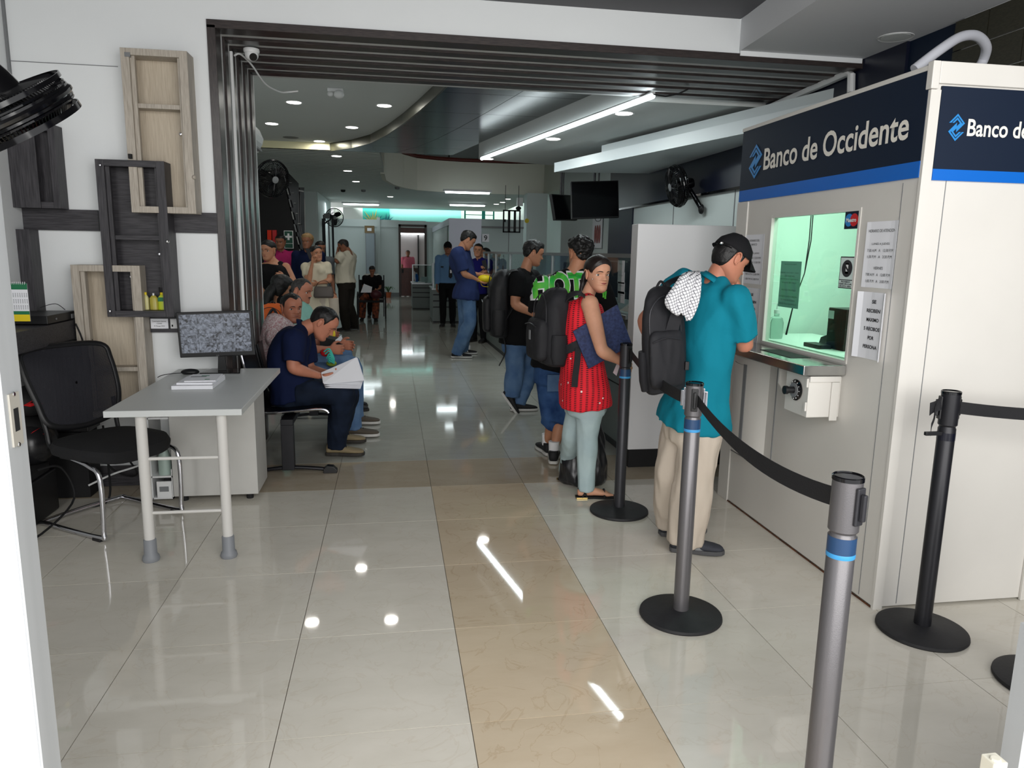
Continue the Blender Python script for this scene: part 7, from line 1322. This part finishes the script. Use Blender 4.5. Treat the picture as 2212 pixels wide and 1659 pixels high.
# cashier side: equipment and hanging forms
for k, (px, py, w, h) in enumerate([(1342, 575, .10, .07), (1342, 600, .10, .07), (1342, 622, .10, .07), (1342, 642, .10, .07)]):
    p = X(px, py, 1.47); paper_on('form', ['topmost', 'second', 'third', 'lowest'][k]+' of four white forms stuck inside the counter glass by the partition', p, (0, -1, 0), (0, 0, 1), .17, .085, [('RECIBO DE PAGO', .5, .2, .1)], 'forms inside the counter glass', tm='grey')
for k, (yy, lab) in enumerate([(3.6, 'dark cashier screen behind the counter glass beside the partition'), (6.0, 'dark cashier screen in the middle of the long counter'), (8.4, 'dark cashier screen near the far end of the long counter')]):
    o = thing('cashier_screen', lab, 'screen', (1.75, yy, 1.05), 'cashier screens'); put('housing', MB().box((1.72, yy-.2, 1.12), (1.75, yy+.2, 1.38)), 'black', o, bevel=.004); put('foot', MB().box((1.68, yy-.08, 1.05), (1.80, yy+.08, 1.06)).box((1.735, yy-.02, 1.06), (1.755, yy+.02, 1.14)), 'black', o)
# ---------- beam seating
bs = thing('beam_seating', 'black perforated steel beam seating row along the left of the hall', 'bench', (-1.0, 4.3, 0))
M['seatm'] = mat('black_seat_steel', (16, 16, 18), .28, metal=.2)
put('beam', MB().box((-.965, 2.75, .335), (-.885, 6.1, .375)), 'black_metal', bs, bevel=.004)
for yy in (2.78, 4.42, 6.05):
    lg = put('leg', MB().box((-.965, yy-.03, .03), (-.885, yy+.03, .336)), 'black_metal', bs, bevel=.004); put('foot_bar', MB().tube(spline([(-1.17, yy, .018), (-1.02, yy, .036), (-.92, yy, .042), (-.80, yy, .036), (-.64, yy, .018)]), .018, 10, flat=.7), 'black_metal', lg, smooth=True)
    for s_, x in ((1, -.655), (-1, -1.16)): put('end_cap', MB().prism([(x-.045, yy-.028, 0), (x+.045, yy-.028, 0), (x+.045, yy-.028, .02), (x+.02, yy-.028, .045), (x-.02, yy-.028, .05), (x-.045, yy-.028, .03)], (0, .056, 0)), 'black', lg, bevel=.003)
for k in range(6):
    yc_ = 3.05+k*.57; prof = [(-.66, .405), (-.68, .425), (-.74, .432), (-.92, .418), (-1.05, .41), (-1.10, .425), (-1.13, .48), (-1.16, .60), (-1.20, .80)]; P = spline([(x, 0, z) for x, z in prof], 3); mb = MB()
    mb.rings([[p+(0, yc_-.235, 0), p+(0, yc_+.235, 0), p+(0, yc_+.235, -.008), p+(0, yc_-.235, -.008)] for p in P]); se_ = put('seat_shell', mb, 'seatm', bs, smooth=True)
    for e in (-.238, .238): put('edge_rail', MB().tube([p+(0, yc_+e, -.004) for p in P], .009, 8), 'chrome' if e < 0 and k == 0 else 'black_metal', se_, smooth=True)
    put('bracket', MB().box((-1.06, yc_-.03, .375), (-.78, yc_+.03, .412)), 'black_metal', bs)
# ---------- televisions
def tvset(c4_, lab, y0):
    a, b_, c_, d_ = [Y(*q, yy) for q, yy in c4_]; c = (a+b_+c_+d_)/4; r = unit(b_-a+c_-d_); u = unit(a-d_+b_-c_); n = unit(np.cross(r, u)); w, h = np.linalg.norm(b_-a+c_-d_)/2, np.linalg.norm(a-d_+b_-c_)/2
    o = thing('television', lab, 'television', c); put('housing', MB().obox(c-n*.02, r*w/2, u*h/2, n*.022), 'black', o, bevel=.004); put('screen', MB().obox(c+n*.003, r*(w/2-.012), u*(h/2-.014), n*.001), 'blackg', o); put('back_box', MB().obox(c-n*.06, r*w*.3, u*h*.3, n*.03), 'black', o, bevel=.006)
    put('hanger', MB().cyl(c-n*.07, (c-n*.07)*np.array([1, 1, 0])+np.array([0, 0, y0]), .016, n=10).cyl(c-n*.07+r*.06, (c-n*.07+r*.06)*np.array([1, 1, 0])+np.array([0, 0, y0]), .010, n=8), 'dark_metal', o); return o, c
o, c = tvset([((1233, 393), 7.3), ((1336, 389), 7.3), ((1337, 470), 7.2), ((1235, 472), 7.2)], 'large black television hung over the long counter, in front of the other', 2.73); put('cable', MB().tube(spline([c+(.0, 0, -.22), c+(.03, 0, -.27), c+(.08, 0, -.26), c+(.09, 0, -.2)]), .004, 6), 'matt', o)
tvset([((1188, 421), 7.95), ((1242, 420), 8.35), ((1244, 478), 8.3), ((1203, 473), 7.9)], 'smaller slanted black television hung behind the larger one', 2.73)
# ---------- hall fans
fan_obj('black fan on the right wall beside the booth sign, turned to the hall', Y(1462, 402, 5.25), (-.97, .02, -.22), (0, 0, 1), .205, .14, arm=[Y(1478, 402, 5.2), Y(1492, 412, 5.2), X(1516, 452, 2.86)], plate=(-1, 0, 0))
fan_obj('black fan on the left side of the hall above the dark staircase', Y(588, 386, 6.9), (.62, -.75, -.25), (0, 0, 1), .205, .13, arm=[Y(575, 386, 7.1), Y(565, 392, 7.1), (HX+.03, 7.1, 2.0)], plate=(1, 0, 0))
fan_obj('black fan on the far corridor wall, smallest of the fans', Y(722, 470, 18.6), (.25, -.95, -.1), (0, 0, 1), .24, .14, arm=[Y(714, 474, 18.8), Y(702, 482, 18.95), (-2.07, 19.0, Y(695, 488, 19.)[2])], plate=(1, 0, 0))
# ---------- dark staircase at the left of the hall
ysd = 11.0; stc = thing('staircase', 'dark steel staircase seen from the side behind the queue at left', 'staircase', (-2.4, 11., 0))
def PY(pts, y): return [Y(px, py, y) for px, py in pts]
put('side_panel', MB().prism(PY([(553, 368), (608, 368), (617, 410), (628, 460), (640, 510), (650, 560), (652, 724), (553, 724)], ysd), (0, .04, 0)), 'matt', stc)
put('stringer', MB().prism(PY([(608, 368), (618, 368), (645, 396), (645, 480), (658, 560), (650, 560), (640, 510), (628, 460), (617, 410)], ysd+.1), (0, .04, 0)), 'blackg', stc)
M['edge_pale'] = mat('pale_edge', (150, 152, 150), .6)  # plain pale grey for step noses and frame strips
for k in range(7):
    px, py = 611+k*5.6, 372+k*27; px2, py2 = 611+(k+1)*5.6, 372+(k+1)*27
    put('tread', MB().prism([Y(px+1, py+4, ysd-.02), Y(px2-.5, py2-6, ysd-.02), Y(px2+2, py2-6, ysd-.02), Y(px+3.2, py+4, ysd-.02)], (0, .02, 0)), 'edge_pale' if k % 2 else 'grey', stc)
for k in range(5): put('tread', MB().box(Y(625+k*4.5, 394+k*22, ysd+.05), Y(633+k*4.5, 397+k*22, ysd+.25)), 'edge_pale', stc)
pf = thing('picture_frame', 'tall dark display frame with bright edges beside the staircase', 'frame', Y(652, 470, 11.3)); put('board', MB().prism(PY([(645, 405), (657, 405), (660, 562), (645, 562)], 11.2), (0, .03, 0)), 'blackg', pf); put('edge', MB().prism(PY([(657, 430), (658.6, 430), (661, 555), (659.4, 555)], 11.18), (0, .02, 0)), 'edge_pale', pf); put('edge', MB().prism(PY([(645.5, 410), (656, 412), (656, 415), (645.5, 413)], 11.18), (0, .02, 0)), 'edge_pale', pf)  # pale strips are highlights put on the dark frame as colour
fs = thing('first_aid_sign', 'green first aid sign with a white cross on the dark staircase', 'sign', Y(624, 517, 10.9)); yS = 10.96; a, b_ = Y(613, 498, yS), Y(634, 537, yS); c = (a+b_)/2; w, h = b_[0]-a[0], a[2]-b_[2]
put('plate', MB().box((a[0], yS, b_[2]), (b_[0], 11.0, a[2])), 'white', fs); put('green_field', MB().box((a[0]+.01, yS-.006, b_[2]+h*.30), (b_[0]-.01, yS, a[2]-.01)).box((a[0]+.01, yS-.006, b_[2]+.01), (b_[0]-.01, yS, b_[2]+h*.27)), mat('dark_green_sign', (18, 74, 56), .5), fs)
cc_ = c+(0, 0, h*.16); put('white_cross', MB().box((cc_[0]-.016, yS-.012, cc_[2]-.055), (cc_[0]+.016, yS-.006, cc_[2]+.055)).box((cc_[0]-.055, yS-.012, cc_[2]-.016), (cc_[0]-.016, yS-.006, cc_[2]+.016)).box((cc_[0]+.016, yS-.012, cc_[2]-.016), (cc_[0]+.055, yS-.006, cc_[2]+.016)), 'white', fs)
for k, (x0, x1) in enumerate(((577, 586), (588, 597))): o = thing('banner', ('left' if not k else 'right')+' one of two red orange cloths hanging on the dark staircase', 'banner', Y(x0, 515, 10.95), 'red cloths on the staircase'); put('cloth', MB().prism(PY([(x0, 497), (x1, 497), (x1+.5, 534), (x0+1, 532)], 10.94), (0, .06, 0)), mat('red_orange_cloth', (214, 52, 26), .8) if not k else 'red', o)
# ---------- air conditioner, ceiling fittings
ac = thing('air_conditioner', 'white air conditioner edge just inside the left of the hall', 'air conditioner', (-1.35, 4.3, 2.2)); z0, z1 = Y(560, 305, 4.1)[2], Y(560, 238, 4.1)[2]; sx = Y(566, 270, 4.8)[0]
put('body', MB().rings([[(-1.5, y, z0+.03), (sx-.05, y, z0), (sx-.01, y, z0+.07), (sx, y, (z0+z1)/2), (sx-.03, y, z1-.04), (sx-.08, y, z1), (-1.5, y, z1)] for y in (3.925, 4.85)]), 'white', ac, bevel=.006); put('louvre', MB().box((sx-.06, 4.05, z0+.005), (sx-.01, 4.8, z0+.02)), 'grey', ac)
em = thing('emergency_lamp', 'white emergency lamp with a round lens on the hall ceiling', 'emergency lamp', Z(728, 195, ZL)); c = Z(728, 192, ZL); put('case', MB().box(c-(.09, .04, .035), c+(.06, .04, 0)), 'white', em, bevel=.006)
for s_, r in ((-.06, .03), (.02, .05)): put('lamp_head', MB().ell(c+(s_, -.05, -.06), (r, r, r*.8), 18, 10), 'white', em, smooth=True)
sp_ = thing('ceiling_speaker', 'grey round ceiling speaker between the left downlights', 'speaker', Z(628, 297, ZL)); put('grille', MB().lathe([(.001, -.004), (.10, -.004), (.11, 0)], Z(628, 297, ZL-.001), n=24), 'grey', sp_)
for k, (px, py, lab) in enumerate([(858, 407, 'round smoke detector under the far slatted ceiling'), (785, 413, 'small grey box camera on the far ceiling at left'), (741, 413, 'small black dome on the far ceiling, leftmost')]):
    c = Z(px, py-3, ZH); o = thing('detector', lab, 'detector', c, 'small fittings on the far ceiling'); put('body', MB().lathe([(.001, -.06), (.05, -.05), (.06, 0), (.001, 0)], c, n=16), 'matt' if k == 2 else 'grey', o, smooth=True)
# ---------- far furniture
lo = thing('locker', 'tall grey metal locker by the far wall', 'locker', Y(800, 640, 21.3)); a, b_ = Y(789, 503, 21.3), Y(812, 640, 21.3); put('body', MB().box((a[0], 21.3, 0), (b_[0], 21.9, a[2])), 'grey', lo); put('door', MB().box((a[0]+.02, 21.28, .05), (b_[0]-.02, 21.3, a[2]-.03)), mat('locker_paint', (132, 142, 148), .45), lo)
bi = thing('file_box', 'brown file box with a white label on top of the locker', 'box', (a[0]+.15, 21.5, a[2])); put('box', MB().box((a[0]-.02, 21.35, a[2]), (b_[0]-.02, 21.75, a[2]+.22)), mat('brown_card', (122, 100, 68), .7), bi); put('label', MB().box((a[0]+.06, 21.345, a[2]+.06), (b_[0]-.1, 21.35, a[2]+.15)), 'paper', bi)
pl = thing('potted_plant', 'small potted plant on the floor by the far wall', 'plant', Z(839, 642)); c = Z(839, 643); c[2] = 0; put('pot', MB().lathe([(.001, 0), (.07, 0), (.095, .16), (.10, .17), (.08, .17), (.001, .15)], c, n=18), mat('terracotta', (168, 84, 48), .7), pl, smooth=True)
random.seed(5)
for k in range(10):
    a = k*.63+.3; L_ = random.uniform(.16, .26); d = np.array([math.cos(a), math.sin(a), 0]); P = spline([c+(0, 0, .15), c+d*L_*.5+(0, 0, .34), c+d*L_+(0, 0, .26)], 4); s_ = np.array([-d[1], d[0], 0]); n_ = len(P); R = [[p-s_*.018*math.sin(math.pi*(i+.4)/n_), p+(0, 0, .004), p+s_*.018*math.sin(math.pi*(i+.4)/n_)] for i, p in enumerate(P)]; put('leaf', MB().rings(R, cap=False), mat('leaf_green', (52, 86, 46), .6) if k == 0 else bpy.data.materials['leaf_green'], pl, smooth=True)
def island(px0, px1, pyb, pyt, pyg, lab, dep=1.0):
    a, b_ = Z(px0, pyb), Z(px1, pyb); yy = a[1]; zt, zg = Y(px0, pyt, yy)[2], Y(px0, pyg, yy)[2]; o = thing('service_desk', lab, 'desk', (a[0], yy, 0), 'separate service desks in the hall')
    n = 4
    for k in range(n): z0, z1 = [.04, .52, .72, .92][k]*zt/1.1, [.50, .70, .90, 1.1][k]*zt/1.1; put('front_panel', MB().box((a[0], yy, z0+.006), (b_[0], yy+.03, z1-.006)), 'counter', o)
    put('carcass', MB().box((a[0]+.01, yy+.03, 0), (b_[0]-.01, yy+dep, zt-.02)), 'counter_d', o); put('side_panel', MB().box((a[0], yy+.03, .04), (a[0]+.012, yy+dep, zt-.01)), 'counter', o); put('top', MB().box((a[0]-.02, yy-.02, zt-.02), (b_[0]+.02, yy+dep, zt+.01)), 'alu', o)
    put('glass_screen', MB().box((a[0]+.02, yy+.05, zt+.01), (b_[0]-.02, yy+.06, zg)), 'cglass', o); put('screen_rail', MB().box((a[0]+.0, yy+.04, zg), (b_[0], yy+.07, zg+.02)).box((a[0], yy+.04, zt), (a[0]+.03, yy+.07, zg)), 'alu', o); return o, yy, zt, a, b_
o, yy, zt, a, b_ = island(891, 934, 668, 612, 573, 'grey service desk with a glass screen before the far wooden door'); w1 = thing('water_bottle', 'blue capped water bottle on the far service desk', 'bottle', (a[0]+.12, yy+.3, zt)); put('bottle_body', MB().lathe([(.001, 0), (.04, 0), (.04, .18), (.02, .22), (.001, .22)], (a[0]+.12, yy+.3, zt+.012), n=14), 'blue', w1, smooth=True); put('cap', MB().cyl((a[0]+.12, yy+.3, zt+.23), (a[0]+.12, yy+.3, zt+.26), .018, n=10), 'white', w1)
pb = thing('papers', 'white papers leaning on the far service desk', 'papers', (a[0]+.3, yy+.25, zt)); put('sheet', MB().box((a[0]+.22, yy+.2, zt+.012), (a[0]+.40, yy+.22, zt+.16)), 'paper', pb); put('sheet', MB().box((a[0]+.05, yy+.0, zt+.012), (a[0]+.32, yy+.18, zt+.03)), 'paper', pb)
island(935, 992, 697, 624, 570, 'grey service desk where the guard stands', 1.2)
# ---------- small wall things
ye = thing('round_sticker', 'round yellow sticker on the far pillar', 'sticker', Y(1138, 476, 16.18)); put('disc', MB().lathe([(.001, .0), (.055, .0), (.055, .008), (.001, .008)], Y(1138, 477, 16.19), (0, -1, 0), 20), 'yellow', ye)
bx = thing('meter_cover', 'square cover plate on the far pillar', 'cover plate', Y(1153, 517, 16.18)); a, b_ = Y(1145, 506, 16.17), Y(1162, 530, 16.17); put('plate', MB().box((a[0], 16.17, b_[2]), (b_[0], 16.2, a[2])), 'wall_hall', bx, bevel=.006)
po = paper_on('poster', 'small poster with reddish shapes on the wall above the counter', X(1290, 503, 2.88), (0, -1, 0), (0, 0, 1), .55, .46, [], None, 'paper')
for k, (dy, w) in enumerate(((-.12, .05), (0, .07), (.12, .05))): put('red_shape', MB().ell(X(1290, 506, 2.872)+(0, dy, .0), (.004, w, .14), 10, 8), mat('dull_red_print', (150, 88, 84), .7) if k == 0 else bpy.data.materials['dull_red_print'], po)
for yy_ in (18.9, 20.9): S('trim_20', MB().box((-2.1, yy_, 0), (-2.07, yy_+.12, 2.3)), 'ink')
for px in (704, 722): a = Y(px, 600, 17.75); S('trim_21', MB().box((a[0]-.03, 17.74, 0), (a[0]+.02, 17.78, 2.35)), 'ink')

cb_ = thing('wall_camera', 'white box with a small black camera beside the far pillar top', 'camera', Y(1122, 440, 16.1)); a, b_ = Y(1117, 427, 16.1), Y(1129, 445, 16.1); put('box', MB().box((a[0], 16.05, b_[2]), (b_[0], 16.2, a[2])), 'white', cb_, bevel=.006); put('camera_body', MB().ell(Y(1120, 450, 16.0), (.07, .09, .05), 14, 8), 'matt', cb_, smooth=True); put('bracket', MB().cyl(Y(1121, 444, 16.08), Y(1121, 450, 16.02), .012, n=8), 'matt', cb_)
ob_ = thing('junction_box', 'small grey junction box on the corridor wall above the far fan arm', 'box', Y(704, 467, 17.7)); a, b_ = Y(699, 461, 17.7), Y(712, 472, 17.7); put('box', MB().box((a[0], 17.72, b_[2]), (b_[0], 17.8, a[2])), 'grey', ob_, bevel=.004)
